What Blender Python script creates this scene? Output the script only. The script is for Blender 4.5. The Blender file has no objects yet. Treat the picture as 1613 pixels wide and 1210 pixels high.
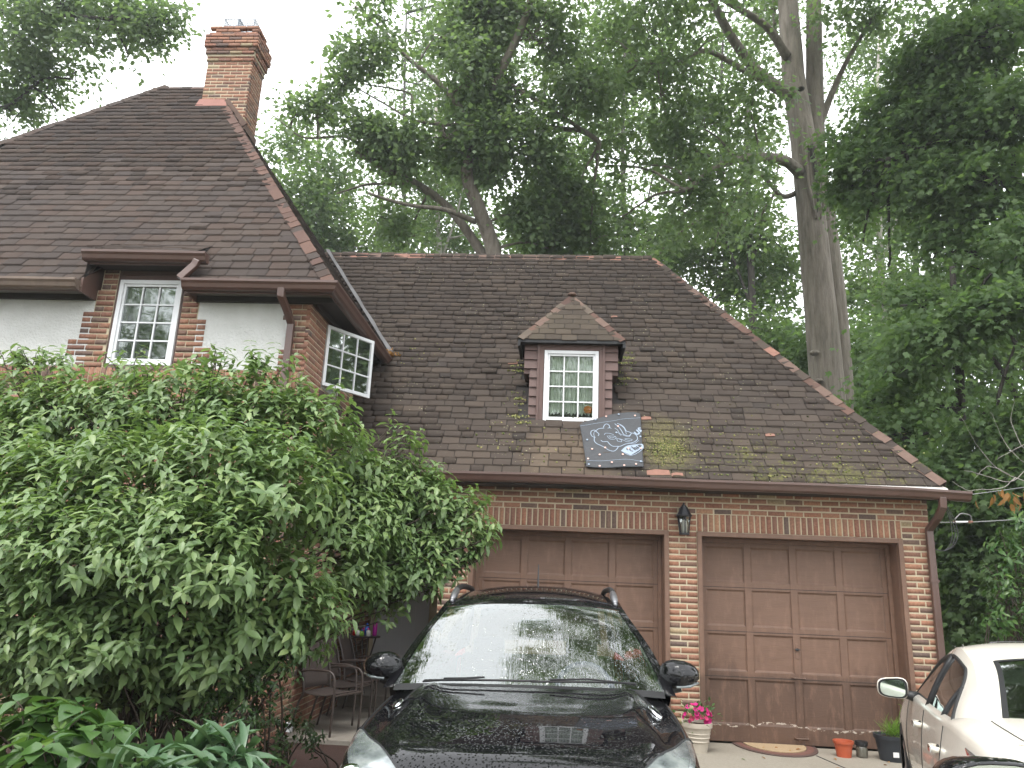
import bpy, bmesh, math, random
import numpy as np
from mathutils import Matrix, Vector

# ---------------------------------------------------------------- camera, sky, sun, exposure
SC = bpy.context.scene
COL = SC.collection
PW, PH, PF = 1613.0, 1210.0, 1205.0
YAW, PITCH, ROLL = math.radians(-3.967), math.radians(14.743), math.radians(2.362)
CAM = np.array([0.0, 0.0, 1.67])
_f = np.array([math.sin(YAW)*math.cos(PITCH), math.cos(YAW)*math.cos(PITCH), math.sin(PITCH)])
_r = np.cross(_f, [0, 0, 1.0]); _r /= np.linalg.norm(_r)
_u = np.cross(_r, _f)
RGT = math.cos(ROLL)*_r + math.sin(ROLL)*_u
UPV = -math.sin(ROLL)*_r + math.cos(ROLL)*_u
FWD = _f
cam = bpy.data.cameras.new('camera')
cam.sensor_width = 36.0
cam.lens = 36.0*PF/PW
cam.clip_start, cam.clip_end = 0.05, 2000
camo = bpy.data.objects.new('camera', cam); COL.objects.link(camo)
camo.matrix_world = Matrix(((RGT[0], UPV[0], -FWD[0], CAM[0]), (RGT[1], UPV[1], -FWD[1], CAM[1]),
                            (RGT[2], UPV[2], -FWD[2], CAM[2]), (0, 0, 0, 1)))
SC.camera = camo

SUN_EL, SUN_AZ = math.radians(62), math.radians(200)      # high, behind the left shoulder, through cloud
w = bpy.data.worlds.new('World'); SC.world = w; w.use_nodes = True
nt = w.node_tree; nt.nodes.clear()
sky = nt.nodes.new('ShaderNodeTexSky'); sky.sky_type = 'NISHITA'; sky.sun_disc = False
sky.sun_elevation = SUN_EL; sky.sun_rotation = SUN_AZ
mix = nt.nodes.new('ShaderNodeMix'); mix.data_type = 'RGBA'
mix.inputs['Factor'].default_value = 0.90
mix.inputs['B'].default_value = (15.0, 15.3, 15.6, 1)     # the closed cloud layer
nt.links.new(sky.outputs[0], mix.inputs['A'])
bg = nt.nodes.new('ShaderNodeBackground'); bg.inputs['Strength'].default_value = 0.10
nt.links.new(mix.outputs['Result'], bg.inputs['Color'])
wo = nt.nodes.new('ShaderNodeOutputWorld'); nt.links.new(bg.outputs[0], wo.inputs[0])
sun = bpy.data.lights.new('sun', 'SUN'); sun.energy = 1.5; sun.angle = math.radians(25); sun.color = (1, .97, .92)
suno = bpy.data.objects.new('sun', sun); COL.objects.link(suno)
_sd = Vector((math.sin(SUN_AZ)*math.cos(SUN_EL), math.cos(SUN_AZ)*math.cos(SUN_EL), math.sin(SUN_EL)))
suno.rotation_euler = _sd.to_track_quat('Z', 'Y').to_euler()
suno.location = (0, -20, 40)
SC.view_settings.view_transform = 'Standard'; SC.view_settings.look = 'None'
SC.view_settings.exposure = 1.10; SC.view_settings.gamma = 1.0
SC.view_settings.use_curve_mapping = False
SC.render.engine = 'CYCLES'
SC.cycles.use_denoising = True
SC.cycles.max_bounces = 8; SC.cycles.diffuse_bounces = 5; SC.cycles.glossy_bounces = 4
SC.cycles.transparent_max_bounces = 12; SC.cycles.transmission_bounces = 6
SC.cycles.caustics_reflective = False; SC.cycles.caustics_refractive = False

RS = np.random.RandomState(7)
random.seed(7)

def ray(x, y):
    d = FWD + RGT*(x-PW/2)/PF + UPV*(PH/2-y)/PF
    return d
def at(x, y, Y):                       # the point of the world seen at (x, y) on the vertical plane Y
    d = ray(x, y); return CAM + d*((Y-CAM[1])/d[1])
def pxs(P):
    d = np.asarray(P, float)-CAM
    z = d @ FWD
    return np.stack([PW/2+PF*(d @ RGT)/z, PH/2-PF*(d @ UPV)/z, z], -1)

# ---------------------------------------------------------------- objects
def link(name, data, parent=None, world=True):
    o = bpy.data.objects.new(name, data); COL.objects.link(o)
    if parent is not None:
        o.parent = parent
        if world and parent.type == 'EMPTY' and parent.name not in LOCAL:
            o.matrix_parent_inverse = Matrix.Translation(-Vector(parent.location))
    return o
LOCAL = set()                          # things whose parts are built round their own origin
def thing(name, label, cat, loc=(0, 0, 0), rot=(0, 0, 0), group=None, local=False):
    o = bpy.data.objects.new(name, None); COL.objects.link(o)
    if local: LOCAL.add(o.name)
    o.empty_display_size = .2
    o.location = loc; o.rotation_euler = rot
    tag(o, label, cat, group)
    return o
def tag(o, label=None, cat=None, group=None, kind=None):
    if label: o['label'] = label
    if cat: o['category'] = cat
    if group: o['group'] = group
    if kind: o['kind'] = kind
    return o
def copy_tree(o, parent=None):
    c = o.copy(); COL.objects.link(c)
    if parent is not None: c.parent = parent
    for ch in list(o.children): copy_tree(ch, c)
    return c

class MB:
    def __init__(s): s.v = []; s.f = []
    def add(s, vs, fs):
        b = len(s.v); s.v += [tuple(map(float, p)) for p in vs]; s.f += [tuple(i+b for i in f) for f in fs]; return s
    def box(s, x0, x1, y0, y1, z0, z1):
        return s.add([(x0,y0,z0),(x1,y0,z0),(x1,y1,z0),(x0,y1,z0),(x0,y0,z1),(x1,y0,z1),(x1,y1,z1),(x0,y1,z1)],
            [(0,3,2,1),(4,5,6,7),(0,1,5,4),(1,2,6,5),(2,3,7,6),(3,0,4,7)])
    def hexa(s, pts):
        return s.add(pts, [(0,3,2,1),(4,5,6,7),(0,1,5,4),(1,2,6,5),(2,3,7,6),(3,0,4,7)])
    def beam(s, a, b, wx, wz, up=(0,0,1)):
        a = np.array(a, float); b = np.array(b, float); d = b-a; d /= np.linalg.norm(d)
        x = np.cross(d, up); x /= np.linalg.norm(x); z = np.cross(x, d)
        p = []
        for e in (a, b):
            p += [e-x*wx/2-z*wz/2, e+x*wx/2-z*wz/2, e+x*wx/2+z*wz/2, e-x*wx/2+z*wz/2]
        return s.add(p, [(0,1,2,3),(7,6,5,4),(0,4,5,1),(1,5,6,2),(2,6,7,3),(3,7,4,0)])
    def tube(s, pts, rad, n=6, cap=True):
        pts = np.array(pts, float); m = len(pts)
        rad = np.full(m, rad) if np.isscalar(rad) else np.array(rad, float)
        t = np.gradient(pts, axis=0); t /= np.linalg.norm(t, axis=1)[:, None]+1e-9
        ref = np.array([0, 0, 1.0]) if abs(t[0][2]) < .9 else np.array([1.0, 0, 0])
        x = np.cross(ref, t[0]); x /= np.linalg.norm(x)
        vs = []
        for i in range(m):
            x = x-t[i]*(x @ t[i]); x /= np.linalg.norm(x)+1e-9
            y = np.cross(t[i], x)
            for k in range(n):
                a = 2*math.pi*k/n
                vs.append(pts[i]+rad[i]*(math.cos(a)*x+math.sin(a)*y))
        fs = [(i*n+k, i*n+(k+1) % n, (i+1)*n+(k+1) % n, (i+1)*n+k) for i in range(m-1) for k in range(n)]
        if cap: fs += [tuple(range(n))[::-1], tuple((m-1)*n+k for k in range(n))]
        return s.add(vs, fs)
    def lathe(s, prof, n=16, c=(0,0,0), sx=1, sy=1, a0=0):
        vs = []; m = len(prof)
        for r, z in prof:
            for k in range(n):
                a = a0+2*math.pi*k/n; vs.append((c[0]+sx*r*math.cos(a), c[1]+sy*r*math.sin(a), c[2]+z))
        fs = [(i*n+k, i*n+(k+1) % n, (i+1)*n+(k+1) % n, (i+1)*n+k) for i in range(m-1) for k in range(n)]
        if prof[0][0] > 1e-4: fs.append(tuple(range(n))[::-1])
        if prof[-1][0] > 1e-4: fs.append(tuple((m-1)*n+k for k in range(n)))
        return s.add(vs, fs)
    def prism(s, poly, off):            # polygon (3D points) pushed along off
        off = np.array(off, float); n = len(poly); a = [np.array(p, float) for p in poly]
        return s.add(a+[p+off for p in a], [tuple(range(n))[::-1], tuple(range(n, 2*n))]+[(i, (i+1) % n, n+(i+1) % n, n+i) for i in range(n)])
    def ell(s, c, r, n=12, m=8, rot=None):
        vs = []; c = np.array(c, float)
        for i in range(m+1):
            ph = math.pi*i/m
            for k in range(n):
                a = 2*math.pi*k/n
                p = np.array([r[0]*math.sin(ph)*math.cos(a), r[1]*math.sin(ph)*math.sin(a), r[2]*math.cos(ph)])
                if rot is not None: p = rot @ p
                vs.append(c+p)
        fs = [(i*n+k, (i+1)*n+k, (i+1)*n+(k+1) % n, i*n+(k+1) % n) for i in range(m) for k in range(n)]
        return s.add(vs, fs)
    def grid(s, P):                      # P (m, n, 3) array of points
        m, n = P.shape[:2]
        return s.add(P.reshape(-1, 3), [(i*n+j, i*n+j+1, (i+1)*n+j+1, (i+1)*n+j) for i in range(m-1) for j in range(n-1)])
    def mesh(s, name, mat, smooth=False):
        me = bpy.data.meshes.new(name); me.from_pydata(s.v, [], s.f)
        if mat: me.materials.append(mat)
        if smooth: me.polygons.foreach_set('use_smooth', [True]*len(me.polygons))
        me.update(); return me
    def build(s, name, mat, parent=None, smooth=False, bevel=0, world=True, solid=0, sub=0, fix=False):
        me = s.mesh(name, mat, smooth)
        if fix:
            bm = bmesh.new(); bm.from_mesh(me); bmesh.ops.remove_doubles(bm, verts=bm.verts, dist=1e-5)
            bmesh.ops.recalc_face_normals(bm, faces=bm.faces); bm.to_mesh(me); bm.free()
        o = link(name, me, parent, world)
        if solid:
            m = o.modifiers.new('thick', 'SOLIDIFY'); m.thickness = solid; m.offset = 0
        if sub:
            m = o.modifiers.new('sub', 'SUBSURF'); m.levels = sub; m.render_levels = sub
        if bevel:
            m = o.modifiers.new('bevel', 'BEVEL'); m.width = bevel; m.segments = 2; m.limit_method = 'ANGLE'; m.angle_limit = math.radians(40)
        return o

def np_mesh(name, V, F, mat, rnd=None, smooth=False):
    """mesh from arrays: V (n,3), F (m,k) all faces of one size; rnd per-face value for colour variety"""
    me = bpy.data.meshes.new(name); k = F.shape[1]
    me.vertices.add(len(V)); me.vertices.foreach_set('co', V.astype(np.float32).ravel())
    me.loops.add(F.size); me.loops.foreach_set('vertex_index', F.astype(np.int32).ravel())
    me.polygons.add(len(F)); me.polygons.foreach_set('loop_start', np.arange(0, F.size, k, dtype=np.int32))
    if smooth: me.polygons.foreach_set('use_smooth', np.ones(len(F), bool))
    me.materials.append(mat)
    if rnd is not None:
        a = me.attributes.new('rnd', 'FLOAT', 'FACE'); a.data.foreach_set('value', rnd.astype(np.float32))
    me.update(calc_edges=True); me.validate()
    return me

def pieces(name, rest, parent, frames, tmpl, mat, n_ind, vis=None, smooth=False, variants=None):
    """frames (n,4,4): the n_ind that show largest become objects sharing one mesh, the others one part"""
    frames = np.asarray(frames, float); n = len(frames)
    if n == 0: return
    V, F = tmpl
    c = frames[:, :3, 3]; p = pxs(c)
    area = np.linalg.norm(np.cross(frames[:, :3, 0], frames[:, :3, 2 if name == 'brick' else 1]), axis=1)
    sc = area/np.maximum(p[:, 2], .3)**2
    inside = (p[:, 2] > 0) & (p[:, 0] > -5) & (p[:, 0] < PW+5) & (p[:, 1] > -5) & (p[:, 1] < PH+5)
    sc = np.where(inside, sc, sc*1e-4)
    if vis is not None: sc = sc*np.asarray(vis, float)
    order = np.argsort(-sc); ind = order[:n_ind]; oth = order[n_ind:]
    me = np_mesh(name, V, F, mat, None, smooth)
    inv = Matrix.Translation(-Vector(parent.location)) if parent.type == 'EMPTY' else None
    for i in ind:
        o = bpy.data.objects.new(name, me); COL.objects.link(o); o.parent = parent
        if inv is not None: o.matrix_parent_inverse = inv
        o.matrix_basis = Matrix(frames[i].tolist())
    if len(oth):
        A = frames[oth]
        VV = np.einsum('nij,vj->nvi', A[:, :3, :3], V)+A[:, None, :3, 3]
        FF = (F[None]+(np.arange(len(oth))*len(V))[:, None, None]).reshape(-1, F.shape[1])
        r = np.repeat(RS.rand(len(oth)), len(F))
        m2 = np_mesh(rest, VV.reshape(-1, 3), FF, mat, r, smooth)
        o = link(rest, m2, parent); o['kind'] = 'stuff'

def frame(c, X, Y, Z):
    M = np.eye(4); M[:3, 0] = X; M[:3, 1] = Y; M[:3, 2] = Z; M[:3, 3] = c; return M

# templates -------------------------------------------------
_bx, _bz = .018, .06
BRICK = (np.array([(-.5,.5,-.5),(.5,.5,-.5),(.5,.5,.5),(-.5,.5,.5),
                   (-.5,-.42,-.5),(.5,-.42,-.5),(.5,-.42,.5),(-.5,-.42,.5),
                   (-.5+_bx,-.5,-.5+_bz),(.5-_bx,-.5,-.5+_bz),(.5-_bx,-.5,.5-_bz),(-.5+_bx,-.5,.5-_bz)], float),
         np.array([(8,9,10,11),(4,5,9,8),(5,6,10,9),(6,7,11,10),(7,4,8,11),(0,1,5,4),(1,2,6,5),(2,3,7,6),(3,0,4,7)]))
# x along the course, y up the slope, z out of the roof; the butt (y=-.5) stands proud
SHING = (np.array([(-.5,-.5,0),(-.17,-.52,0),(.2,-.49,0),(.5,-.5,0),(-.5,-.5,1),(-.17,-.52,1.06),(.2,-.49,.97),(.5,-.5,1),
                   (.5,.5,.12),(-.5,.5,.12)], float),
         np.array([(0,1,5,4),(1,2,6,5),(2,3,7,6),(4,5,9,9),(5,6,8,9),(6,7,8,8),(3,8,7,7),(0,4,9,9)]))
def tri_fix(T):
    V, F = T; out = []
    for f in F:
        u = []
        for i in f:
            if i not in u: u.append(i)
        for k in range(1, len(u)-1): out.append((u[0], u[k], u[k+1]))
    return V, np.array(out)
SHING = tri_fix(SHING)
# ---------------------------------------------------------------- materials
class NT:
    def __init__(s, name):
        s.m = bpy.data.materials.new(name); s.m.use_nodes = True
        s.t = s.m.node_tree; s.t.nodes.clear()
        s.out = s.t.nodes.new('ShaderNodeOutputMaterial')
    def n(s, typ, ins=None, **at):
        nd = s.t.nodes.new('ShaderNode'+typ)
        for k, v in at.items(): setattr(nd, k, v)
        for k, v in (ins or {}).items():
            sk = nd.inputs[k]
            if hasattr(v, 'is_output'): s.t.links.new(v, sk)
            elif isinstance(v, bpy.types.Node): s.t.links.new(v.outputs[0], sk)
            else:
                if isinstance(v, (tuple, list)) and len(v) == 3 and sk.type == 'RGBA': v = (*v, 1)
                sk.default_value = v
        return nd
    def pos(s): return s.n('NewGeometry').outputs['Position']
    def rnd(s, k=1.0):
        a = s.n('Attribute', attribute_name='rnd').outputs['Fac']; o = s.n('ObjectInfo').outputs['Random']
        x = s.n('Math', {0: a, 1: o}, operation='ADD')
        if k != 1.0: x = s.n('Math', {0: x, 1: k}, operation='MULTIPLY')
        return s.n('Math', {0: x}, operation='FRACT')
    def noise(s, scale, detail=3, rough=.55, vec=None, stretch=None):
        v = vec if vec is not None else s.pos()
        if stretch: v = s.n('Mapping', {'Vector': v, 'Scale': stretch})
        return s.n('TexNoise', {'Vector': v, 'Scale': scale, 'Detail': detail, 'Roughness': rough}).outputs['Fac']
    def ramp(s, fac, stops, interp='LINEAR'):
        r = s.n('ValToRGB', {0: fac}); cr = r.color_ramp; cr.interpolation = interp
        while len(cr.elements) < len(stops): cr.elements.new(.5)
        for e, (p, c) in zip(cr.elements, stops):
            e.position = p; e.color = (*c, 1) if not np.isscalar(c) else (c, c, c, 1)
        return r.outputs[0]
    def mix(s, fac, a, b, mode='MIX'):
        nd = s.n('Mix', data_type='RGBA', blend_type=mode)
        for k, v in (('Factor', fac), ('A', a), ('B', b)):
            sk = [i for i in nd.inputs if i.name == k and (i.type == 'RGBA' or (k == 'Factor' and i.type == 'VALUE'))][0]
            if hasattr(v, 'is_output'): s.t.links.new(v, sk)
            elif isinstance(v, bpy.types.Node): s.t.links.new(v.outputs[0], sk)
            else: sk.default_value = (*v, 1) if isinstance(v, tuple) and len(v) == 3 else v
        return [o for o in nd.outputs if o.type == 'RGBA'][0]
    def mr(s, v, a, b, c=0., d=1.):
        return s.n('MapRange', {'Value': v, 'From Min': a, 'From Max': b, 'To Min': c, 'To Max': d}).outputs[0]
    def bump(s, h, strength=.5, dist=.01, normal=None):
        i = {'Height': h, 'Strength': strength, 'Distance': dist}
        if normal is not None: i['Normal'] = normal
        return s.n('Bump', i).outputs[0]
    def pbr(s, col, rough=.7, normal=None, **kw):
        i = {'Base Color': col, 'Roughness': rough}
        if normal is not None: i['Normal'] = normal
        for k, v in kw.items(): i[k.replace('_', ' ')] = v
        b = s.n('BsdfPrincipled', i)
        return b
    def done(s, sh):
        s.t.links.new(sh.outputs[0], s.out.inputs[0]); return s.m

def plain(name, col, rough=.6, var=.12, scale=8., bump=.15, **kw):
    t = NT(name); nz = t.noise(scale, 4); fine = t.noise(scale*9, 2)
    dark = tuple(c*(1-var) for c in col); lite = tuple(min(1, c*(1+var)) for c in col)
    c = t.mix(nz, dark, lite)
    return t.done(t.pbr(c, rough, t.bump(fine, bump, .003) if bump else None, **kw))

def brick_mat(name, stops):
    t = NT(name); r = t.rnd()
    c = t.ramp(r, stops, 'CONSTANT')
    c = t.mix(t.mr(t.rnd(7.31), 0, 1, .0, .55), c, (.25, .13, .085))
    mott = t.noise(38, 5, .65)
    c = t.mix(t.mr(mott, .35, .75), c, t.mix(1.0, c, (.55, .5, .48), 'MULTIPLY'))
    eff = t.noise(11, 4, .6)
    c = t.mix(t.mr(eff, .62, .8, 0, .5), c, (.42, .33, .25))
    h = t.noise(120, 4, .7)
    return t.done(t.pbr(c, .9, t.bump(h, .6, .004)))
BR = [(0, (.36,.155,.10)), (.16, (.30,.125,.085)), (.32, (.42,.19,.12)), (.46, (.25,.115,.085)), (.58, (.34,.16,.108)),
      (.72, (.125,.088,.08)), (.79, (.19,.115,.092)), (.88, (.44,.225,.14)), (.96, (.38,.27,.17))]
M_BRICK = brick_mat('garage_brick', [(p, (c[0]*.96, c[1]*1.06, c[2]*1.02)) for p, c in BR])
M_BRICK2 = brick_mat('house_brick', [(p, (c[0]*.90, c[1]*1.02, c[2]*1.03)) for p, c in BR])
def mortar(name, col):
    t = NT(name); n1 = t.noise(6, 4); n2 = t.noise(160, 3)
    c = t.mix(n1, tuple(x*.7 for x in col), col)
    return t.done(t.pbr(c, .95, t.bump(n2, .8, .004)))
M_MORTAR = mortar('tan_mortar', (.54, .455, .32))

def shingle_mat(name, cols, moss=0.0):
    t = NT(name); r = t.rnd()
    k = len(cols); c = t.ramp(r, [(i/k, x) for i, x in enumerate(cols)], 'LINEAR')
    big = t.noise(.9, 4, .6)
    c = t.mix(t.mr(big, .35, .7, 0, .55), c, t.mix(1.0, c, (.62, .62, .66), 'MULTIPLY'))
    grain = t.noise(420, 2, .7)
    c = t.mix(t.mr(grain, .3, .75, 0, .6), c, t.mix(1.0, c, (1.75, 1.65, 1.55), 'MULTIPLY'))
    streak = t.noise(3.0, 4, .6, stretch=(5, 1, 1))
    c = t.mix(t.mr(streak, .6, .8, 0, .35), c, (.075, .066, .05))
    if moss:
        q = t.n('SeparateXYZ', {0: t.pos()})         # the paler, newer courses under the dormer window
        e1 = t.n('Math', {0: t.n('Math', {0: q.outputs[0], 1: .10}, operation='SUBTRACT')}, operation='ABSOLUTE')
        e1 = t.mr(t.n('Math', {0: e1, 1: t.mr(t.noise(4, 4), .3, .7, -.12, .12)}, operation='ADD'), .40, .62, 1., 0.)
        e1 = t.n('Math', {0: e1, 1: t.mr(q.outputs[2], 3.50, 3.66, 1., 0.)}, operation='MULTIPLY')
        c = t.mix(t.n('Math', {0: e1, 1: .8}, operation='MULTIPLY'), c, t.ramp(t.rnd(3.7), [(0, (.075, .055, .040)), (.5, (.11, .082, .058)), (1, (.14, .105, .075))]))
        P = t.pos(); sx = t.n('SeparateXYZ', {0: P})
        low = t.mr(sx.outputs[2], 3.0, 4.9, 1.0, 0.0); rt = t.mr(sx.outputs[0], .3, 1.9, 0.3, 1.15)
        lowr = t.n('Math', {0: low, 1: rt}, operation='MULTIPLY')
        patch = t.noise(1.6, 4, .65)
        area = t.n('Math', {0: lowr, 1: t.mr(patch, .3, .7)}, operation='MULTIPLY')
        fine = t.noise(26, 5, .75)
        thr = t.mr(area, 0, .8, .74, .45)
        msk = t.n('Math', {0: t.n('Math', {0: fine, 1: thr}, operation='SUBTRACT'), 1: 14.0}, operation='MULTIPLY', use_clamp=True)
        msk = t.n('Math', {0: msk, 1: .75}, operation='MULTIPLY')
        mc = t.ramp(t.noise(9, 3), [(.3, (.062, .062, .022)), (.6, (.12, .115, .04)), (.8, (.17, .15, .07))])
        c = t.mix(msk, c, mc)
        # the yellow lichen field beside the patch
        d = t.n('VectorMath', {0: P, 1: (1.30, 9.48, 3.42)}, operation='SUBTRACT')
        d = t.n('VectorMath', {0: d.outputs[0], 1: (1.0, .6, .62)}, operation='MULTIPLY')
        ln = t.n('VectorMath', {0: d.outputs[0]}, operation='LENGTH').outputs['Value']
        wob = t.noise(7, 5, .7)
        ln = t.n('Math', {0: ln, 1: t.mr(wob, .3, .7, -.15, .15)}, operation='ADD')
        ym = t.mr(ln, .05, .40, .85, 0.)
        ym = t.n('Math', {0: ym, 1: t.mr(t.noise(55, 4, .7), .36, .56)}, operation='MULTIPLY')
        c = t.mix(ym, c, t.ramp(t.noise(70, 3), [(.3, (.085, .078, .03)), (.65, (.21, .19, .075))]))
        # pale lichen flecks
        fl = t.n('TexVoronoi', {'Vector': P, 'Scale': 17.0, 'Randomness': 1.0}).outputs['Distance']
        fl = t.n('Math', {0: fl, 1: t.mr(t.noise(1.3, 3), .42, .72, .02, .24)}, operation='LESS_THAN')
        fl = t.n('Math', {0: fl, 1: t.mr(t.noise(60, 3), .5, .56)}, operation='MULTIPLY')
        c = t.mix(fl, c, (.33, .32, .20))
    return t.done(t.pbr(c, .88, t.bump(t.noise(300, 3, .7), .6, .003), Specular_IOR_Level=.25))
M_SH_HOUSE = shingle_mat('house_shingle', [(.048,.037,.031), (.039,.031,.028), (.057,.043,.035), (.043,.035,.031), (.052,.037,.030)])
M_SH_GAR = shingle_mat('garage_shingle', [(.046,.037,.031), (.054,.043,.035), (.040,.033,.029), (.064,.050,.040), (.048,.038,.032)], moss=1.0)
M_CAP = shingle_mat('hip_cap_shingle', [(.088,.053,.043), (.075,.046,.038), (.10,.060,.047)])
M_TERRA = plain('terracotta', (.22, .110, .080), .85, .3, 20, .5)
M_TERRA2 = plain('weathered_ridge', (.125, .080, .062), .9, .4, 14, .5)
M_SHEATH = plain('roof_underlay', (.028, .024, .022), .95)
M_TARPAPER = plain('old_shingle_patch', (.095, .073, .055), .9, .35, 9, .6)

def stucco():
    t = NT('white_stucco'); n1 = t.noise(34, 6, .68); n2 = t.noise(5, 4)
    c = t.mix(t.mr(n2, .35, .75), (.68, .68, .655), (.60, .60, .57))
    st = t.noise(2.2, 5, .6, stretch=(3, 3, .35)); c = t.mix(t.mr(st, .62, .85, 0, .3), c, (.52, .53, .46))
    return t.done(t.pbr(c, .9, t.bump(n1, 1.0, .02)))
M_STUCCO = stucco()
def paint(name, col, rough=.45, wear=None, grain=0., spec=.4):
    t = NT(name); n1 = t.noise(3, 5, .6); c = t.mix(n1, tuple(x*.82 for x in col), tuple(x*1.15 for x in col))
    st = t.noise(2.5, 4, .65, stretch=(1.2, 1, 9) if grain else (6, 6, .6))
    c = t.mix(t.mr(st, .45, .8, 0, .4), c, tuple(x*.62 for x in col))
    nrm = t.bump(t.noise(90, 3, stretch=(.12, 1, 1.) if grain else None), .25+grain, .003)
    if wear:
        z = t.n('SeparateXYZ', {0: t.pos()}).outputs[2]
        z = t.n('Math', {0: z, 1: t.mr(t.noise(3.5, 4, .6, stretch=(1, 1, .3)), .3, .7, -.05, .05)}, operation='ADD').outputs[0]
        c = t.mix(t.mr(z, .74, .80, .62, 0.), c, tuple(x*.42 for x in col))       # the repainted lowest section
        sm = t.noise(4, 4, .6, stretch=(1, 1, .5))
        c = t.mix(t.n('Math', {0: t.mr(z, .80, 1.05, .8, 0.), 1: t.mr(sm, .50, .62, 0, .8)}, operation='MULTIPLY'), c, tuple(x*.5 for x in col))
        d0 = t.n('Math', {0: t.n('Math', {0: z, 1: .195}, operation='SUBTRACT')}, operation='ABSOLUTE')
        e = t.mr(d0, .0, .035, .30, .06)
        e = t.n('Math', {0: e, 1: t.mr(z, .2, .42, 1., 0.)}, operation='MULTIPLY')
        wn = t.noise(16, 5, .7, stretch=(1, 1, 2.2))
        thr = t.n('Math', {0: .78, 1: e}, operation='SUBTRACT')
        k = t.n('Math', {0: t.n('Math', {0: wn, 1: thr}, operation='SUBTRACT'), 1: 25.}, operation='MULTIPLY', use_clamp=True)
        c = t.mix(k, c, wear)
        sc = t.noise(5, 4, .7, stretch=(2.5, 1, .7))     # sun-bleached areas of the old paint
        c = t.mix(t.mr(sc, .5, .78, 0, .55), c, tuple(x*1.55 for x in col))
    return t.done(t.pbr(c, rough, nrm, Specular_IOR_Level=spec))
M_DOOR = paint('brown_door_paint', (.162, .094, .064), .55, wear=(.42, .36, .30), grain=.35)
M_TRIM = paint('brown_trim_paint', (.105, .060, .047), .5)
M_SIDING = paint('brown_siding_paint', (.118, .072, .062), .6)
M_GUTTER = paint('brown_gutter_metal', (.098, .055, .043), .32, spec=.6)
M_GUTOLD = plain('weathered_gutter', (.14, .10, .075), .6, .6, 7, .3)
M_SOFFIT = plain('dark_soffit', (.036, .029, .026), .8)
M_SOFFGR = plain('grey_soffit', (.20, .19, .175), .8, .2)
M_WHITE = plain('white_window_paint', (.68, .69, .70), .4, .05, 3, .05)
M_DARKIN = plain('dark_room', (.02, .02, .02), .9, bump=0)  # near-black colour stands in for the unlit rooms behind the windows
M_FLASH = plain('grey_flashing', (.11, .108, .11), .55, .3, 5, .2, Metallic=.2)
M_BLACKM = plain('black_iron', (.016, .017, .02), .42, .15, 20, .2)
M_GALV = plain('galvanized_wire', (.20, .23, .27), .5, .15, 20, .1, Metallic=.3)
M_CURTAIN = plain('grey_curtain', (.72, .76, .69), .9, .15, 3, .1)
def concrete(name, a, b):
    t = NT(name); n1 = t.noise(1.1, 5, .6); n2 = t.noise(30, 4, .7); c = t.mix(n1, a, b)
    c = t.mix(t.mr(n2, .4, .7, 0, .4), c, tuple(x*.6 for x in a))
    wet = t.noise(.5, 4, .6)
    return t.done(t.pbr(c, t.mr(wet, .35, .7, .45, .85), t.bump(t.noise(180, 3, .7), .5, .004)))
M_CONC = concrete('old_concrete', (.24, .215, .175), (.34, .31, .255))
M_PATIO = concrete('patio_concrete', (.20, .18, .155), (.30, .27, .23))
def ground(name, a, b, sc=14):
    t = NT(name); c = t.mix(t.noise(sc, 6, .75), a, b)
    return t.done(t.pbr(c, .95, t.bump(t.noise(sc*3, 4, .8), 1., .03)))
M_MULCH = ground('red_mulch', (.018, .009, .007), (.085, .034, .022), 30)
M_EARTH = ground('leafy_earth', (.03, .028, .016), (.06, .065, .025), 3)

def glass_mat(name, tint=(.75, .8, .78), refl=.12, rough=0.0, drops=0.0, bow=.10):
    t = NT(name)
    fr = t.n('Fresnel', {'IOR': 1.5}); f2 = t.n('Math', {0: fr, 1: 1.5}, operation='MULTIPLY')
    f2 = t.n('Math', {0: f2, 1: refl}, operation='ADD', use_clamp=True)
    g = t.n('BsdfGlossy', {'Color': (.95, .98, .97, 1), 'Roughness': rough})
    tr = t.n('BsdfTransparent', {'Color': (*tint, 1)})
    if drops:
        P = t.pos()
        vo = t.n('TexVoronoi', {'Vector': P, 'Scale': 75.0}).outputs['Distance']
        h = t.mr(vo, 0., .33, 1., 0.)
        pick = t.mr(t.noise(28, 3), .5, .6)
        run = t.noise(30, 3, .6, stretch=(1, .10, .10))
        hh = t.n('Math', {0: t.n('Math', {0: h, 1: pick}, operation='MULTIPLY'), 1: t.n('Math', {0: run, 1: .55}, operation='MULTIPLY')}, operation='ADD')
        nb = t.bump(hh, .30*drops, .006)
        t.t.links.new(nb, g.inputs['Normal'])
    else:
        nb = t.bump(t.noise(2.2, 2), bow, .02); t.t.links.new(nb, g.inputs['Normal'])
    mx = t.n('MixShader', {0: f2, 1: tr, 2: g})
    return t.done(mx)
M_GLASS = glass_mat('window_glass', (.66, .70, .67), .11, .03)
M_GLASSC = glass_mat('casement_glass', (.70, .74, .71), 0.0, .03, bow=.03)
M_GLASSD = glass_mat('dormer_glass', (.90, .93, .90), -.02)
M_WSHIELD = glass_mat('wet_windscreen', (.52, .72, .61), .19, .02, 1.0)
M_SIDEGL = glass_mat('tinted_side_glass', (.22, .21, .19), .10)
M_REARGL = glass_mat('rear_glass', (.3, .36, .32), .14, .02, .6)

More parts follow.
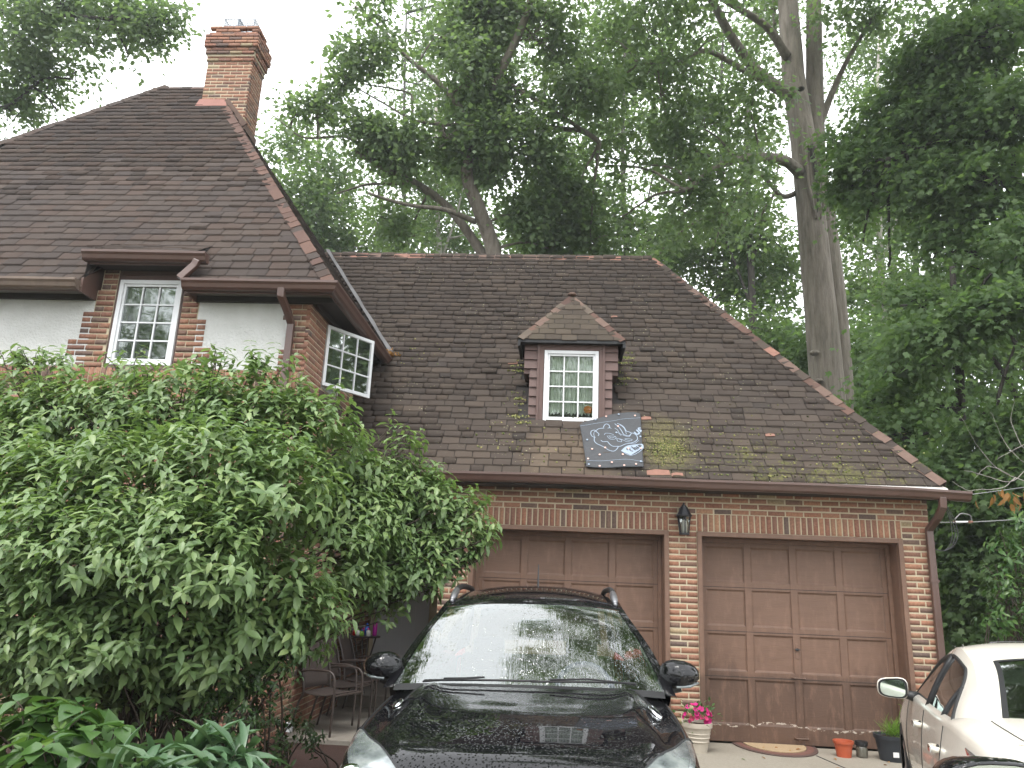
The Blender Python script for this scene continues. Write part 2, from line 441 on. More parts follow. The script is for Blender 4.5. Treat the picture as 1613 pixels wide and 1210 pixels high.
def car_paint(name, col, rough=.22, drops=1.0, flake=0):
    t = NT(name); P = t.pos()
    vo = t.n('TexVoronoi', {'Vector': P, 'Scale': 72.0}).outputs['Distance']
    h = t.mr(vo, 0., .34, 1., 0.)
    pick = t.mr(t.noise(34, 3, .7), .36, .50)
    h2 = t.n('Math', {0: h, 1: pick}, operation='MULTIPLY')
    c = t.mix(t.noise(5, 4), col, tuple(x*1.25 for x in col))
    nb = t.bump(h2, min(1., .95*drops), .02) if drops else None
    b = t.pbr(c, rough, nb, Coat_Weight=1.0, Coat_Roughness=.02, Coat_IOR=1.5, Specular_IOR_Level=.0 if max(col) < .1 else .4)
    if nb is not None: t.t.links.new(nb, b.inputs['Coat Normal'])
    return t.done(b)
M_CARBLK = car_paint('wet_black_paint', (.0035, .0035, .0045), .25, 1.0)
M_CARBLK2 = car_paint('black_mirror_paint', (.004, .004, .005), .25, .35)
M_CARWHT = car_paint('cream_white_paint', (.66, .62, .545), .35, .12)
M_PLBLK = plain('black_plastic', (.012, .012, .013), .5, .15, 30, .2)
M_RUBBER = plain('tyre_rubber', (.014, .014, .015), .8)
M_CHROME = plain('chrome', (.62, .64, .66), .12, .04, 3, 0, Metallic=1.0)
M_ALLOY = plain('alloy_wheel', (.40, .40, .41), .3, .05, 3, 0, Metallic=.8)
M_MIRGL = plain('mirror_glass', (.62, .70, .64), .04, .02, 2, 0, Metallic=1.0)
M_SEAT = plain('seat_fabric', (.05, .048, .045), .9)
M_PURPLE = plain('purple_cover', (.10, .07, .22), .8)
M_REDLENS = plain('red_lens', (.32, .012, .014), .12, .1, 5, 0, Coat_Weight=1.0)
def lens_mat():
    t = NT('headlight_lens'); st = t.noise(9, 3, .5, stretch=(1, 1, 3))
    c = t.ramp(st, [(.3, (.09, .105, .11)), (.5, (.22, .245, .245)), (.7, (.40, .43, .42))])
    return t.done(t.pbr(c, .18, t.bump(t.noise(70, 2), .2, .003), Metallic=.35, Coat_Weight=1.0, Coat_Roughness=.03))
M_LENS = lens_mat()

def leaf_mat(name, cols, trans=.35, rough=.42, spec=.35):
    t = NT(name); r = t.rnd(); k = len(cols)
    c = t.ramp(r, [(i/max(1, k-1), x) for i, x in enumerate(cols)])
    big = t.noise(.8, 2); c = t.mix(t.mr(big, .35, .65, 0, .35), c, t.mix(1., c, (.78, .86, .8), 'MULTIPLY'))
    b = t.pbr(c, rough, None, Specular_IOR_Level=spec)
    c2 = t.mix(1., c, (1.2, 1.3, .72), 'MULTIPLY')
    tl = t.n('BsdfTranslucent', {'Color': c2})
    return t.done(t.n('MixShader', {0: trans, 1: b, 2: tl}))
M_LF_BUSH = leaf_mat('bush_leaf', [(.145,.222,.088), (.170,.252,.098), (.125,.200,.082), (.205,.285,.108), (.155,.232,.092), (.255,.330,.130)], .34, .38, .5)
M_LF_OAK = leaf_mat('oak_leaf', [(.130,.190,.100), (.150,.212,.108), (.175,.236,.118), (.138,.200,.112)], .56)
M_LF_MAPLE = leaf_mat('maple_leaf', [(.120,.190,.086), (.142,.216,.096), (.170,.242,.108), (.128,.200,.092)], .6)
M_LF_FAR = leaf_mat('far_leaf', [(.125,.190,.075), (.140,.205,.074), (.095,.160,.058), (.165,.225,.085)], .55)
M_LF_BROAD = leaf_mat('broad_leaf', [(.055,.115,.030), (.070,.140,.036), (.040,.092,.028), (.110,.180,.040)], .3, .35, .45)
M_LF_LILY = leaf_mat('lance_leaf', [(.075,.140,.070), (.095,.165,.085), (.060,.120,.058), (.120,.185,.085)], .22, .35, .5)
M_LF_BOX = leaf_mat('small_leaf', [(.045,.090,.026), (.060,.110,.032), (.035,.075,.024), (.10,.15,.05)], .25, .35, .5)
M_LF_GRASS = leaf_mat('blade_leaf', [(.13,.25,.03), (.18,.30,.05), (.10,.20,.03)], .4)
M_LF_DEAD = leaf_mat('dead_leaf', [(.32,.15,.05), (.40,.22,.09), (.25,.12,.05)], .3, .8, .2)
M_PETAL = leaf_mat('pink_petal', [(.62,.03,.22), (.70,.05,.30), (.55,.02,.20), (.72,.10,.22)], .35, .5, .2)
def bark(name, a, b):
    t = NT(name); n1 = t.noise(9, 6, .7, stretch=(1, 1, .13)); n2 = t.noise(1.2, 4)
    c = t.ramp(n1, [(.27, a), (.60, b)]); c = t.mix(t.mr(n2, .4, .7, 0, .4), c, t.mix(1., c, (.75, .82, .7), 'MULTIPLY'))
    return t.done(t.pbr(c, .95, t.bump(n1, 1., .06)))
M_BARK = bark('grey_brown_bark', (.085, .070, .056), (.215, .185, .152))
M_BARKD = bark('dark_bark', (.022, .019, .016), (.075, .064, .054))
M_BARKP = bark('pale_bark', (.20, .18, .155), (.42, .39, .35))
M_TWIG = plain('twig', (.06, .045, .032), .85)
# ---------------------------------------------------------------- ground
def sheet(name, poly, z, mat, th=0.0):
    m = MB()
    if th: m.prism([(x, y, z-th) for x, y in poly], (0, 0, th))
    else: m.add([(x, y, z) for x, y in poly], [tuple(range(len(poly)))])
    o = m.build(name, mat); tag(o, kind='structure'); return o
sheet('ground', [(-400, -400), (400, -400), (400, 600), (-400, 600)], -.03, M_EARTH)
drv = sheet('driveway', [(-1.25, -14), (5.4, -14), (5.4, 9.78), (-1.25, 9.78)], 0.0, M_CONC, .12)
m = MB()                                        # the dark joint before the right door
for a, b in (((2.86, 9.32), (3.05, 8.3)), ((3.05, 8.3), (3.1, 5)), ((-1.2, 8.25), (5.3, 8.45))): m.beam((*a, .001), (*b, .001), .016, .006)
m.build('expansion_joint', M_SHEATH, drv)
sheet('mulch_bed', [(-9, 2.0), (-1.25, 2.0), (-1.25, 8.42), (-9, 8.42)], .015, M_MULCH)
sheet('patio_slab', [(-2.86, 8.45), (-1.27, 8.45), (-1.27, 10.6), (-2.86, 10.6)], .05, M_PATIO, .10)
sheet('porch_step', [(-2.855, 10.6), (-1.45, 10.6), (-1.45, 12.0), (-2.855, 12.0)], .20, M_PATIO, .2)

# ---------------------------------------------------------------- shared builders
def bricks_row(x0, x1, z, h, half, L=.2032, j=.0105, mode='run'):
    """(x centre, length) of one course between x0 and x1"""
    out = []; x = x0-(L/2+j/2 if half else 0)
    while x < x1-.02:
        a, b = max(x, x0), min(x+L, x1)
        if b-a > .03: out.append(((a+b)/2, b-a))
        x += L+j
    return out
def bframe(c, lx, lz, ax=(1, 0, 0), ay=(0, 1, 0), dep=.09):
    ax = np.array(ax, float); ay = np.array(ay, float)
    tw = RS.normal(0, .006); ax2 = ax+np.array([0, 0, 1])*tw; az2 = np.array([0, 0, 1.])-ax*tw
    c = np.array(c, float)+ay*(dep/2+RS.uniform(-.0025, .0025))
    return frame(c, ax2*lx, ay*dep, az2*lz)

def roof_rows(O, U, S, N, lo, hi, vmax, expo=.127, tab=.305, rough=1.0, th=.016, v0=0.):
    fr = []; v = v0; k = 0
    while v < vmax:
        u0, u1 = lo(v+expo*.5), hi(v+expo*.5)
        off = (k % 2)*tab*.5+RS.uniform(-.03, .03)*rough
        u = math.floor((u0-off)/tab)*tab+off
        wave = RS.uniform(-.008, .008)*rough
        while u < u1:
            wd = tab*RS.choice([1, 1, 1, .72, 1.2]) if rough > .8 else tab*RS.uniform(.9, 1.1)
            a, b = max(u, u0), min(u+wd-.011, u1)
            if b-a > .04:
                t = th*RS.uniform(.75, 1.35)*(1.6 if RS.rand() < .05*rough else 1)
                h = expo*1.22
                tw = RS.normal(0, .010)*rough
                U2 = U+S*tw; S2 = S-U*tw
                c = O+U*((a+b)/2)+S*(v+h/2+wave+RS.normal(0, .0055)*rough)+N*RS.uniform(0, .007)
                fr.append(frame(c, U2*(b-a), S2*h, N*t))
            u += wd
        v += expo; k += 1
    return fr

def cap_run(name, parent, a, b, w1, w2, mats, L=.30, expo=.19, th=.02, n=400):
    """hip or ridge caps from a (low end) to b (high end); w1, w2 the two wing vectors"""
    a = np.array(a, float); b = np.array(b, float); d = b-a; D = np.linalg.norm(d); d /= D
    w1 = np.array(w1, float); w2 = np.array(w2, float)
    up = np.cross(w1, w2); up = np.array([0, 0, 1.])
    up = up-d*(up @ d); up /= np.linalg.norm(up)
    V = []
    for x, h in ((0, th), (L, .006)):
        for q in (w1, w1*.5, w1*0, w2*.5, w2):
            lift = .012*(1-np.linalg.norm(q)/max(np.linalg.norm(w1), 1e-6))
            V.append(np.array(q)+d*x+up*(h+lift))
    V += [v-up*.014 for v in V[:5]]
    F = [(0,1,6,5),(1,2,7,6),(2,3,8,7),(3,4,9,8),(0,10,11,1),(1,11,12,2),(2,12,13,3),(3,13,14,4)]
    mes = []
    for m in mats:
        mb = MB(); mb.add(V, F); mes.append(mb.mesh(name, m))
    k = int(D/expo)
    inv = Matrix.Translation(-Vector(parent.location)) if parent.type == 'EMPTY' else None
    for i in range(k):
        o = bpy.data.objects.new(name, mes[RS.randint(len(mes))]); COL.objects.link(o); o.parent = parent
        if inv is not None: o.matrix_parent_inverse = inv
        p = a+d*(i*expo)+up*RS.uniform(-.004, .006)
        o.location = p; o.rotation_euler = (RS.normal(0, .02), RS.normal(0, .02), RS.normal(0, .015))

GUT = [(0, 0), (0, -.105), (.060, -.105), (.085, -.085), (.098, -.045), (.118, -.02), (.118, .004), (.104, .006)]
def gutter(name, parent, path, outs, mat):
    P = np.zeros((len(path), len(GUT), 3))
    for i, (p, o) in enumerate(zip(path, outs)):
        for j, (x, z) in enumerate(GUT):
            P[i, j] = (p[0]+o[0]*x, p[1]+o[1]*x, p[2]+z)
    m = MB(); m.grid(P)
    for e in (0, -1):
        m.add(P[e][:7], [tuple(range(7))])
    return m.build(name, mat, parent, solid=.004)

def window(parent, name, x0, x1, z0, z1, y, nx, nz, fw, glass, curtain=False, world=True, recess=.02):
    """white multi-pane window facing -Y"""
    f = MB()
    f.box(x0, x0+fw, y, y+.06, z0, z1); f.box(x1-fw, x1, y, y+.06, z0, z1)
    f.box(x0+fw, x1-fw, y, y+.06, z1-fw, z1); f.box(x0+fw, x1-fw, y, y+.06, z0, z0+fw)
    g = fw*.62                                            # the sash inside the frame, a step back
    for a, b, c, d in ((x0+fw, x0+fw+g, z0+fw, z1-fw), (x1-fw-g, x1-fw, z0+fw, z1-fw), (x0+fw+g, x1-fw-g, z1-fw-g, z1-fw), (x0+fw+g, x1-fw-g, z0+fw, z0+fw+g)):
        f.box(a, b, y+.016, y+.058, c, d)
    o = f.build(name, M_WHITE, parent, bevel=.003, world=world)
    ix0, ix1, iz0, iz1 = x0+fw+g, x1-fw-g, z0+fw+g, z1-fw-g
    px, pz = (ix1-ix0)/nx, (iz1-iz0)/nz
    for i in range(nx):
        for k in range(nz):
            b = MB(); b.box(ix0+i*px+.002, ix0+(i+1)*px-.002, y+.040, y+.044, iz0+k*pz+.002, iz0+(k+1)*pz-.002)
            b.build('pane', glass, o, world=world)
    for i in range(1, nx):
        b = MB(); b.box(ix0+i*px-.009, ix0+i*px+.009, y+.024, y+.05, iz0, iz1); b.build('glazing_bar', M_WHITE, o, world=world)
    for k in range(1, nz):
        b = MB(); b.box(ix0, ix1, y+.0265, y+.048, iz0+k*pz-.009, iz0+k*pz+.009); b.build('glazing_bar', M_WHITE, o, world=world)
    if curtain:
        n = 90; P = np.zeros((2, n, 3))
        for i in range(n):
            x = x0+.02+(x1-x0-.04)*i/(n-1)
            yy = y+.085+.014*math.sin(i*1.05)+.01*math.sin(i*.37)
            P[0, i] = (x, yy, z0+.01); P[1, i] = (x, yy+.005, z1-.01)
        c = MB(); c.grid(P); c.build('curtain', M_CURTAIN, o, smooth=True)
    return o

# ---------------------------------------------------------------- garage
TH = math.atan(1.396); SN, CS = math.sin(TH), math.cos(TH)
G = thing('garage', 'low brick double garage with a steep mossy shingle roof and one dormer', 'garage', (1.5, 9.5, 0))
YF = 9.5
core = MB()
YB = YF+.004
for x0, x1, z0, z1 in ((-1.45, -1.07, 0, 2.90), (1.29, 1.67, 0, 2.90), (4.03, 4.375, 0, 2.90), (-1.07, 1.29, 2.385, 2.90), (1.67, 4.03, 2.385, 2.90)):
    core.box(x0, x1, YB, YF+.34, z0, z1)
core.box(4.06, 4.374, YF+.34, 15.0, 0, 2.90); core.box(-2.84, 4.06, 14.7, 15.0, 0, 2.9)
core.box(-2.86, -1.45, YB+.01, YF+.33, 2.42, 2.9)
core.box(-1.45, -1.25, YF+.34, 12.2, 0, 2.9); core.box(-2.85, -1.45, 12.08, 12.3, 0, 2.9)
gw = core.build('wall', M_MORTAR, G)
CH = .0702
fr = []; vis = []
for k in range(41):                               # running courses on the piers and above the doors
    z = .006+k*CH+.03; zc = z
    rows = []
    if z > 2.61: rows = [(-1.45, 4.38)]
    elif 2.385 < z < 2.61: rows = [(-1.45, -1.10), (1.315, 1.645), (4.06, 4.38)]
    else: rows = [(-1.45, -1.10), (1.315, 1.645), (4.06, 4.38)]
    for x0, x1 in rows:
        short = (x1-x0) < .6
        for xc, L in bricks_row(x0, x1, z, CH, k % 2 == 1 if not short else False):
            if short:
                continue
            fr.append(bframe((xc+RS.uniform(-.003, .003), YF, zc), L*RS.uniform(.975, .995), .0555*RS.uniform(.95, 1.04))); vis.append(1 if xc > -1.2 else .02)
        if short:                                 # one stretcher and one header, turned about each course
            w = x1-x0; a = w*.62 if k % 2 else w*.37
            for c0, c1 in ((x0, x0+a-.006), (x0+a+.006, x1)):
                fr.append(bframe(((c0+c1)/2, YF, zc), c1-c0, .0555*RS.uniform(.95, 1.04))); vis.append(1 if x0 > 0 and z > .2 else .02)
for x0, x1 in ((-1.10, 1.313), (1.650, 4.055)):   # soldier course over each door
    n = int(round((x1-x0)/.0695)); s = (x1-x0)/n
    for i in range(n):
        c = np.array((x0+(i+.5)*s, YF-.002, 2.495))
        fr.append(frame(c+np.array((0, .045+RS.uniform(-.003, .003), 0)), np.array((0, 0, 1.))*.205*RS.uniform(.98, 1.01), np.array((0, 1., 0))*.09, np.array((-1., RS.normal(0, .02), 0))*(s-.0145)))
        vis.append(1)
pieces('brick', 'brickwork', gw, fr, BRICK, M_BRICK, 300, vis)
fr = []
for k in range(41):                               # the right flank
    for yc, L in bricks_row(YF+.10, 12.6, 0, CH, k % 2 == 0):
        fr.append(bframe((4.386, yc, .036+k*CH), L, .0585, (0, 1, 0), (-1, 0, 0), .02))
pieces('brick', 'side_brickwork', gw, fr, BRICK, M_BRICK, 0)

# doors: 16 sunk panels in a grid of stiles and rails
def garage_door(x0, x1, z1, sag=0.):
    y = YF+.30; nx = nz = 4; z0 = .015
    fr = MB(); st, rl = .085, .095
    pw = (x1-x0-st)/nx; ph = (z1-z0-.17-rl)/nz
    fr.box(x0, x1, y+.030, y+.05, z0, z1)
    for i in range(nx+1):
        fr.box(x0+i*pw, x0+i*pw+st, y, y+.0295, z0, z1)
    zs = []
    for k in range(nz+1):
        a = z0+(.17 if k else 0)+k*ph; h = rl
        if k == 0: a, h = z0, .17+rl*.2
        fr.box(x0+st*.0, x1, y+.0025, y+.029, a, a+h)
        zs.append((a, a+h))
    d = fr.build('garage_door', M_DOOR, G, bevel=.006)
    for i in range(nx):
        for k in range(nz):
            p = MB(); a, b = x0+i*pw+st+.002, x0+(i+1)*pw-.002; c, e = zs[k][1]+.002, zs[k+1][0]-.002
            yy = y+.019+RS.uniform(-.002, .002)
            g = .016
            p.add([(a,yy-.008,c),(b,yy-.008,c),(b,yy-.008,e),(a,yy-.008,e),(a+g,yy,c+g),(b-g,yy,c+g),(b-g,yy,e-g),(a+g,yy,e-g)],
                  [(4,5,6,7),(0,1,5,4),(1,2,6,5),(2,3,7,6),(3,0,4,7)])
            p.build('panel', M_DOOR, d)
    for k in (1, 2, 3):                            # the cracks between the four hinged sections
        c = MB(); c.box(x0+.004, x1-.004, y-.0005, y+.004, zs[k][0]+.030, zs[k][0]+.036); c.build('section_gap', M_SHEATH, d)
    xm = x0+2*pw+st/2
    h = MB(); h.box(xm-.022, xm+.022, y-.006, y-.0005, zs[1][1]+.16, zs[1][1]+.36); h.lathe([(.020, 0), (.020, .004), (.012, .016), (0, .018)], 12, (0, 0, 0))
    m2 = MB(); m2.box(xm-.020, xm+.020, y-.007, y-.001, zs[1][1]+.17, zs[1][1]+.34); m2.build('lock_plate', M_DOOR, d, bevel=.003)
    kn = MB(); kn.tube([(xm, y-.006, zs[1][1]+.275), (xm, y-.024, zs[1][1]+.275)], .016, 12); kn.tube([(xm-.03, y-.022, zs[1][1]+.275), (xm+.03, y-.022, zs[1][1]+.275)], .007, 8)
    kn.build('lock_handle', M_BLACKM, d, smooth=False)
    for zz in (zs[1][0]+.05, z0+.075):             # lift handles
        hh = MB(); hh.tube([(xm-.075, y-.001, zz), (xm-.065, y-.035, zz), (xm+.065, y-.035, zz), (xm+.075, y-.001, zz)], .010, 6)
        hh.box(xm-.085, xm+.085, y-.004, y+.0015, zz-.012, zz+.020); hh.build('lift_handle', M_DOOR, d)
    return d
D1 = garage_door(1.715, 3.985, 2.33); D2 = garage_door(-1.025, 1.245, 2.33)
tr = MB()
for x0, x1 in ((1.649, 4.052), (-1.092, 1.312)):
    y = YF-.022
    for j, (a, b) in enumerate(((x0, x0+.055), (x1-.055, x1))): tr.box(a, b, y, y+.05, .0, 2.39)
    tr.box(x0+.055, x1-.055, y+.001, y+.05, 2.335, 2.388)
    tr.box(x0+.030, x0+.058, YF+.028, YF+.30, .0, 2.385); tr.box(x1-.058, x1-.030, YF+.028, YF+.30, .0, 2.385); tr.box(x0+.058, x1-.058, YF+.028, YF+.30, 2.338, 2.38)
    tr.box(x0+.10, x1-.10, YF+.24, YF+.295, 2.285, 2.337)
    tr.box(x0+.055, x0+.10, YF+.25, YF+.297, 0, 2.337); tr.box(x1-.10, x1-.055, YF+.25, YF+.297, 0, 2.337)
tr.build('door_trim', M_DOOR, G, bevel=.004)

# white door in the porch recess and its threshold
wd = MB(); wd.box(-2.78, -1.96, 12.03, 12.075, .235, 2.2)
wdo = wd.build('porch_door', plain('grey_white_door', (.46, .46, .47), .5, .08, 4, .1), G, bevel=.004)
for i in range(1, 4):
    b = MB(); b.box(-2.78+i*.205-.006, -2.78+i*.205+.006, 12.022, 12.031, .24, 2.19); b.build('door_batten', wdo.data.materials[0], wdo)
b = MB(); b.box(-2.83, -1.5, 11.98, 12.07, .202, .233); b.build('threshold', M_SHEATH, G)

# roof body
Ye, ze = 9.2, 3.017; XR = 4.434; YRg, ZR = 12.148, 7.133; XH = 1.486
rb = MB(); e = .012
rv = [(-3.2, Ye, ze-e), (XR-.01, Ye, ze-e), (XR-.01, 15.1, ze-e), (-4.2, 15.1, ze-e), (-4.25, YRg, ZR-e), (XH-.01, YRg, ZR-e)]
lowp = [(-4.25, 10.7, ze-e+1.396*1.5), (-2.9, 10.7, ze-e+1.396*1.5), (-2.9, Ye, ze-e)]
rb.add([lowp[2], rv[1], rv[5], rv[4], lowp[0], lowp[1]], [(0, 1, 2, 3, 4, 5)])
rb.add([rv[1], rv[2], rv[5]], [(0, 1, 2)]); rb.add([rv[2], rv[3], rv[4], rv[5]], [(0, 1, 2, 3)])
rb.box(-2.84, XR-.02, Ye+.015, YF+.1, ze-.075, ze-.03)
groof = rb.build('roof', M_SHEATH, G)
O = np.array([0, Ye-.03, ze-.03*1.396]); U = np.array([1., 0, 0]); S = np.array([0, CS, SN]); N = np.array([0, -SN, CS])
Lr = (ZR-ze)/SN+.02
def hiR(v): return XR-.01-(v-.04)*CS
def loG(v):
    y = Ye+v*CS
    return -2.84 if y < 10.5 else -2.5-(y-10.5)*1.02
fr = roof_rows(O, U, S, N, loG, hiR, Lr, expo=.118, tab=.225, rough=1.0, th=.021)
fr = [f for f in fr if not (-.55 < f[0, 3] < .75 and 9.74 < f[1, 3] < 10.9 and not (f[0, 3] > .62 and f[2, 3] < 4.0))]
vis = [0.02 if (f[0, 3] < -1.6 and f[2, 3] < 3.9) or f[0, 3] < -3.2 else 1 for f in fr]
pieces('shingle', 'shingles', groof, fr, SHING, M_SH_GAR, 300, vis)
hx = np.array([XH-XR, YRg-Ye, ZR-ze]); hx /= np.linalg.norm(hx)
w_front = np.cross(N, hx); w_front *= .115*np.sign(-w_front[0])/np.linalg.norm(w_front)
N2 = np.array([SN, 0, CS]); w_side = np.cross(N2, hx); w_side *= .115*np.sign(w_side[1])/np.linalg.norm(w_side)
cap_run('hip_tile', groof, (XR+.02, Ye-.02, ze-.0), (XH, YRg, ZR+.0), w_front, w_side, [M_CAP, M_TERRA, M_TERRA2, M_TERRA2, M_SH_GAR], expo=.2)
cap_run('ridge_tile', groof, (XH-.1, YRg, ZR+.0), (-4.2, YRg, ZR+.0), -S*.10, np.array([0, CS, -SN])*.10, [M_TERRA, M_TERRA2, M_TERRA2, M_TERRA2], expo=.23, th=.022)
# bare spots where a shingle has gone
for i, (x, v, wd_, h_) in enumerate(((1.16, .02, .28, .09), (1.38, .01, .14, .06), (1.08, 1.0, .13, .06), (.62, .62, .16, .05), (-.72, 2.1, .14, .06), (2.6, .75, .12, .05), (.75, 3.3, .1, .05))):
    b = MB(); c = O+U*x+S*v+N*.021
    q = [c+U*a*wd_/2+S*d for a, d in ((-1, 0), (1, .01), (.9, h_), (-.2, h_*1.1), (-1, h_*.8))]
    b.prism(q, N*.006); b.build('bare_patch', M_TERRA, groof)
# eaves: fascia, gutter, drip edge, downspout
b = MB(); b.box(-2.84, XR, Ye+.0, Ye+.025, ze-.17, ze-.035); b.box(-2.84, XR, Ye+.025, YF+.01, ze-.165, ze-.145); b.build('soffit', M_SOFFIT, G)
gutter('gutter', G, [(-2.5, Ye-.005, 2.965), (-1.5, Ye-.005, 2.965), (-.4, Ye-.005, 2.975), (.6, Ye-.005, 2.968), (1.7, Ye-.005, 2.955), (3.0, Ye-.005, 2.955), (4.0, Ye-.005, 2.94), (4.70, Ye-.005, 2.915)], [(0, -1)]*8, M_GUTTER)
P = np.zeros((9, 3, 3))
for i in range(9):
    x = 2.45+i*.25; s = i/8
    P[i] = [(x, Ye+.02, ze-.028), (x, Ye-.05-.02*s, ze-.05-.012*s), (x, Ye-.075-.03*s+.01*math.sin(i*2.1), ze-.062-.035*s)]
b = MB(); b.grid(P); b.build('drip_edge', plain('pale_drip_edge', (.52, .49, .46), .5, .25, 9, .3), G, solid=.003)
b = MB(); b.beam((1.05, Ye-.125, 2.90), (1.05, Ye-.125, 2.975), .02, .01); b.build('gutter_joint', M_GUTTER, G)
def downspout(name, parent, pts, mat, wx=.078, wy=.058):
    m = MB()
    for a, c in zip(pts[:-1], pts[1:]):
        d = np.array(c, float)-a; L = np.linalg.norm(d)
        m.beam(np.array(a)-d/L*.012, np.array(c)+d/L*.012, wx, wy, up=(0, 1, .001) if abs(d[2]) > abs(d[1]) else (0, 0, 1))
    return m.build(name, mat, parent, bevel=.008)
downspout('downspout', G, [(4.385, 9.13, 2.84), (4.385, 9.14, 2.74), (4.372, 9.24, 2.63), (4.345, 9.44, 2.50), (4.345, 9.44, .45)], M_GUTTER)
for z in (.62, 1.9):
    b = MB(); b.box(4.298, 4.392, 9.405, 9.48, z, z+.03); b.build('downspout_strap', M_GUTTER, G)

# ---- dormer
dm = MB(); y = 9.76
dm.box(-.525, -.24, y+.03, 11.0, 4.40, 4.86); dm.box(.44, .715, y+.03, 11.0, 4.40, 4.86); dm.box(-.24, .44, y+.03, 11.0, 4.70, 4.86)
dm.box(-.45, -.24, y+.03, 10.6, 3.6, 4.40); dm.box(.44, .64, y+.03, 10.6, 3.6, 4.40); dm.box(-.24, .44, y+.03, y+.09, 3.6, 3.76)
dmo = dm.build('dormer', M_SIDING, G)
def sid(x0, x1, z0, z1):
    b = MB(); t = .013
    b.hexa([(x0, y+.004-t, z0), (x1, y+.004-t, z0), (x1, y+.03, z0), (x0, y+.03, z0), (x0, y+.016, z1), (x1, y+.016, z1), (x1, y+.03, z1), (x0, y+.03, z1)])
    b.build('siding_shingle', M_SIDING, dmo)
for s in (0, 1):
    for k in range(9):
        z0 = 3.71+k*.126; z1 = z0+.134
        if s == 0: sid(-.525 if z0 > 4.36 else -.45, -.352, z0, min(z1, 4.84))
        else: sid(.545, .715 if z0 > 4.36 else .64, z0-.008, min(z1, 4.84))
b = MB()                                           # casing boards
b.box(-.35, -.262, y-.012, y+.05, 3.70, 4.85); b.box(.464, .543, y-.012, y+.05, 3.70, 4.85); b.box(-.262, .464, y-.010, y+.05, 4.72, 4.85)
b.box(-.352, -.318, y-.022, y-.0125, 3.72, 4.83); b.box(.508, .545, y-.022, y-.0125, 3.72, 4.83)
b.box(-.36, .56, y-.05, y+.02, 3.655, 3.735); b.build('window_casing', M_SIDING, dmo, bevel=.003)
b = MB(); b.prism([(-.45, y-.06, 3.57), (.66, y-.06, 3.56), (.62, y-.03, 3.66), (-.41, y-.03, 3.665)], (0, .03, .0)); b.build('sill_flashing', M_TARPAPER, dmo)
dwin = window(G, 'dormer_window', -.257, .459, 3.742, 4.717, y-.022, 3, 4, .045, M_GLASSD, curtain=True)
b = MB(); b.box(-.235, .435, y+.3, y+.32, 3.6, 4.69); b.build('dark_room_panel', M_DARKIN, dmo)  # black panel painting the darkness behind the curtain
# hipped dormer roof
ye, zE = 9.655, 4.845; x0, x1 = -.60, .792; ap = np.array(((x0+x1)/2, 10.275, 5.70))
b = MB(); b.add([(x0, ye, zE), (x1, ye, zE), tuple(ap), (x0, 11.0, zE), (x1, 11.0, zE), (ap[0], 11.4, 5.70)], [(0, 1, 2), (0, 2, 5, 3), (1, 4, 5, 2), (0, 3, 4, 1)])
dro = b.build('dormer_roof', M_SHEATH, G)
Sd = ap-np.array((ap[0], ye, zE)); Ld = np.linalg.norm(Sd); Sd /= Ld; Nd = np.cross([1., 0, 0], Sd)
O2 = np.array((0, ye-.012, zE-.012))
fr = roof_rows(O2, U, Sd, Nd, lambda v: x0+(v/Ld)*(ap[0]-x0)+.0, lambda v: x1-(v/Ld)*(x1-ap[0]), Ld-.1, expo=.118, tab=.23, rough=.7, th=.012)
M_SH_DOR = shingle_mat('dormer_shingle', [(.052,.042,.032), (.060,.049,.036), (.046,.037,.029), (.066,.053,.040)])
pieces('shingle', 'shingles', dro, fr, SHING, M_SH_DOR, 200)
for s, xe in ((-1, x0), (1, x1)):
    a = np.array((xe, ye-.01, zE-.005)); hd = ap-a; hd /= np.linalg.norm(hd)
    wf = np.cross(Nd, hd); wf *= .085*np.sign(wf[0]*-s)/np.linalg.norm(wf)
    ns = np.cross(np.array([0, 1., 0]), np.array((xe, ye, zE))-ap)*s; ns /= np.linalg.norm(ns)
    ws = np.cross(ns, hd); ws *= .085*np.sign(ws[1])/np.linalg.norm(ws)
    cap_run('dormer_hip_tile', dro, a, ap-hd*.03, wf, ws, [M_CAP, M_TARPAPER, M_TERRA2, M_TARPAPER], L=.22, expo=.125, th=.014)
b = MB(); b.ell(ap+np.array((0, -.02, .015)), (.07, .06, .03), 8, 5); b.build('apex_cap', M_TERRA2, dro)
b = MB(); b.box(x0-.01, x1+.01, ye-.004, ye+.03, zE-.05, zE-.012); b.box(x0-.01, x1+.01, ye+.03, y+.03, zE-.045, zE-.028)
b.box(x0-.012, x0+.02, ye, 10.3, zE-.1, zE-.012); b.box(x1-.02, x1+.012, ye, 10.3, zE-.1, zE-.012); b.build('dormer_eave', M_PLBLK, dro)
# ---------------------------------------------------------------- house
H = thing('house', 'tall brick and white stucco house with steep brown hip roof and chimney', 'house', (-5.5, 8, 0))
YW = 8.0; XW = -2.86
core = MB(); yb = YW-.018
core.box(-10.6, -5.175, yb, YW+.3, 0, 4.78); core.box(-5.175, -4.36, yb, YW+.3, 0, 3.86)
core.box(-4.36, XW+.003, yb, YW+.3, 0, 4.78)
core.box(-5.36, -5.175, yb, YW+.29, 4.78, 5.08); core.box(-4.36, -4.20, yb, YW+.29, 4.78, 5.06)
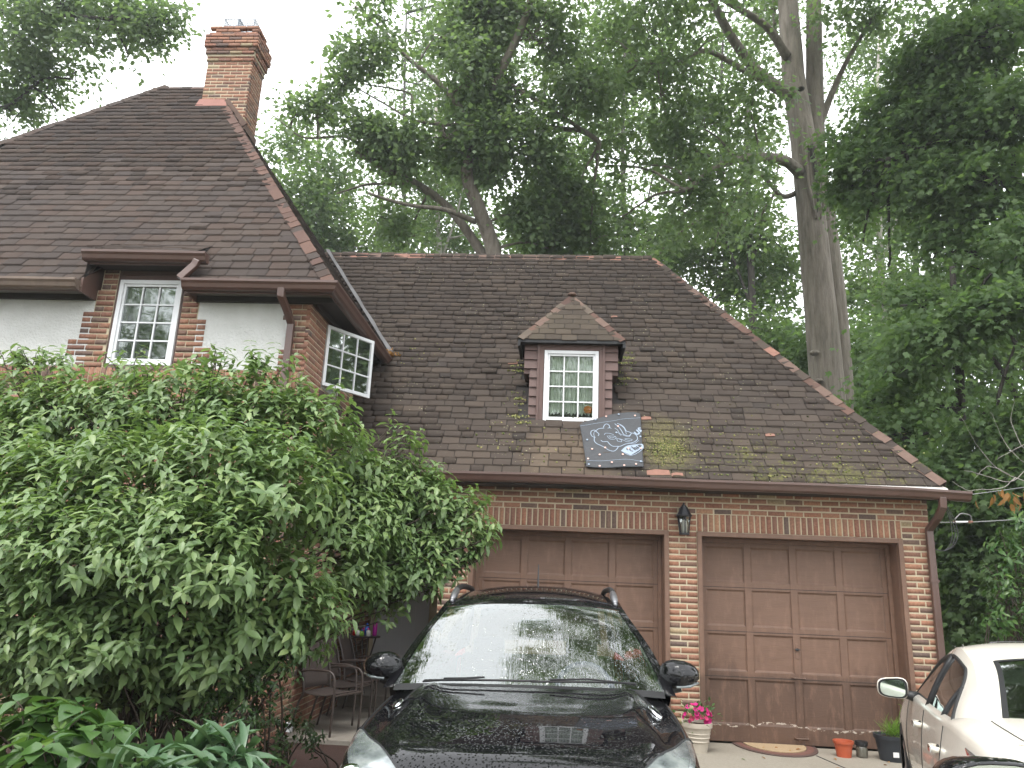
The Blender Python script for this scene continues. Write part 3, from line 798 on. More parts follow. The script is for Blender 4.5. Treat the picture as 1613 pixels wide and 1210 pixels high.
# side wall with the casement opening
sy0, sy1, sz0, sz1 = 8.60, 9.26, 3.84, 4.62
core.box(XW-.3, XW+.003, YW+.3, sy0, 0, 4.78); core.box(XW-.3, XW+.003, sy1, 14.6, 0, 4.78)
core.box(XW-.3, XW+.003, sy0, sy1, 0, sz0); core.box(XW-.3, XW+.003, sy0, sy1, sz1, 4.78)
core.box(-10.6, -10.3, YW+.3, 14.6, 0, 4.78); core.box(-10.3, XW-.3, 14.3, 14.6, 0, 4.78)
hw = core.build('wall', M_MORTAR, H)
BZ = .0668
# quoins: extents of each course (z from the soffit down)
fr = []; vis = []
def course(x0, x1, z, k, dep=.11, y=YW-.028, L=.2032, v=1, ay=(0, 1, 0), h=.0535):
    for xc, l in bricks_row(x0, x1, z, BZ, k % 2 == 1, L):
        fr.append(bframe((xc, y, z), l, h*RS.uniform(.96, 1.04), ay=ay, dep=dep)); vis.append(v)
nk = 75
for k in range(nk):
    z = 5.02-k*BZ
    # left of the window
    if z > 4.78: xl = -5.345
    elif z > 4.50: xl = -5.385
    elif z > 4.19: xl = -5.515
    elif z > 3.985: xl = -5.63
    elif z > 3.86: xl = -5.50
    else: xl = None
    if xl is not None: course(xl, -5.178, z, k)
    if z < 4.85 and z > 3.86:
        xr = -4.175 if z > 4.42 else (-4.055 if z > 4.13 else -3.955)
        course(-4.357, xr, z, k)
    elif z >= 4.85: course(-4.357, -4.21, z, k)
    if 3.86 < z < 4.72:                          # the corner quoin
        kk = int((4.72-z)/.30)
        course(-3.17 if kk % 2 == 0 and z < 4.62 else -3.10, XW, z, k)
    if z <= 3.86 and not (3.65 < z <= 3.865): course(-7.4, XW, z, k, v=.35)
s = .0685                                         # soldier belt under the stucco
for i in range(int(4.6/s)):
    x = XW-.03-i*s; c = np.array((x, YW-.029+.055, 3.758))
    fr.append(frame(c+np.array((0, RS.uniform(-.003, .003), 0)), np.array((0, 0, 1.))*.198, np.array((0, 1., 0))*.11, np.array((-1., 0, 0))*(s-.011))); vis.append(.6)
# side wall, facing +X
for k in range(71):
    z = 4.72-k*BZ
    if 3.65 < z < 3.865 and False: continue
    segs = [(YW-.02, 10.7)] if z > 3.2 else [(YW-.02, 12.0)]
    if sz0 < z < sz1: segs = [(YW-.02, sy0-.01), (sy1+.01, 10.7)]
    for a, b in segs:
        for yc, l in bricks_row(a, b, z, BZ, k % 2 == 0):
            fr.append(bframe((XW+.008, yc, z), l, .0555*RS.uniform(.96, 1.04), (0, 1, 0), (-1, 0, 0), .05)); vis.append(1 if z > 3.3 and yc < 9.9 else .05)
HB, HV = fr, vis
# stucco panels
for x0, x1 in ((-7.6, -5.40), (-4.16, -3.115)):
    b = MB(); b.box(x0, x1, YW-.0215, YW+.02, 3.865, 4.79); b.build('stucco_panel', M_STUCCO, H)
# front window with brown casing
b = MB(); b.box(-5.178, -5.138, YW-.005, YW+.2, 3.86, 5.06); b.box(-4.386, -4.357, YW-.005, YW+.2, 3.86, 5.06)
b.box(-5.138, -4.386, YW-.006, YW+.2, 4.915, 5.06); b.box(-5.138, -4.386, YW-.03, YW+.2, 3.84, 3.888)
b.build('window_casing', M_SIDING, H, bevel=.003)
b = MB(); b.box(-5.13, -4.39, YW-.018, YW-.006, 4.975, 5.0); b.build('casing_strip', M_TRIM, H)
window(H, 'front_window', -5.137, -4.387, 3.89, 4.91, YW-.035, 3, 4, .048, M_GLASS)
b = MB(); b.box(-5.2, -4.3, YW+.35, YW+.37, 3.7, 5.1); b.build('dark_room_panel', M_DARKIN, H)  # room shade as a near-black sheet close behind the panes
# open casement in the side wall
b = MB(); x = XW
for a, c, d, e_ in ((sy0, sy0+.04, sz0, sz1), (sy1-.04, sy1, sz0, sz1), (sy0+.04, sy1-.04, sz0, sz0+.04), (sy0+.04, sy1-.04, sz1-.04, sz1)):
    b.box(x-.1, x+.012, a, c, d, e_)
cf = b.build('casement_window', M_WHITE, H, bevel=.003)
b = MB(); b.box(x-.35, x-.33, sy0-.05, sy1+.05, sz0-.05, sz1+.05); b.build('dark_room_panel', M_DARKIN, H)  # near-black sheet gives the open casement its dark interior
hA = np.array((XW+.016, 8.565, 0)); hd = np.array((-2.43, 9.19, 0))-hA; hw_ = np.linalg.norm(hd); hd /= hw_
def sash_box(mb, a, c, z0, z1, t0=-.018, t1=.018):
    nrm = np.array((hd[1], -hd[0], 0))
    pts = []
    for z in (z0, z1):
        for u, t in ((a, t0), (c, t0), (c, t1), (a, t1)): p = hA+hd*u+nrm*t; pts.append((p[0], p[1], z))
    mb.hexa(pts)
b = MB(); fw = .042; z0, z1 = 3.862, 4.612
sash_box(b, 0, fw, z0, z1); sash_box(b, hw_-fw, hw_, z0, z1); sash_box(b, fw, hw_-fw, z0, z0+fw); sash_box(b, fw, hw_-fw, z1-fw, z1)
so = b.build('open_sash', M_WHITE, H, bevel=.003)
pw, ph = (hw_-2*fw)/3, (z1-z0-2*fw)/3
for i in range(3):
    for k in range(3):
        b = MB(); sash_box(b, fw+i*pw+.002, fw+(i+1)*pw-.002, z0+fw+k*ph+.002, z0+fw+(k+1)*ph-.002, -.002, .002); b.build('pane', M_GLASSC, so)
for i in (1, 2):
    b = MB(); sash_box(b, fw+i*pw-.008, fw+i*pw+.008, z0+fw, z1-fw, -.011, .011); b.build('glazing_bar', M_WHITE, so)
    b = MB(); sash_box(b, fw, hw_-fw, z0+fw+i*ph-.008, z0+fw+i*ph+.008, -.013, .013); b.build('glazing_bar', M_WHITE, so)
b = MB(); b.hexa([(XW-.05, sy0-.06, sz0-.16), (XW+.07, sy0-.06, sz0-.19), (XW+.07, sy1+.06, sz0-.19), (XW-.05, sy1+.06, sz0-.16), (XW-.05, sy0-.06, sz0-.01), (XW+.07, sy0-.06, sz0-.07), (XW+.07, sy1+.06, sz0-.07), (XW-.05, sy1+.06, sz0-.01)])
b.build('window_sill', plain('dark_brick_sill', (.09, .06, .055), .9, .3, 20, .5), H)

# ---- roof: hip roof with a notch over the front window
T2 = math.atan(1.4); S2, C2 = math.sin(T2), math.cos(T2)
yE, zE, xE = 7.70, 4.80, -2.56; yR, zR = 11.35, 9.91; xr0, xr1 = -7.26, -6.21; xL = -10.91
def rp(x, yy): return (x, yy, zE-.012+1.4*(yy-yE))
b = MB(); nx0, nx1, ny = -5.40, -4.20, 8.15
b.add([rp(xL, yE), rp(nx0, yE), rp(nx0, ny), rp(xr0, yR)], [(0, 1, 2, 3)])
b.add([rp(nx0, ny), rp(nx1, ny), rp(xr1, yR), rp(xr0, yR)], [(0, 1, 2, 3)])
b.add([rp(nx1, yE), rp(xE, yE), rp(xr1, yR), rp(nx1, ny)], [(0, 1, 2, 3)])
b.add([rp(xE, yE), (xE, 15, zE-.012), rp(xr1, yR)], [(0, 1, 2)])
b.add([(xE, 15, zE-.012), (xL, 15, zE-.012), rp(xr0, yR), rp(xr1, yR)], [(0, 1, 2, 3)])
b.add([(xL, 15, zE-.012), rp(xL, yE), rp(xr0, yR)], [(0, 1, 2)])
b.add([rp(nx0, yE), rp(nx0, ny), (nx0, yE+.02, 5.13)], [(0, 1, 2)]); b.add([rp(nx1, yE), (nx1, yE+.02, 5.13), rp(nx1, ny)], [(0, 1, 2)])
b.add([(nx0-.0, 7.72, 5.13), (nx1, 7.72, 5.13), rp(nx1, ny), rp(nx0, ny)], [(0, 1, 2, 3)])
hroof = b.build('roof', M_SHEATH, H)
S = np.array([0, C2, S2]); N = np.array([0, -S2, C2]); U = np.array([1., 0, 0]); O = np.array((0, yE-.03, zE-.042))
Lh = (zR-zE)/S2+.02
fr = roof_rows(O, U, S, N, lambda v: max(xL+v*C2, -8.6), lambda v: xE-.0-(v-.03)*C2, Lh, expo=.152, tab=.225, rough=.6, th=.022)
keep = []
for f in fr:
    x, yy = f[0, 3], f[1, 3]; wd_ = f[0, 0]
    if yy < ny-.02 and x+wd_/2 > nx0+.02 and x-wd_/2 < nx1-.02:
        if x < nx0 and x+wd_/2 > nx0: 
            e = nx0+.02; l = x-wd_/2; f[0, 3] = (l+e)/2; f[:3, 0] *= (e-l)/wd_
        elif x > nx1:
            e = nx1-.02; r_ = x+wd_/2; f[0, 3] = (r_+e)/2; f[:3, 0] *= (r_-e)/wd_
        else: continue
    if -6.2 < f[0, 3] < -5.4 and 10.9 < f[1, 3] < 11.3: continue
    keep.append(f)
# the small shed roof over the notch
Sn = np.array(rp(0, ny))-np.array((0, 7.70, 5.135)); Ln = np.linalg.norm(Sn); Sn /= Ln; Nn = np.cross(U, Sn)
keep += roof_rows(np.array((0, 7.69, 5.135)), U, Sn, Nn, lambda v: nx0-.02, lambda v: nx1+.02, Ln, expo=.16, tab=.235, rough=.55, th=.02)
pieces('shingle', 'shingles', hroof, keep, SHING, M_SH_HOUSE, 300)
SS = np.array([-C2, 0, S2]); NS = np.array([S2, 0, C2]); US = np.array([0, 1., 0])
fr = roof_rows(np.array((xE+.03, 0, zE-.042)), US, SS, NS, lambda v: yE+(v-.03)*C2, lambda v: 10.5+v*C2*1.02 if v < 2.8 else 15-v*C2, Lh, expo=.16, tab=.25, rough=.9, th=.022)
pieces('shingle', 'side_shingles', hroof, fr, SHING, M_SH_GAR, 0)
hx = np.array([xr1-xE, yR-yE, zR-zE]); hx /= np.linalg.norm(hx)
wf = np.cross(N, hx); wf *= .125*np.sign(-wf[0])/np.linalg.norm(wf); ws = np.cross(NS, hx); ws *= .125*np.sign(ws[1])/np.linalg.norm(ws)
cap_run('hip_tile', hroof, (xE+.02, yE-.02, zE-.0), (-5.62, 10.76, 9.084), wf, ws, [M_CAP, M_CAP, M_CAP, M_SH_HOUSE], expo=.145)
hl = np.array([xr0-xL, yR-yE, zR-zE]); hl /= np.linalg.norm(hl)
NLs = np.array([-S2, 0, C2]); wf = np.cross(N, hl); wf *= .12*np.sign(wf[0])/np.linalg.norm(wf); ws = np.cross(NLs, hl); ws *= .12*np.sign(ws[1])/np.linalg.norm(ws)
cap_run('hip_tile', hroof, (xL, yE, zE+.01), (xr0, yR, zR+.01), wf, ws, [M_SH_HOUSE], expo=.145)
cap_run('ridge_tile', hroof, (xr0-.1, yR, zR+.0), (xr1+.05, yR, zR+.0), -S*.1, np.array([0, C2, -S2])*.1, [M_SH_HOUSE, M_CAP], expo=.145)
# valley flashing between house roof and garage roof
a = np.array((-2.50, 10.44, 4.78)); c = np.array((-4.19, 12.14, 7.16))
b = MB(); nseg = 14; P = np.zeros((nseg+1, 3, 3)); vd = (c-a)/np.linalg.norm(c-a)
for i in range(nseg+1):
    p = a+(c-a)*i/nseg; wob = .008*math.sin(i*1.9)
    P[i] = [p+np.array((-.02, -.0, .075)), p+np.array((.045+wob, -.03, .06)), p+np.array((.085+wob, -.055, .005))]
b.grid(P); b.build('valley_flashing', M_FLASH, H, solid=.006)
# eaves
for xa, xb in ((nx0-.025, nx0+.004), (nx1-.004, nx1+.025)):   # boxed ends of the eave at the notch
    b = MB(); b.prism([(xa, yE-.005, zE-.15), (xa, YW, zE-.15), (xa, YW+.16, 5.20), (xa, yE-.005, zE+.01)], (xb-xa, 0, 0)); b.build('eave_return', M_TRIM, H)
b = MB()
b.box(xL+.1, nx0, yE+.02, YW, zE-.085, zE-.06); b.box(nx1, xE-.02, yE+.02, YW-.02, zE-.085, zE-.06)
b.build('soffit', M_SOFFGR, H)
b = MB(); b.box(XW+.02, xE-.02, YW-.02, 10.4, zE-.085, zE-.06); b.box(nx1, xE-.02, YW-.075, YW-.02, zE-.15, zE-.086); b.box(xL+.1, nx0, YW-.06, YW, zE-.15, zE-.086); b.box(XW+.01, XW+.06, YW, 10.4, zE-.16, zE-.086)
b.build('frieze_board', M_SOFFIT, H)
b = MB(); b.box(xL+.1, nx0, yE, yE+.02, zE-.14, zE-.035); b.box(nx1, xE-.02, yE, yE+.02, zE-.14, zE-.035); b.box(xE-.02, xE, yE, 10.45, zE-.14, zE-.03)
b.box(nx0+.0, nx1, 7.73, 7.76, 5.0, 5.12); b.build('fascia', M_TRIM, H)
b = MB(); b.box(nx0+.03, nx1-.02, 7.76, YW-.008, 5.03, 5.07); b.build('shed_soffit', M_SOFFIT, H)
gutter('gutter', H, [(xL, yE, zE-.02), (nx0-.02, yE, zE-.03)], [(0, -1)]*2, M_GUTOLD)
gutter('gutter', H, [(nx1-.01, yE, zE-.015), (xE-.02, yE, zE-.02), (xE-.02, 10.52, zE-.045)], [(0, -1), (1, -1), (1, 0)], M_GUTTER)
gutter('gutter', H, [(nx0-.03, 7.73, 5.125), (nx1+.20, 7.73, 5.115)], [(0, -1)]*2, M_GUTTER)
b = MB(); b.prism([(nx0-.12, yE-.02, zE-.1), (nx0-.0, yE-.02, zE-.1), (nx0-.0, yE+.2, zE+.26), (nx0-.12, yE+.2, zE+.26)], (0, .03, .04)); b.build('barge_trim', M_TRIM, H)
downspout('downspout', H, [(-4.10, 7.66, 5.02), (-4.12, 7.66, 4.97), (-4.24, 7.62, 4.80)], M_GUTTER)
downspout('downspout', H, [(-3.09, 7.64, 4.70), (-3.09, 7.65, 4.62), (-3.06, 7.80, 4.50), (-3.05, 7.93, 4.40), (-3.05, 7.93, 2.0)], M_GUTTER)
# dry leaves clogging the low end of the side gutter
V, F, R_ = [], [], []
for i in range(140):
    p = np.array((-2.50+RS.normal(0, .05), 10.46+RS.normal(0, .07), 4.80+abs(RS.normal(0, .03))))
    q = RS.normal(0, 1, (2, 3)); q /= np.linalg.norm(q, axis=1)[:, None]; q *= .028
    b0 = len(V); V += [p-q[0], p+q[1]*.6, p+q[0], p-q[1]*.6]; F.append((b0, b0+1, b0+2, b0+3)); R_.append(RS.rand())
o = link('gutter_leaves', np_mesh('gutter_leaves', np.array(V), np.array(F), M_LF_DEAD, np.array(R_)), H); o['kind'] = 'stuff'

# ---- chimney
cx0, cx1, cy0, cy1 = -6.185, -5.40, 10.89, 11.36
b = MB(); b.box(cx0+.004, cx1-.004, cy0+.004, cy1-.004, 8.3, 10.62); b.box(cx0-.02, cx1+.02, cy0-.02, cy1+.02, 10.2, 10.66); b.build('chimney', M_MORTAR, H)
ch = [o for o in H.children if o.name == 'chimney'][0]
for k in range(36):
    z = 8.55+k*.0635; g = 0.
    if z > 10.62: g = .035
    elif z > 10.36: g = .075
    elif z > 10.25: g = .045
    elif z > 10.13: g = .018
    rag = z > 10.66
    for xc, l in bricks_row(cx0-g, cx1+g, z, 0, k % 2 == 0):
        if z < min(9.27, 8.78+1.4*max(0, (-5.40-xc)))-.05: continue
        if rag and RS.rand() < .35: continue
        HB.append(bframe((xc, cy0-g, z), l, .053, dep=.07)); HV.append(1.6)
    for yc, l in bricks_row(cy0-g+.075, cy1+g, z, 0, k % 2 == 1):
        if rag and RS.rand() < .3: continue
        HB.append(bframe((cx1+g, yc, z), l, .053, (0, 1, 0), (-1, 0, 0), .07)); HV.append(1.4)
pieces('brick', 'brickwork', hw, HB, BRICK, M_BRICK2, 300, HV)
b = MB(); b.hexa([(cx0-.06, cy0-.07, 9.20), (-5.70, cy0-.07, 9.20), (-5.72, cy0+.0, 9.24), (cx0-.04, cy0, 9.24), (cx0-.03, cy0-.012, 9.37), (-5.78, cy0-.012, 9.36), (-5.78, cy0+.01, 9.36), (cx0-.03, cy0+.01, 9.37)])
b.build('chimney_flashing', plain('painted_flashing', (.26, .12, .095), .8, .2, 8, .3), H)
b = MB()
p0 = np.array((-5.76, cy0-.012, 9.34)); p1 = np.array((cx1+.02, cy0-.012, 8.86)); p2 = np.array((cx1+.02, cy1, 8.84))
for a, c in ((p0, p1), (p1, p2)): b.beam(a, c, .03, .12)
b.build('chimney_flashing', M_TERRA2, H)
# two wire chimney guards on the flues
for x0, x1 in ((-6.03, -5.79), (-5.77, -5.50)):
    b = MB(); y0, y1, z0, z1 = cy0+.06, cy1-.06, 10.70, 11.02
    r = .009
    for z in (z0, z1):
        b.tube([(x0, y0, z), (x1, y0, z)], r, 4); b.tube([(x0, y1, z), (x1, y1, z)], r, 4); b.tube([(x0, y0, z), (x0, y1, z)], r, 4); b.tube([(x1, y0, z), (x1, y1, z)], r, 4)
    for x in (x0, x1):
        for yy in (y0, y1): b.tube([(x, yy, z0), (x, yy, z1)], r, 4)
    n = 9
    for i in range(1, n):
        t = i/n; x = x0+(x1-x0)*t; yy = y0+(y1-y0)*t; z = z0+(z1-z0)*t; r2 = .0038
        for yk in (y0, y1): b.tube([(x, yk, z0), (x, yk, z1)], r2, 3); b.tube([(x0, yk, z), (x1, yk, z)], r2, 3)
        for xk in (x0, x1): b.tube([(xk, yy, z0), (xk, yy, z1)], r2, 3); b.tube([(xk, y0, z), (xk, y1, z)], r2, 3)
        b.tube([(x, y0, z1), (x, y1, z1)], r2, 3); b.tube([(x0, yy, z1), (x1, yy, z1)], r2, 3)
    b.build('chimney_guard', M_GALV, H)
    b = MB(); b.box(x0+.02, x1-.02, y0+.02, y1-.02, 10.6, 10.75); b.build('flue', M_TERRA2, H)
# ---------------------------------------------------------------- cars (built nose at y=0, tail towards +y, then set in place)
def ip(xs, ys):
    """smooth (monotone cubic) interpolation through control points"""
    xs = np.array(xs, float); ys = np.array(ys, float); h = np.diff(xs); d = np.diff(ys)/h
    m = np.zeros_like(ys); m[0], m[-1] = d[0], d[-1]
    for i in range(1, len(xs)-1):
        m[i] = 0 if d[i-1]*d[i] <= 0 else 3*(h[i-1]+h[i])/((2*h[i]+h[i-1])/d[i-1]+(h[i]+2*h[i-1])/d[i])
    def f(x):
        x = np.clip(np.asarray(x, float), xs[0], xs[-1]); i = np.clip(np.searchsorted(xs, x)-1, 0, len(h)-1)
        t = (x-xs[i])/h[i]
        return (2*t**3-3*t**2+1)*ys[i]+(t**3-2*t**2+t)*h[i]*m[i]+(-2*t**3+3*t**2)*ys[i+1]+(t**3-t**2)*h[i]*m[i+1]
    return f

class Car:
    def __init__(s, **k): s.__dict__.update(k)
    def side_x(s, y, z):                 # half width at height z of the flank
        wv = s.hw(y); zs = s.zs(y)
        q = (z-s.zmid)/(.5 if z < s.zmid else max(.1, zs-s.zmid))
        x = wv*(1-(.10 if z < s.zmid else s.tum)*np.clip(abs(q), 0, 1.4)**2.0)
        for yc in s.wheels: x += .018*math.exp(-((y-yc)/.36)**2)*math.exp(-((z-.62)/.22)**2)
        return x
    def top(s, y, u):                    # point of the upper deck, u = -1..1 across
        xs = s.side_x(y, s.zs(y)); zs, zt = s.zs(y), s.zt(y)
        a = abs(u); k = (1-a**s.pw)**(1/s.pw)
        z = zs+(zt-zs)*k
        if s.ridge: z += s.ridge*math.exp(-((a-.70)/.09)**2)*min(1, max(0, (y-.1)/.4))*(1 if y < s.ycowl+.2 else 0)-s.ridge*.9*math.exp(-((a-.86)/.06)**2)*min(1, max(0, (y-.1)/.4))*(1 if y < s.ycowl+.2 else 0)
        return np.array((u*xs, y, z))
    def body(s, root, mat):
        ys = np.unique(np.round(np.concatenate([np.linspace(0, .3, 14), np.linspace(.3, s.L-.3, 84), np.linspace(s.L-.3, s.L, 12)]), 4))
        nz, nu = 12, 30; cols = []
        for y in ys:
            zb = s.zb(y)
            for yc in s.wheels:
                d = s.arch**2-(y-yc)**2
                if d > 0: zb = max(zb, s.rw+math.sqrt(d))
            zs = s.zs(y); row = []
            zz = [zb+(zs-zb)*i/nz for i in range(nz)]
            left = [np.array((-s.side_x(y, z), y, z)) for z in zz]
            mid = [s.top(y, -math.cos(math.pi*j/nu)) for j in range(nu+1)]
            right = [np.array((s.side_x(y, z), y, z)) for z in zz[::-1]]
            row = [left[0]*np.array((.86, 1, 1))]+left+mid+right+[right[-1]*np.array((.86, 1, 1))]
            cols.append(row)
        P = np.array(cols)
        m = MB(); n = P.shape[1]; m.v = [tuple(p) for p in P.reshape(-1, 3)]
        for i in range(len(ys)-1):
            ymid = (ys[i]+ys[i+1])/2
            for j in range(n-1):
                inside = s.cab[0] < ymid < s.cab[1] and 1+nz+3 < j < n-1-nz-4-1
                if not inside: m.f.append((i*n+j, (i+1)*n+j, (i+1)*n+j+1, i*n+j+1))
        m.f.append(tuple(range(n))); m.f.append(tuple((len(ys)-1)*n+j for j in range(n))[::-1])
        me = m.mesh('body', mat, True)
        for p in list(me.polygons)[-2:]: p.use_smooth = False
        o = link('body', me, root); return o
    # greenhouse: profile of the centre line and of its edge, both indexed by v
    def gh(s, v, u):
        c = np.array([s.gc_y(v), s.gc_z(v)]); e = np.array([s.ge_y(v), s.ge_z(v)]); k = abs(u)**2.6
        y, z = c+(e-c)*(abs(u)**2.0 if True else k)
        z = c[1]+(e[1]-c[1])*k; y = c[0]+(e[0]-c[0])*abs(u)**2
        return np.array((u*s.ge_x(v), y, z))
    def strip(s, v0, v1, u0, u1, nv=16, nu=24, off=0.):
        P = np.array([[s.gh(v0+(v1-v0)*i/nv, u0+(u1-u0)*j/nu) for j in range(nu+1)] for i in range(nv+1)])
        if off:
            du = np.gradient(P, axis=1); dv = np.gradient(P, axis=0); nrm = np.cross(du, dv); nrm /= np.linalg.norm(nrm, axis=2)[..., None]+1e-9
            sg = np.sign(nrm[nv//2, nu//2, 2]) or 1
            P = P+nrm*off*sg
        return P
def wheel(root, x, y, r, wid, side):
    t = MB(); n = 36
    prof = [(r*.64, -wid/2), (r*.93, -wid/2), (r, -wid*.36), (r, wid*.36), (r*.93, wid/2), (r*.64, wid/2)]
    V = []; 
    for rr, xx in prof:
        for k in range(n):
            a = 2*math.pi*k/n; V.append((x+xx, y+rr*math.cos(a), r+rr*math.sin(a)))
    t.add(V, [(i*n+k, i*n+(k+1) % n, (i+1)*n+(k+1) % n, (i+1)*n+k) for i in range(5) for k in range(n)])
    wo_ = t.build('wheel', M_RUBBER, root, smooth=False)
    d = MB(); xo = x+side*wid*.30
    for k in range(5):
        a = 2*math.pi*k/5; c, s_ = math.cos(a), math.sin(a)
        d.beam((xo, y+c*.05, r+s_*.05), (xo+side*.015, y+c*r*.62, r+s_*r*.62), .06, .03, up=(1, 0, 0))
    V = []
    for rr, xx in ((r*.60, -.05), (r*.66, 0), (r*.64, .02), (r*.58, .0)):
        for k in range(n):
            a = 2*math.pi*k/n; V.append((xo+side*xx, y+rr*math.cos(a), r+rr*math.sin(a)))
    d.add(V, [(i*n+k, i*n+(k+1) % n, (i+1)*n+(k+1) % n, (i+1)*n+k) for i in range(3) for k in range(n)])
    d.tube([(xo-side*.02, y, r), (xo+side*.025, y, r)], .07, 14)
    d.build('rim', M_ALLOY, wo_)
    return wo_

# ---- black crossover in front of the left door
SUV = thing('black_suv', 'rain-beaded black SUV parked nose-out before the left garage door', 'car', (-.150, 3.58, 0), (0, math.radians(-1.0), 0), local=True)
C = Car(L=4.28, hw=ip([0, .05, .16, .40, .80, 1.5, 3.3, 3.95, 4.2, 4.28], [.66, .76, .84, .898, .910, .900, .886, .85, .79, .70]),
        zs=ip([0, .12, .35, .7, 1.2, 1.6, 3.0, 3.9, 4.2, 4.28], [.68, .74, .82, .885, .935, .96, 1.0, 1.02, .95, .85]),
        zt=ip([0, .06, .14, .35, .7, 1.05, 1.30, 1.6, 3.5, 4.2, 4.28], [.80, .88, .935, .985, 1.035, 1.07, 1.088, 1.10, 1.06, 1.02, .92]),
        zb=ip([0, .2, 4.1, 4.28], [.30, .22, .24, .35]), zmid=.60, tum=.055, pw=3.0, wheels=(.86, 3.42), arch=.37, rw=.335, ridge=.020, ycowl=1.25, cab=(1.36, 4.0))
suv_body = C.body(SUV, M_CARBLK)
C.gc_y = ip([0, .5, 1, 1.15, 2, 3, 3.2, 4], [1.29, 1.62, 1.92, 2.02, 2.75, 3.62, 3.78, 4.10])
C.gc_z = ip([0, .5, 1, 1.15, 2, 3, 3.2, 4], [1.080, 1.335, 1.555, 1.595, 1.675, 1.625, 1.58, 1.12])
C.ge_y = ip([0, .5, 1, 1.15, 2, 3, 3.2, 4], [1.36, 1.70, 1.99, 2.09, 2.75, 3.50, 3.66, 3.98])
C.ge_z = ip([0, .5, 1, 1.15, 2, 3, 3.2, 4], [1.05, 1.295, 1.515, 1.55, 1.585, 1.54, 1.50, 1.10])
C.ge_x = ip([0, .5, 1, 1.15, 2, 3, 3.2, 4], [.885, .775, .635, .622, .625, .595, .59, .66])
b = MB(); b.grid(C.strip(.02, .985, -.95, .95, 20, 28)); b.build('windshield', M_WSHIELD, SUV, smooth=True)
for u0, u1 in ((-1, -.935), (.935, 1)):           # pillars
    b = MB(); b.grid(C.strip(-0.02, 1.02, u0, u1, 20, 4, .004)); b.build('windshield_pillar', M_CARBLK, SUV, smooth=True)
b = MB()
for u0, u1 in ((-.94, -.915), (.915, .94)): b.grid(C.strip(0.02, 1.0, u0, u1, 20, 2, -.003))
b.grid(C.strip(.94, 1.0, -.90, .90, 3, 20, -.003)); b.build('windshield_edge', M_PLBLK, SUV, smooth=True)
b = MB(); b.grid(C.strip(1.0, 3.1, -1, 1, 34, 30)); b.build('roof', M_CARBLK, SUV, smooth=True)
b = MB(); b.grid(C.strip(3.14, 3.9, -.9, .9, 10, 16)); b.build('rear_window', M_SIDEGL, SUV, smooth=True)
b = MB(); b.grid(C.strip(3.1, 3.16, -1, 1, 3, 24, .002)); b.build('rear_spoiler', M_CARBLK, SUV, smooth=True)
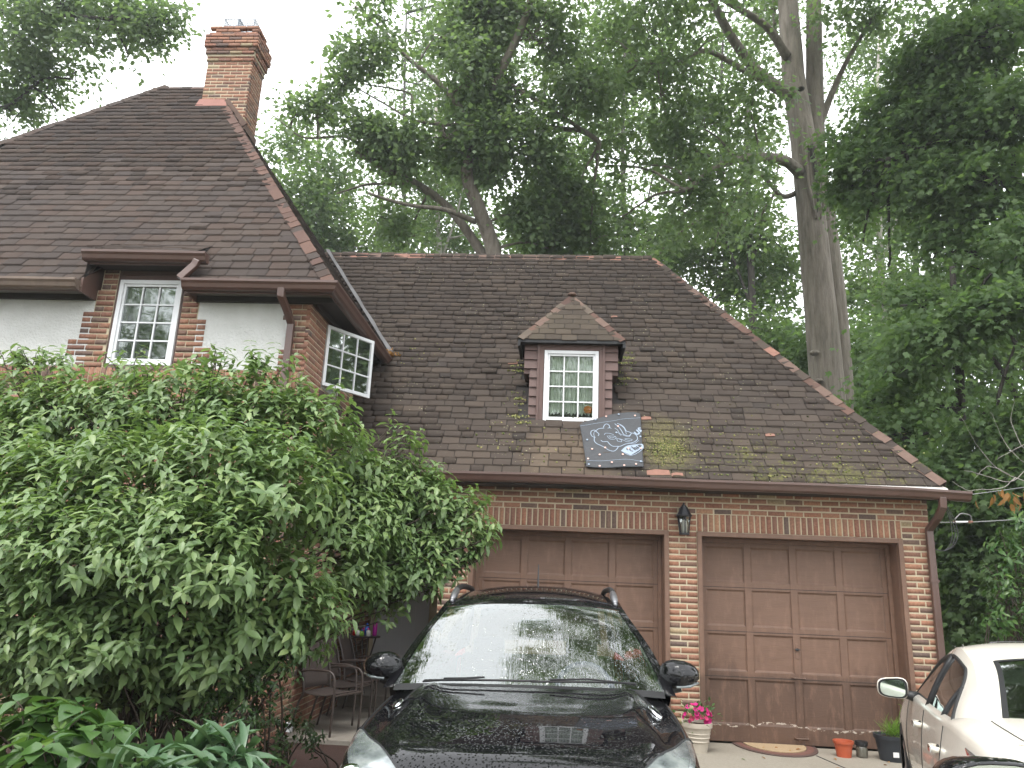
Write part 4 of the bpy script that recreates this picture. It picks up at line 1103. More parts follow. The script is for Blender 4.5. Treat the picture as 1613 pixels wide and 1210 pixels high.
for sd in (-1, 1):                              # side glass, pillars and cant rail
    def sp(v, t):
        a = C.gh(v, sd); yb = a[1]*1.0; bx = C.side_x(yb, C.zs(yb))*.985
        e = np.array((sd*bx, a[1]-(.05 if v < 1 else 0), C.zs(yb)+.012))
        p = a+(e-a)*t; p[0] += sd*.018*math.sin(math.pi*t); return p
    def sgrid(v0, v1, t0, t1, nv, ntt): return np.array([[sp(v0+(v1-v0)*i/nv, t0+(t1-t0)*j/ntt) for j in range(ntt+1)] for i in range(nv+1)])
    b = MB(); b.grid(sgrid(.15, 3.6, .10, .97, 40, 8)); b.build('side_window', M_SIDEGL, SUV, smooth=True)
    b = MB(); b.grid(sgrid(0, 3.95, 0, .11, 40, 3)); b.grid(sgrid(0, 3.95, .96, 1.03, 40, 2)); b.grid(sgrid(1.72, 1.86, .1, .97, 2, 6)); b.grid(sgrid(2.75, 2.85, .1, .97, 2, 6)); b.grid(sgrid(3.5, 3.95, .1, .97, 4, 6))
    b.build('window_surround', M_CARBLK2, SUV, smooth=True)
    # roof rail: raised bar with a bright flattened front foot
    pts = []
    for i in range(15):
        v = 1.12+(3.0-1.12)*i/14; p = C.gh(v, sd*.93); pts.append(p+np.array((0, 0, .002+.055*min(1, math.sin(math.pi*i/14)*1.5))))
    b = MB(); b.tube(pts, [.02]+[.022]*13+[.02], 8); b.build('roof_rail', M_PLBLK, SUV, smooth=True)
    b = MB(); b.tube([pts[0]+np.array((0, -.02, -.002)), pts[1]+np.array((0, -.01, .004)), pts[2]+np.array((0, 0, .002)), pts[3]], [.012, .026, .027, .018], 8); b.build('rail_foot', M_CHROME if False else plain('satin_rail', (.20, .20, .21), .3, .3, 40, .4, Metallic=.6), SUV, smooth=True)
    # door mirror
    b = MB(); c = np.array((sd*.925, 1.47, 1.165)); n1 = 18; V = []
    prof = [(0, -.085, .0), (.035, -.075, .05), (.07, -.05, .075), (.098, .0, .088), (.10, .03, .088), (.094, .045, .083)]
    for (r, yy, rz), k_ in [((p_[0], p_[1], p_[2]), i) for i, p_ in enumerate(prof) for _ in [0]]:
        for q in range(n1):
            a = 2*math.pi*q/n1; ca, sa = math.cos(a), math.sin(a)
            ex = abs(ca)**.75*np.sign(ca); ez = abs(sa)**.8*np.sign(sa)
            taper = 1-.28*(ex*sd > 0)*abs(ex)
            V.append((c[0]+ex*r*1.22, c[1]+yy, c[2]+ez*rz*taper*(1.0 if ez > 0 else .95)))
    b.add(V, [(i*n1+k, (i+1)*n1+k, (i+1)*n1+(k+1) % n1, i*n1+(k+1) % n1) for i in range(len(prof)-1) for k in range(n1)])
    mo = b.build('door_mirror', M_CARBLK2, SUV, smooth=True)
    b = MB(); b.add(V[-n1:], [tuple(range(n1))]); b.build('mirror_glass', M_MIRGL, mo)
    b = MB(); b.tube([(sd*.80, 1.50, 1.06), (sd*.86, 1.49, 1.075), (sd*.93, 1.48, 1.095)], [.035, .028, .03], 8); b.build('mirror_arm', M_PLBLK, mo, smooth=True)
    b = MB(); b.tube([c+np.array((-sd*.03, -.062, -.066)), c+np.array((sd*.05, -.046, -.06)), c+np.array((sd*.112, .01, -.045))], [.008, .011, .008], 6); b.build('mirror_indicator', M_LENS, mo, smooth=True)
    # hood porthole: chrome surround with three slats
    c = C.top(.93, sd*.815); b = MB(); V = []
    tl = np.array((0.0, 1, .09)); tl /= np.linalg.norm(tl); tx = C.top(.93, sd*.83)-C.top(.93, sd*.80); tx /= np.linalg.norm(tx); tn = np.cross(tx, tl); tn *= np.sign(tn[2])
    c = c+tn*.004; tl = tl+tx*(-sd*.18)
    for r, h in ((1, 0), (.94, .012), (.80, .013), (.74, .004)):
        for q in range(20):
            a = 2*math.pi*q/20; V.append(c+tx*.036*r*math.cos(a)+tl*.085*r*math.sin(a)+tn*h)
    b.add(V, [(i*20+k, i*20+(k+1) % 20, (i+1)*20+(k+1) % 20, (i+1)*20+k) for i in range(3) for k in range(20)])
    po = b.build('hood_porthole', M_CHROME, SUV, smooth=True)
    b = MB(); b.add(V[-20:], [tuple(range(20))]); b.build('porthole_well', M_PLBLK, po)
    for t_ in (-.04, 0, .04):
        b = MB(); p = c+tl*t_+tn*.008; b.beam(p-tx*.026, p+tx*.026, .030, .006, up=tuple(tn)); b.build('porthole_slat', M_CHROME, po)
    # headlight wrapping from nose to fender
    n1, n2 = 20, 10; P = np.zeros((n1+1, n2+1, 3))
    for i in range(n1+1):
        t_ = i/n1; y = .06+.60*t_
        for j in range(n2+1):
            q = j/n2
            ztop = C.zs(y)-.004+.0*t_; zl = .62+.24*t_**1.4
            if q < .62:
                z = zl+(ztop-zl)*q/.62; p = np.array((sd*C.side_x(y, z), y, z)); p = p+np.array((sd*.006, -.004, 0))
            else:
                uu = 1-((q-.62)/.38)*(.30*(1-t_)**.9+.004); p = C.top(y, sd*uu)+np.array((0, -.002, .006))
            P[i, j] = p
    b = MB(); b.grid(P); ho = b.build('headlight', M_LENS, SUV, smooth=True)
    b = MB(); b.tube([P[i, n2]+np.array((0, 0, .002)) for i in range(n1+1)], .005, 4); b.build('headlight_edge', M_PLBLK, ho)
    for yy, q, r in ((.16, 7, .045), (.30, 6, .036)):
        i = int((yy-.06)/.6*n1); p = P[i, q]; nn = np.cross(P[i+1, q]-P[i-1, q], P[i, q+1]-P[i, q-1]); nn /= np.linalg.norm(nn); nn *= np.sign(nn[2]) if abs(nn[2]) > .05 else 1
        b = MB(); b.ell(p, (r, r, r*.45), 12, 6, None); b.build('lamp_lens', M_MIRGL, ho, smooth=True)
    wheel(SUV, sd*.775, .86, .335, .21, sd); wheel(SUV, sd*.775, 3.42, .335, .21, sd)
    # door and hood gaps
    b = MB()
    b.tube([C.top(y, sd*(.955-.03*max(0, (.7-y)/.7)))+np.array((0, 0, .0015)) for y in np.linspace(.12, 1.30, 26)], .0035, 4); b.build('panel_gap', M_PLBLK, suv_body)
    for y in (1.52, 2.45, 3.2): b = MB(); b.tube([np.array((sd*(C.side_x(y, z)+.0005), y, z)) for z in np.linspace(.36, C.zs(y), 8)], .0035, 4); b.build('panel_gap', M_PLBLK, suv_body)
    for y in (2.3, 3.1):
        b = MB(); z = .93; x = sd*(C.side_x(y, z)+.012); b.tube([(x, y-.1, z), (x+sd*.012, y-.06, z), (x+sd*.012, y+.06, z), (x, y+.1, z)], .012, 6); b.build('door_handle', M_CARBLK2, SUV, smooth=True)
    b = MB(); yy = 4.16; b.ell((sd*.76, yy, .98), (.06, .05, .16), 10, 8); b.build('tail_light', M_REDLENS, SUV, smooth=True)
    b = MB(); p = np.linspace(0, 1, 12)               # wiper
    if sd < 0: pts = [C.gh(.035+.012*t_, -.72+.78*t_)+np.array((0, -.02, .018)) for t_ in p]
    else: pts = [C.gh(.040+.03*t_, .02+.72*t_)+np.array((0, -.02, .018)) for t_ in p]
    b.tube(pts, .007, 5); b.tube([pts[2]+np.array((0, -.02, .012)), pts[6]+np.array((0, -.03, .020)), (pts[-1] if sd > 0 else pts[0])+np.array((0, -.05, .0))], .006, 5)
    b.build('wiper', M_PLBLK, SUV, smooth=True)
b = MB(); b.grid(np.array([[C.gh(.0, u)+np.array((0, dy, dz)) for u in np.linspace(-.92, .92, 24)] for dy, dz in ((-.040, -.010), (-.015, .004), (.03, .02))])); b.build('cowl', M_PLBLK, SUV, smooth=True)
# nose: chrome-topped grille, bumper slot, plate area
b = MB(); b.tube([np.array((x, .035+.10*(x/.5)**2, .872-.03*(x/.5)**2)) for x in np.linspace(-.36, .36, 15)], [.012]+[.017]*13+[.012], 8); b.build('grille_trim', M_CHROME, SUV, smooth=True)
g = MB()
for i in range(-9, 10): g.beam((i*.038, .0+.09*(i*.038/.4)**2-.012, .56), (i*.038, .0+.09*(i*.038/.4)**2+.0, .85), .010, .02, up=(0, 1, 0))
g.build('grille', M_CHROME, SUV)
b = MB(); b.box(-.38, .38, -.004, .02, .55, .86); b.box(-.55, .55, -.006, .02, .30, .44); b.build('grille_backing', M_PLBLK, SUV)
b = MB(); b.ell((0, -.02, .72), (.06, .012, .06), 16, 8); b.build('nose_badge', M_CHROME, SUV, smooth=True)
# cabin
b = MB(); b.box(-.74, .74, 1.55, 1.95, .5, .98); b.box(-.74, .74, 1.95, 3.95, .30, .34)
b.grid(np.array([[C.gh(.02, u*.97)+np.array((0, dy, dz)) for u in np.linspace(-1, 1, 12)] for dy, dz in ((.02, -.01), (.40, -.06), (.48, -.25))])); b.build('dashboard', plain('dash_grey', (.075, .095, .085), .7, .2, 5, .1), SUV)
b = MB()
for sx in (-.36, .36):
    b.hexa([(sx-.23, 2.35, .4), (sx+.23, 2.35, .4), (sx+.23, 2.62, .4), (sx-.23, 2.62, .4), (sx-.2, 2.6, 1.05), (sx+.2, 2.6, 1.05), (sx+.2, 2.75, 1.05), (sx-.2, 2.75, 1.05)])
    b.box(sx-.12, sx+.12, 2.66, 2.76, 1.1, 1.28); b.box(sx-.23, sx+.23, 1.98, 2.4, .4, .58)
b.box(-.65, .65, 3.3, 3.5, .4, 1.1); b.build('seats', M_SEAT, SUV, bevel=.03)
b = MB(); pts = []; cc = np.array((.36, 2.02, .98))
for i in range(25):
    a = 2*math.pi*i/24; pts.append(cc+np.array((.19*math.cos(a), .07*math.sin(a), .175*math.sin(a))))
b.tube(pts, .021, 8, cap=False); sw = b.build('steering_wheel', M_PURPLE, SUV, smooth=True)
b = MB(); p = C.gh(.80, .02)+np.array((0, .06, -.06)); b.hexa([p+np.array(q) for q in ((-.12,-.012,-.03),(.12,-.012,-.02),(.12,.02,-.02),(-.12,.02,-.03),(-.12,-.012,.03),(.12,-.012,.045),(.12,.02,.045),(-.12,.02,.03))]); b.build('rear_view_mirror', M_PLBLK, SUV, bevel=.008)
b = MB(); b.tube([(.0, 3.35, 1.65), (.0, 3.44, 1.86)], [.010, .005], 6); b.lathe([(.03, 0), (.022, .02), (.008, .03), (0, .031)], 10, (.0, 3.35, 1.635)); b.build('roof_antenna', M_PLBLK, SUV)

# ---- cream sedan seen from behind, right
SED = thing('white_sedan', 'cream white sedan seen from its left rear beside the right garage door', 'car', (4.21, 8.15, 0), (0, 0, math.radians(162)), local=True)
D = Car(L=4.62, hw=ip([0, .06, .2, .5, 1.0, 1.8, 3.2, 3.9, 4.3, 4.52, 4.62], [.55, .68, .79, .865, .895, .90, .90, .885, .84, .76, .62]),
        zs=ip([0, .15, .5, 1.0, 1.6, 3.0, 3.7, 4.2, 4.5, 4.62], [.55, .64, .74, .82, .89, .945, .965, .955, .90, .80]),
        zt=ip([0, .1, .4, .9, 1.3, 1.6, 3.5, 3.8, 4.3, 4.5, 4.56, 4.62], [.62, .70, .82, .92, .98, 1.0, 1.05, 1.09, 1.075, 1.06, 1.04, .90]),
        zb=ip([0, .2, 4.4, 4.62], [.26, .19, .22, .38]), zmid=.55, tum=.045, pw=3.2, wheels=(.93, 3.62), arch=.35, rw=.325, ridge=0, ycowl=1.3, cab=(1.45, 3.45))
sed_body = D.body(SED, M_CARWHT)
D.gc_y = ip([0, 1, 1.2, 2, 3, 3.25, 4.1], [1.22, 2.02, 2.16, 2.55, 3.08, 3.22, 3.92])
D.gc_z = ip([0, 1, 1.2, 2, 3, 3.25, 4.1], [.98, 1.37, 1.405, 1.43, 1.375, 1.345, 1.075])
D.ge_y = ip([0, 1, 1.2, 2, 3, 3.25, 4.1], [1.45, 2.10, 2.22, 2.55, 3.02, 3.18, 3.98])
D.ge_z = ip([0, 1, 1.2, 2, 3, 3.25, 4.1], [.93, 1.31, 1.34, 1.37, 1.31, 1.27, 1.0])
D.ge_x = ip([0, 1, 1.2, 2, 3, 3.25, 4.1], [.78, .61, .595, .60, .60, .61, .76])
b = MB(); b.grid(D.strip(.02, .98, -.93, .93, 14, 18)); b.build('windshield', M_REARGL, SED, smooth=True)
b = MB(); b.grid(D.strip(.98, 3.0, -1, 1, 30, 24)); b.grid(D.strip(-.0, 1.0, -1, -.92, 14, 3)); b.grid(D.strip(-.0, 1.0, .92, 1, 14, 3)); b.grid(D.strip(3.0, 4.1, -1, -.80, 14, 5)); b.grid(D.strip(3.0, 4.1, .80, 1, 14, 5)); b.grid(D.strip(3.0, 3.13, -.8, .8, 3, 16))
b.build('roof', M_CARWHT, SED, smooth=True)
b = MB(); b.grid(D.strip(1.30, 1.95, -.55, .55, 8, 14, .004)); b.build('sunroof', M_SIDEGL, SED, smooth=True)
b = MB(); b.tube([D.gh(1.27, u)+np.array((0, 0, .006)) for u in np.linspace(-.6, .6, 16)], .011, 5); b.build('sunroof_deflector', M_PLBLK, SED)
b = MB(); b.grid(D.strip(3.13, 4.06, -.80, .80, 14, 20, .001)); b.build('rear_window', M_REARGL, SED, smooth=True)
b = MB(); b.grid(D.strip(3.11, 4.08, -.82, -.775, 14, 2, .004)); b.grid(D.strip(3.11, 4.08, .775, .82, 14, 2, .004)); b.grid(D.strip(3.105, 3.16, -.8, .8, 2, 20, .004)); b.build('rear_window_edge', M_PLBLK, SED, smooth=True)
for sd in (-1, 1):
    zb_ = lambda y: float(D.zs(y))+.004
    def dp(y, t):
        # t=0 at the cant rail, 1 at the belt
        vv = np.interp(y, [1.45, 2.10, 2.22, 2.55, 3.02, 3.18, 3.98], [0, 1, 1.2, 2, 3, 3.25, 4.1]); a = D.gh(vv, sd); bx = D.side_x(y, D.zs(y))*.975
        e = np.array((sd*bx, y, zb_(y))); p = a+(e-a)*t; p[1] = a[1]+(y-a[1])*t; p[0] += sd*.022*math.sin(math.pi*min(1, t)); return p
    ys = np.linspace(1.46, 3.96, 46)
    def top_t(y): return .13+.75*max(0, (y-3.05)/.62)**1.5 if y > 3.05 else .13
    b = MB(); b.grid(np.array([[dp(y, t) for t in np.linspace(0, 1.03, 9)] for y in ys if y > 3.55])); b.grid(np.array([[dp(y, t) for t in np.linspace(0, .14, 4)] for y in ys])) 
    b.grid(np.array([[dp(y, top_t(y)+(-.02)+(0-top_t(y)+.02)*t) for t in np.linspace(1, 0, 5)] for y in np.linspace(3.05, 3.62, 14)]))
    b.build('side_pillar', M_CARWHT, SED, smooth=True)
    b = MB(); b.grid(np.array([[dp(y, top_t(y)+(.97-top_t(y))*t) for t in np.linspace(0, 1, 9)] for y in np.linspace(1.62, 3.60, 34)])); b.build('side_window', M_SIDEGL, SED, smooth=True)
    b = MB()
    loop = [dp(y, .965) for y in np.linspace(1.58, 3.62, 24)]+[dp(y, min(.965, top_t(y)+.0)) for y in np.linspace(3.62, 1.75, 30)]+[dp(1.58, .965)]
    b.tube(np.array(loop)+np.array((sd*.004, 0, 0)), .013, 5); 
    for y in (2.52, 3.25):
        b.tube([dp(y+.04*(1-t), max(t, top_t(y)))+np.array((sd*.003, 0, 0)) for t in np.linspace(.13, .96, 6)], .019 if y < 3 else .014, 5)
    b.build('window_trim', M_PLBLK, SED, smooth=True)
    for y in (1.45, 2.52, 3.50):
        b = MB(); b.tube([np.array((sd*(D.side_x(y+(.25*max(0, .75-z) if y > 3 else 0), z)+.0005), y+(.25*max(0, .75-z) if y > 3 else 0), z)) for z in np.linspace(.34, D.zs(y), 10)], .0032, 4); b.build('panel_gap', M_PLBLK, sed_body)
    b = MB(); b.tube([D.top(y, sd*.80)+np.array((0, 0, .001)) for y in np.linspace(3.95, 4.5, 10)], .0032, 4)
    b.build('panel_gap', M_PLBLK, sed_body)
    for y in (2.38, 3.40):
        z = .815; x = sd*(D.side_x(y, z)); b = MB()
        b.tube([(x, y-.085, z), (x+sd*.032, y-.06, z+.004), (x+sd*.034, y+.06, z+.006), (x, y+.085, z+.006)], [.016, .018, .018, .016], 8); dh = b.build('door_handle', M_CARWHT, SED, smooth=True)
        b = MB(); b.box(min(x+sd*.044, x+sd*.052), max(x+sd*.044, x+sd*.052), y-.03, y+.07, z-.012, z+.018); b.build('handle_trim', M_CHROME, dh)
        b = MB(); b.ell((x-sd*.004, y, z), (.012, .075, .028), 12, 6); b.build('handle_well', M_PLBLK, dh, smooth=True)
    # mirror, glass towards the rear
    c = np.array((sd*1.0, 1.74, .995)); V = []; n1 = 18; b = MB()
    for r, yy in ((.0, -.09), (.6, -.075), (.9, -.04), (1.0, .01), (1.0, .045), (.93, .055)):
        for q in range(n1):
            a = 2*math.pi*q/n1; ca, sa = math.cos(a), math.sin(a); ex = abs(ca)**.55*np.sign(ca); ez = abs(sa)**.6*np.sign(sa)
            V.append((c[0]+ex*r*.115, c[1]+yy+.02*ex*sd, c[2]+ez*r*.078*(1-.12*ex*sd)))
    b.add(V, [(i*n1+k, (i+1)*n1+k, (i+1)*n1+(k+1) % n1, i*n1+(k+1) % n1) for i in range(5) for k in range(n1)])
    mo = b.build('door_mirror', M_CARWHT, SED, smooth=True)
    W_ = np.array(V[-n1:]); ctr = W_.mean(0); b = MB(); b.add(ctr+(W_-ctr)*1.06+np.array((0, -.012, 0)), [tuple(range(n1))]); b.add(ctr+(W_-ctr)*1.02+np.array((0, .004, 0)), [tuple(range(n1))]); b.build('mirror_rim', M_PLBLK, mo)
    b = MB(); b.add(ctr+(W_-ctr)*.86+np.array((0, .007, 0)), [tuple(range(n1))]); b.build('mirror_glass', M_MIRGL, mo)
    b = MB(); b.tube([(sd*.82, 1.74, .93), (sd*.92, 1.74, .955)], [.045, .03], 8); b.build('mirror_arm', M_PLBLK, mo, smooth=True)
    # tail light wrapping the corner
    n1, n2 = 14, 8; P = np.zeros((n1+1, n2+1, 3))
    for i in range(n1+1):
        y = 4.12+.49*i/n1; tt = i/n1
        for j in range(n2+1):
            zt_ = float(D.zs(y))-.012-.01*tt; zl = zt_-.16*min(1, tt*1.7+.05); z = zl+(zt_-zl)*j/n2
            P[i, j] = (sd*(D.side_x(y, z)+.005), y+.002, z)
    b = MB(); b.grid(P[:, :6]); to = b.build('tail_light', M_REDLENS, SED, smooth=True)
    b = MB(); b.grid(P[:, 5:]); b.build('clear_lens', M_LENS, to, smooth=True)
    wheel(SED, sd*.795, .93, .325, .21, sd); wheel(SED, sd*.795, 3.62, .325, .21, sd)
b = MB(); b.tube([np.array((x, 4.525-.05*(x/.8)**2, 1.045-.01*abs(x))) for x in np.linspace(-.66, .66, 14)], .008, 5); b.build('trunk_edge', M_CARWHT, SED, smooth=True)
b = MB(); b.box(-.74, .74, 1.6, 3.5, .30, .34); b.box(-.74, .74, 1.62, 1.95, .5, .93); b.box(-.7, .7, 3.40, 3.95, .9, .96); b.build('cabin_floor', M_SEAT, SED)
b = MB()
for sx in (-.36, .36):
    b.hexa([(sx-.23, 2.3, .4), (sx+.23, 2.3, .4), (sx+.23, 2.5, .4), (sx-.23, 2.5, .4), (sx-.2, 2.58, .98), (sx+.2, 2.58, .98), (sx+.2, 2.68, .98), (sx-.2, 2.68, .98)]); b.box(sx-.12, sx+.12, 2.62, 2.71, 1.0, 1.16)
b.hexa([(-.65, 3.0, .4), (.65, 3.0, .4), (.65, 3.2, .4), (-.65, 3.2, .4), (-.62, 3.3, .98), (.62, 3.3, .98), (.62, 3.42, .98), (-.62, 3.42, .98)])
b.build('seats', plain('pale_seat', (.42, .40, .34), .7, .1, 4, .1), SED, bevel=.03)

# ---- mirror of the next car, bottom right
c = at(1562, 1246, 1.62)
MR = thing('car_door_mirror', 'glossy black car door mirror poking up at the bottom right corner', 'mirror', tuple(c))
V = []; n1 = 26; b = MB()
for r, yy in ((.0, .08), (.55, .07), (.85, .045), (.98, 0), (1.0, -.04), (.96, -.052), (.90, -.053), (.88, -.046)):
    for q in range(n1):
        a = 2*math.pi*q/n1; ca, sa = math.cos(a), math.sin(a); ex = abs(ca)**.7*np.sign(ca); ez = abs(sa)**.75*np.sign(sa)
        V.append((c[0]+ex*r*.105, c[1]+yy, c[2]+ez*r*.060))
b.add(V, [(i*n1+k, i*n1+(k+1) % n1, (i+1)*n1+(k+1) % n1, (i+1)*n1+k) for i in range(7) for k in range(n1)])
b.build('mirror_shell', M_CARBLK2, MR, smooth=True)
b = MB(); b.add(V[-n1:], [tuple(range(n1))]); b.build('mirror_glass', M_MIRGL, MR)
b = MB(); b.tube([c+np.array((.09, .02, -.03)), c+np.array((.16, .03, -.06)), c+np.array((.24, .04, -.08))], [.03, .025, .035], 8); b.build('mirror_arm', M_PLBLK, MR, smooth=True)
# ---------------------------------------------------------------- plants
def leafT(prof, fold=.18, droop=.25, tip=1.0):
    """leaf along +x, length 1: triangles; prof = [(t, half width)]"""
    V = [(0, 0, 0)]; F = []
    for t, h in prof:
        z = -droop*t*t
        V += [(t, -h, z+fold*h), (t, 0, z), (t, h, z+fold*h)]
    V.append((tip, 0, -droop)); n = len(prof)
    F += [(0, 1, 2), (0, 2, 3)]
    for i in range(n-1):
        a = 1+3*i; b = a+3
        F += [(a, b, b+1), (a, b+1, a+1), (a+1, b+1, b+2), (a+1, b+2, a+2)]
    a = 1+3*(n-1); e = len(V)-1
    F += [(a, e, a+1), (a+1, e, a+2)]
    return np.array(V, float), np.array(F)
LF_EL = leafT([(.28, .20), (.62, .19)], .35, .28)
LF_WIDE = leafT([(.10, .24), (.35, .40), (.68, .24)], .25, .22)
LF_LANCE = leafT([(.15, .07), (.45, .115), (.78, .08)], .8, .30)
LF_BLADE = leafT([(.3, .02), (.7, .016)], .5, .5)
def star(lobes, depth):
    V = [(0.5, 0, -.05)]; n = 0
    for a, r in lobes: V.append((.42+r*math.cos(a), r*math.sin(a), -.12*r-depth*abs(math.sin(a))*.0))
    m = len(lobes)
    V[0] = (.42, 0, .04)
    return np.array(V, float), np.array([(0, i+1, (i+1) % m+1) for i in range(m)])
LF_MAPLE = star([(math.pi, .42), (math.radians(-130), .42), (math.radians(-95), .24), (math.radians(-60), .52), (math.radians(-25), .26), (0, .60), (math.radians(25), .26), (math.radians(60), .52), (math.radians(95), .24), (math.radians(130), .42)], 0)
LF_OAKT = star([(math.pi, .42), (math.radians(-120), .26), (math.radians(-75), .36), (math.radians(-40), .34), (0, .58), (math.radians(40), .34), (math.radians(75), .36), (math.radians(120), .26)], 0)
LF_DIA = (np.array([(0, 0, 0), (.5, -.3, .08), (1, 0, -.1), (.5, .3, .08)], float), np.array([(0, 1, 2), (0, 2, 3)]))

def norm(a): return a/(np.linalg.norm(a, axis=-1, keepdims=True)+1e-9)
def leaf_frames(c, d, nrm, size):
    """c points, d pointing direction, nrm rough upper side, size length -> (n,4,4)"""
    d = norm(d); nrm = nrm-d*(nrm*d).sum(-1, keepdims=True); nrm = norm(nrm); y = np.cross(nrm, d)
    M = np.zeros((len(c), 4, 4)); s = np.asarray(size)[:, None]
    M[:, :3, 0] = d*s; M[:, :3, 1] = y*s; M[:, :3, 2] = nrm*s; M[:, :3, 3] = c; M[:, 3, 3] = 1
    return M
def merge(name, parent, M, tmpl, mat, rnd=None, kind='stuff'):
    V, F = tmpl
    VV = np.einsum('nij,vj->nvi', M[:, :3, :3], V)+M[:, None, :3, 3]
    FF = (F[None]+(np.arange(len(M))*len(V))[:, None, None]).reshape(-1, F.shape[1])
    if rnd is None: rnd = RS.rand(len(M))
    o = link(name, np_mesh(name, VV.reshape(-1, 3), FF, mat, np.repeat(rnd, len(F)), True), parent)
    if kind: o['kind'] = kind
    return o
def blob_pts(blobs, n, shell=.45, freq=1.0, over=2.0):
    """sample sprays inside ellipsoids (c, r3, weight), biased towards the outside"""
    w = np.array([b[2]*np.prod(b[1])**(2/3) for b in blobs]); w /= w.sum()
    N0 = int(n*over); k = RS.choice(len(blobs), N0, p=w); d = norm(RS.normal(0, 1, (N0, 3)))
    r = (shell+(1-shell)*RS.rand(N0))**(1/2.)*RS.uniform(.7, 1.22, N0)
    Q = np.array([b[0] for b in blobs])[k]+d*r[:, None]*np.array([b[1] for b in blobs])[k]
    K = norm(np.random.RandomState(3).normal(0, 1, (9, 3)))*np.random.RandomState(4).uniform(1.1, 3.4, (9, 1))*freq
    f = np.sin(Q @ K.T+np.arange(9)*1.7).sum(1)/3.0+RS.normal(0, .25, N0)
    o = np.argsort(-f)[:n]; o = o[RS.permutation(len(o))]      # leaves gather where the field is high: clumps and gaps
    k, d, r = k[o], d[o], r[o]
    C_ = np.array([b[0] for b in blobs])[k]; R_ = np.array([b[1] for b in blobs])[k]
    return C_+d*r[:, None]*R_, d, k
def sprays(C_, out, per, rad, flat, lsize, up=.75, jit=.55):
    """leaves round each spray centre: a loose flattened disc whose leaves mostly face up"""
    n = len(C_); idx = np.repeat(np.arange(n), per)
    q = RS.normal(0, 1, (n*per, 3))*np.array([1, 1, flat]); R_ = (rad*RS.uniform(.6, 1.35, n))[idx][:, None]
    tilt = norm(out+np.array([0, 0, .9])+RS.normal(0, .25, out.shape))[idx]
    q = q*.52
    # turn the disc so that its axis follows tilt
    z = tilt; x = norm(np.cross(np.array([0.3, 1., 0.1]), z)); y = np.cross(z, x)
    off = (x*q[:, :1]+y*q[:, 1:2]+z*q[:, 2:3])*R_
    c = C_[idx]+off
    d = norm(off*np.array([1, 1, .5])+RS.normal(0, .35, off.shape)*R_-np.array([0, 0, .25])*R_)
    nr = norm(tilt*up+RS.normal(0, jit, off.shape))
    return leaf_frames(c, d, nr, lsize*RS.uniform(.65, 1.25, len(c)))
def limb(mb, pts, r0, r1, n=8, wig=.0):
    pts = np.array(pts, float); m = len(pts); T = np.linspace(0, 1, max(6, m*5))
    k = np.linspace(0, 1, m); P = np.stack([ip(k, pts[:, i])(T) for i in range(3)], 1) if m > 2 else pts[0]+(pts[-1]-pts[0])*T[:, None]
    if wig: P[1:-1] += np.cumsum(RS.normal(0, wig, (len(T)-2, 3)), 0)*.4
    mb.tube(P, r0+(r1-r0)*T**.8, n); return P
def branches(mb, trunkP, targets, r0, r1, n=5, every=1):
    for t in targets[::every]:
        i = np.argmin(np.linalg.norm(trunkP-t, axis=1)+np.maximum(0, trunkP[:, 2]-t[2]+.5)*1.5)
        a = trunkP[i]; m = a+(t-a)*.5+np.array([0, 0, .12*np.linalg.norm(t-a)])+RS.normal(0, .06, 3)*np.linalg.norm(t-a)
        limb(mb, [a, m, t], r0, r1, n, .012)

def tree(name, label, group, base, trunks, blobs, per, nspray, rad, flat, lsize, tmpl, lmat, bmat, twig_every=5, twig_r=.018, shell=.4, up=.75, jit=.55):
    t = thing(name, label, 'tree', tuple(base), group=group)
    mb = MB(); TP = []
    for pts, r0, r1, n in trunks: TP.append(limb(mb, pts, r0, r1, n, .01*r0*3))
    C_, out, k = blob_pts(blobs, nspray, shell)
    P = np.concatenate(TP)
    bc = np.array([b[0] for b in blobs])
    mb2 = MB()
    for b in bc:                                  # one limb into each mass of leaves, twigs from there
        i = np.argmin(np.linalg.norm(P-b, axis=1)); a = P[i]
        limb(mb2, [a, (a+b)/2+np.array([0, 0, .1*np.linalg.norm(b-a)]), b], .03+.009*np.linalg.norm(b-a), .02, 5, .02)
    for j in range(0, nspray, twig_every):
        b = bc[k[j]]; limb(mb2, [b+RS.normal(0, .1, 3), (b+C_[j])/2+np.array([0, 0, .08]), C_[j]], twig_r, .006, 3, .015)
    mb.build('trunk', bmat, t, smooth=True); mb2.build('branches', bmat, t, smooth=True)['kind'] = 'stuff'
    M = sprays(C_, out, per, rad, flat, lsize, up, jit)
    merge('crown', t, M, tmpl, lmat)
    return t
def PB(lst, Y0, sc=1.0, ry=1.0):
    """masses of leaves given where they show: (px, py, radius px, depth offset[, flatness])"""
    out = []
    for q in lst:
        px, py, rp, dy = q[:4]; fl = q[4] if len(q) > 4 else .8
        c = at(px, py, Y0+dy); r = rp*(Y0+dy)*1.03/PF*sc; out.append((c, np.array([r, r*ry, r*fl]), 1.0))
    return out

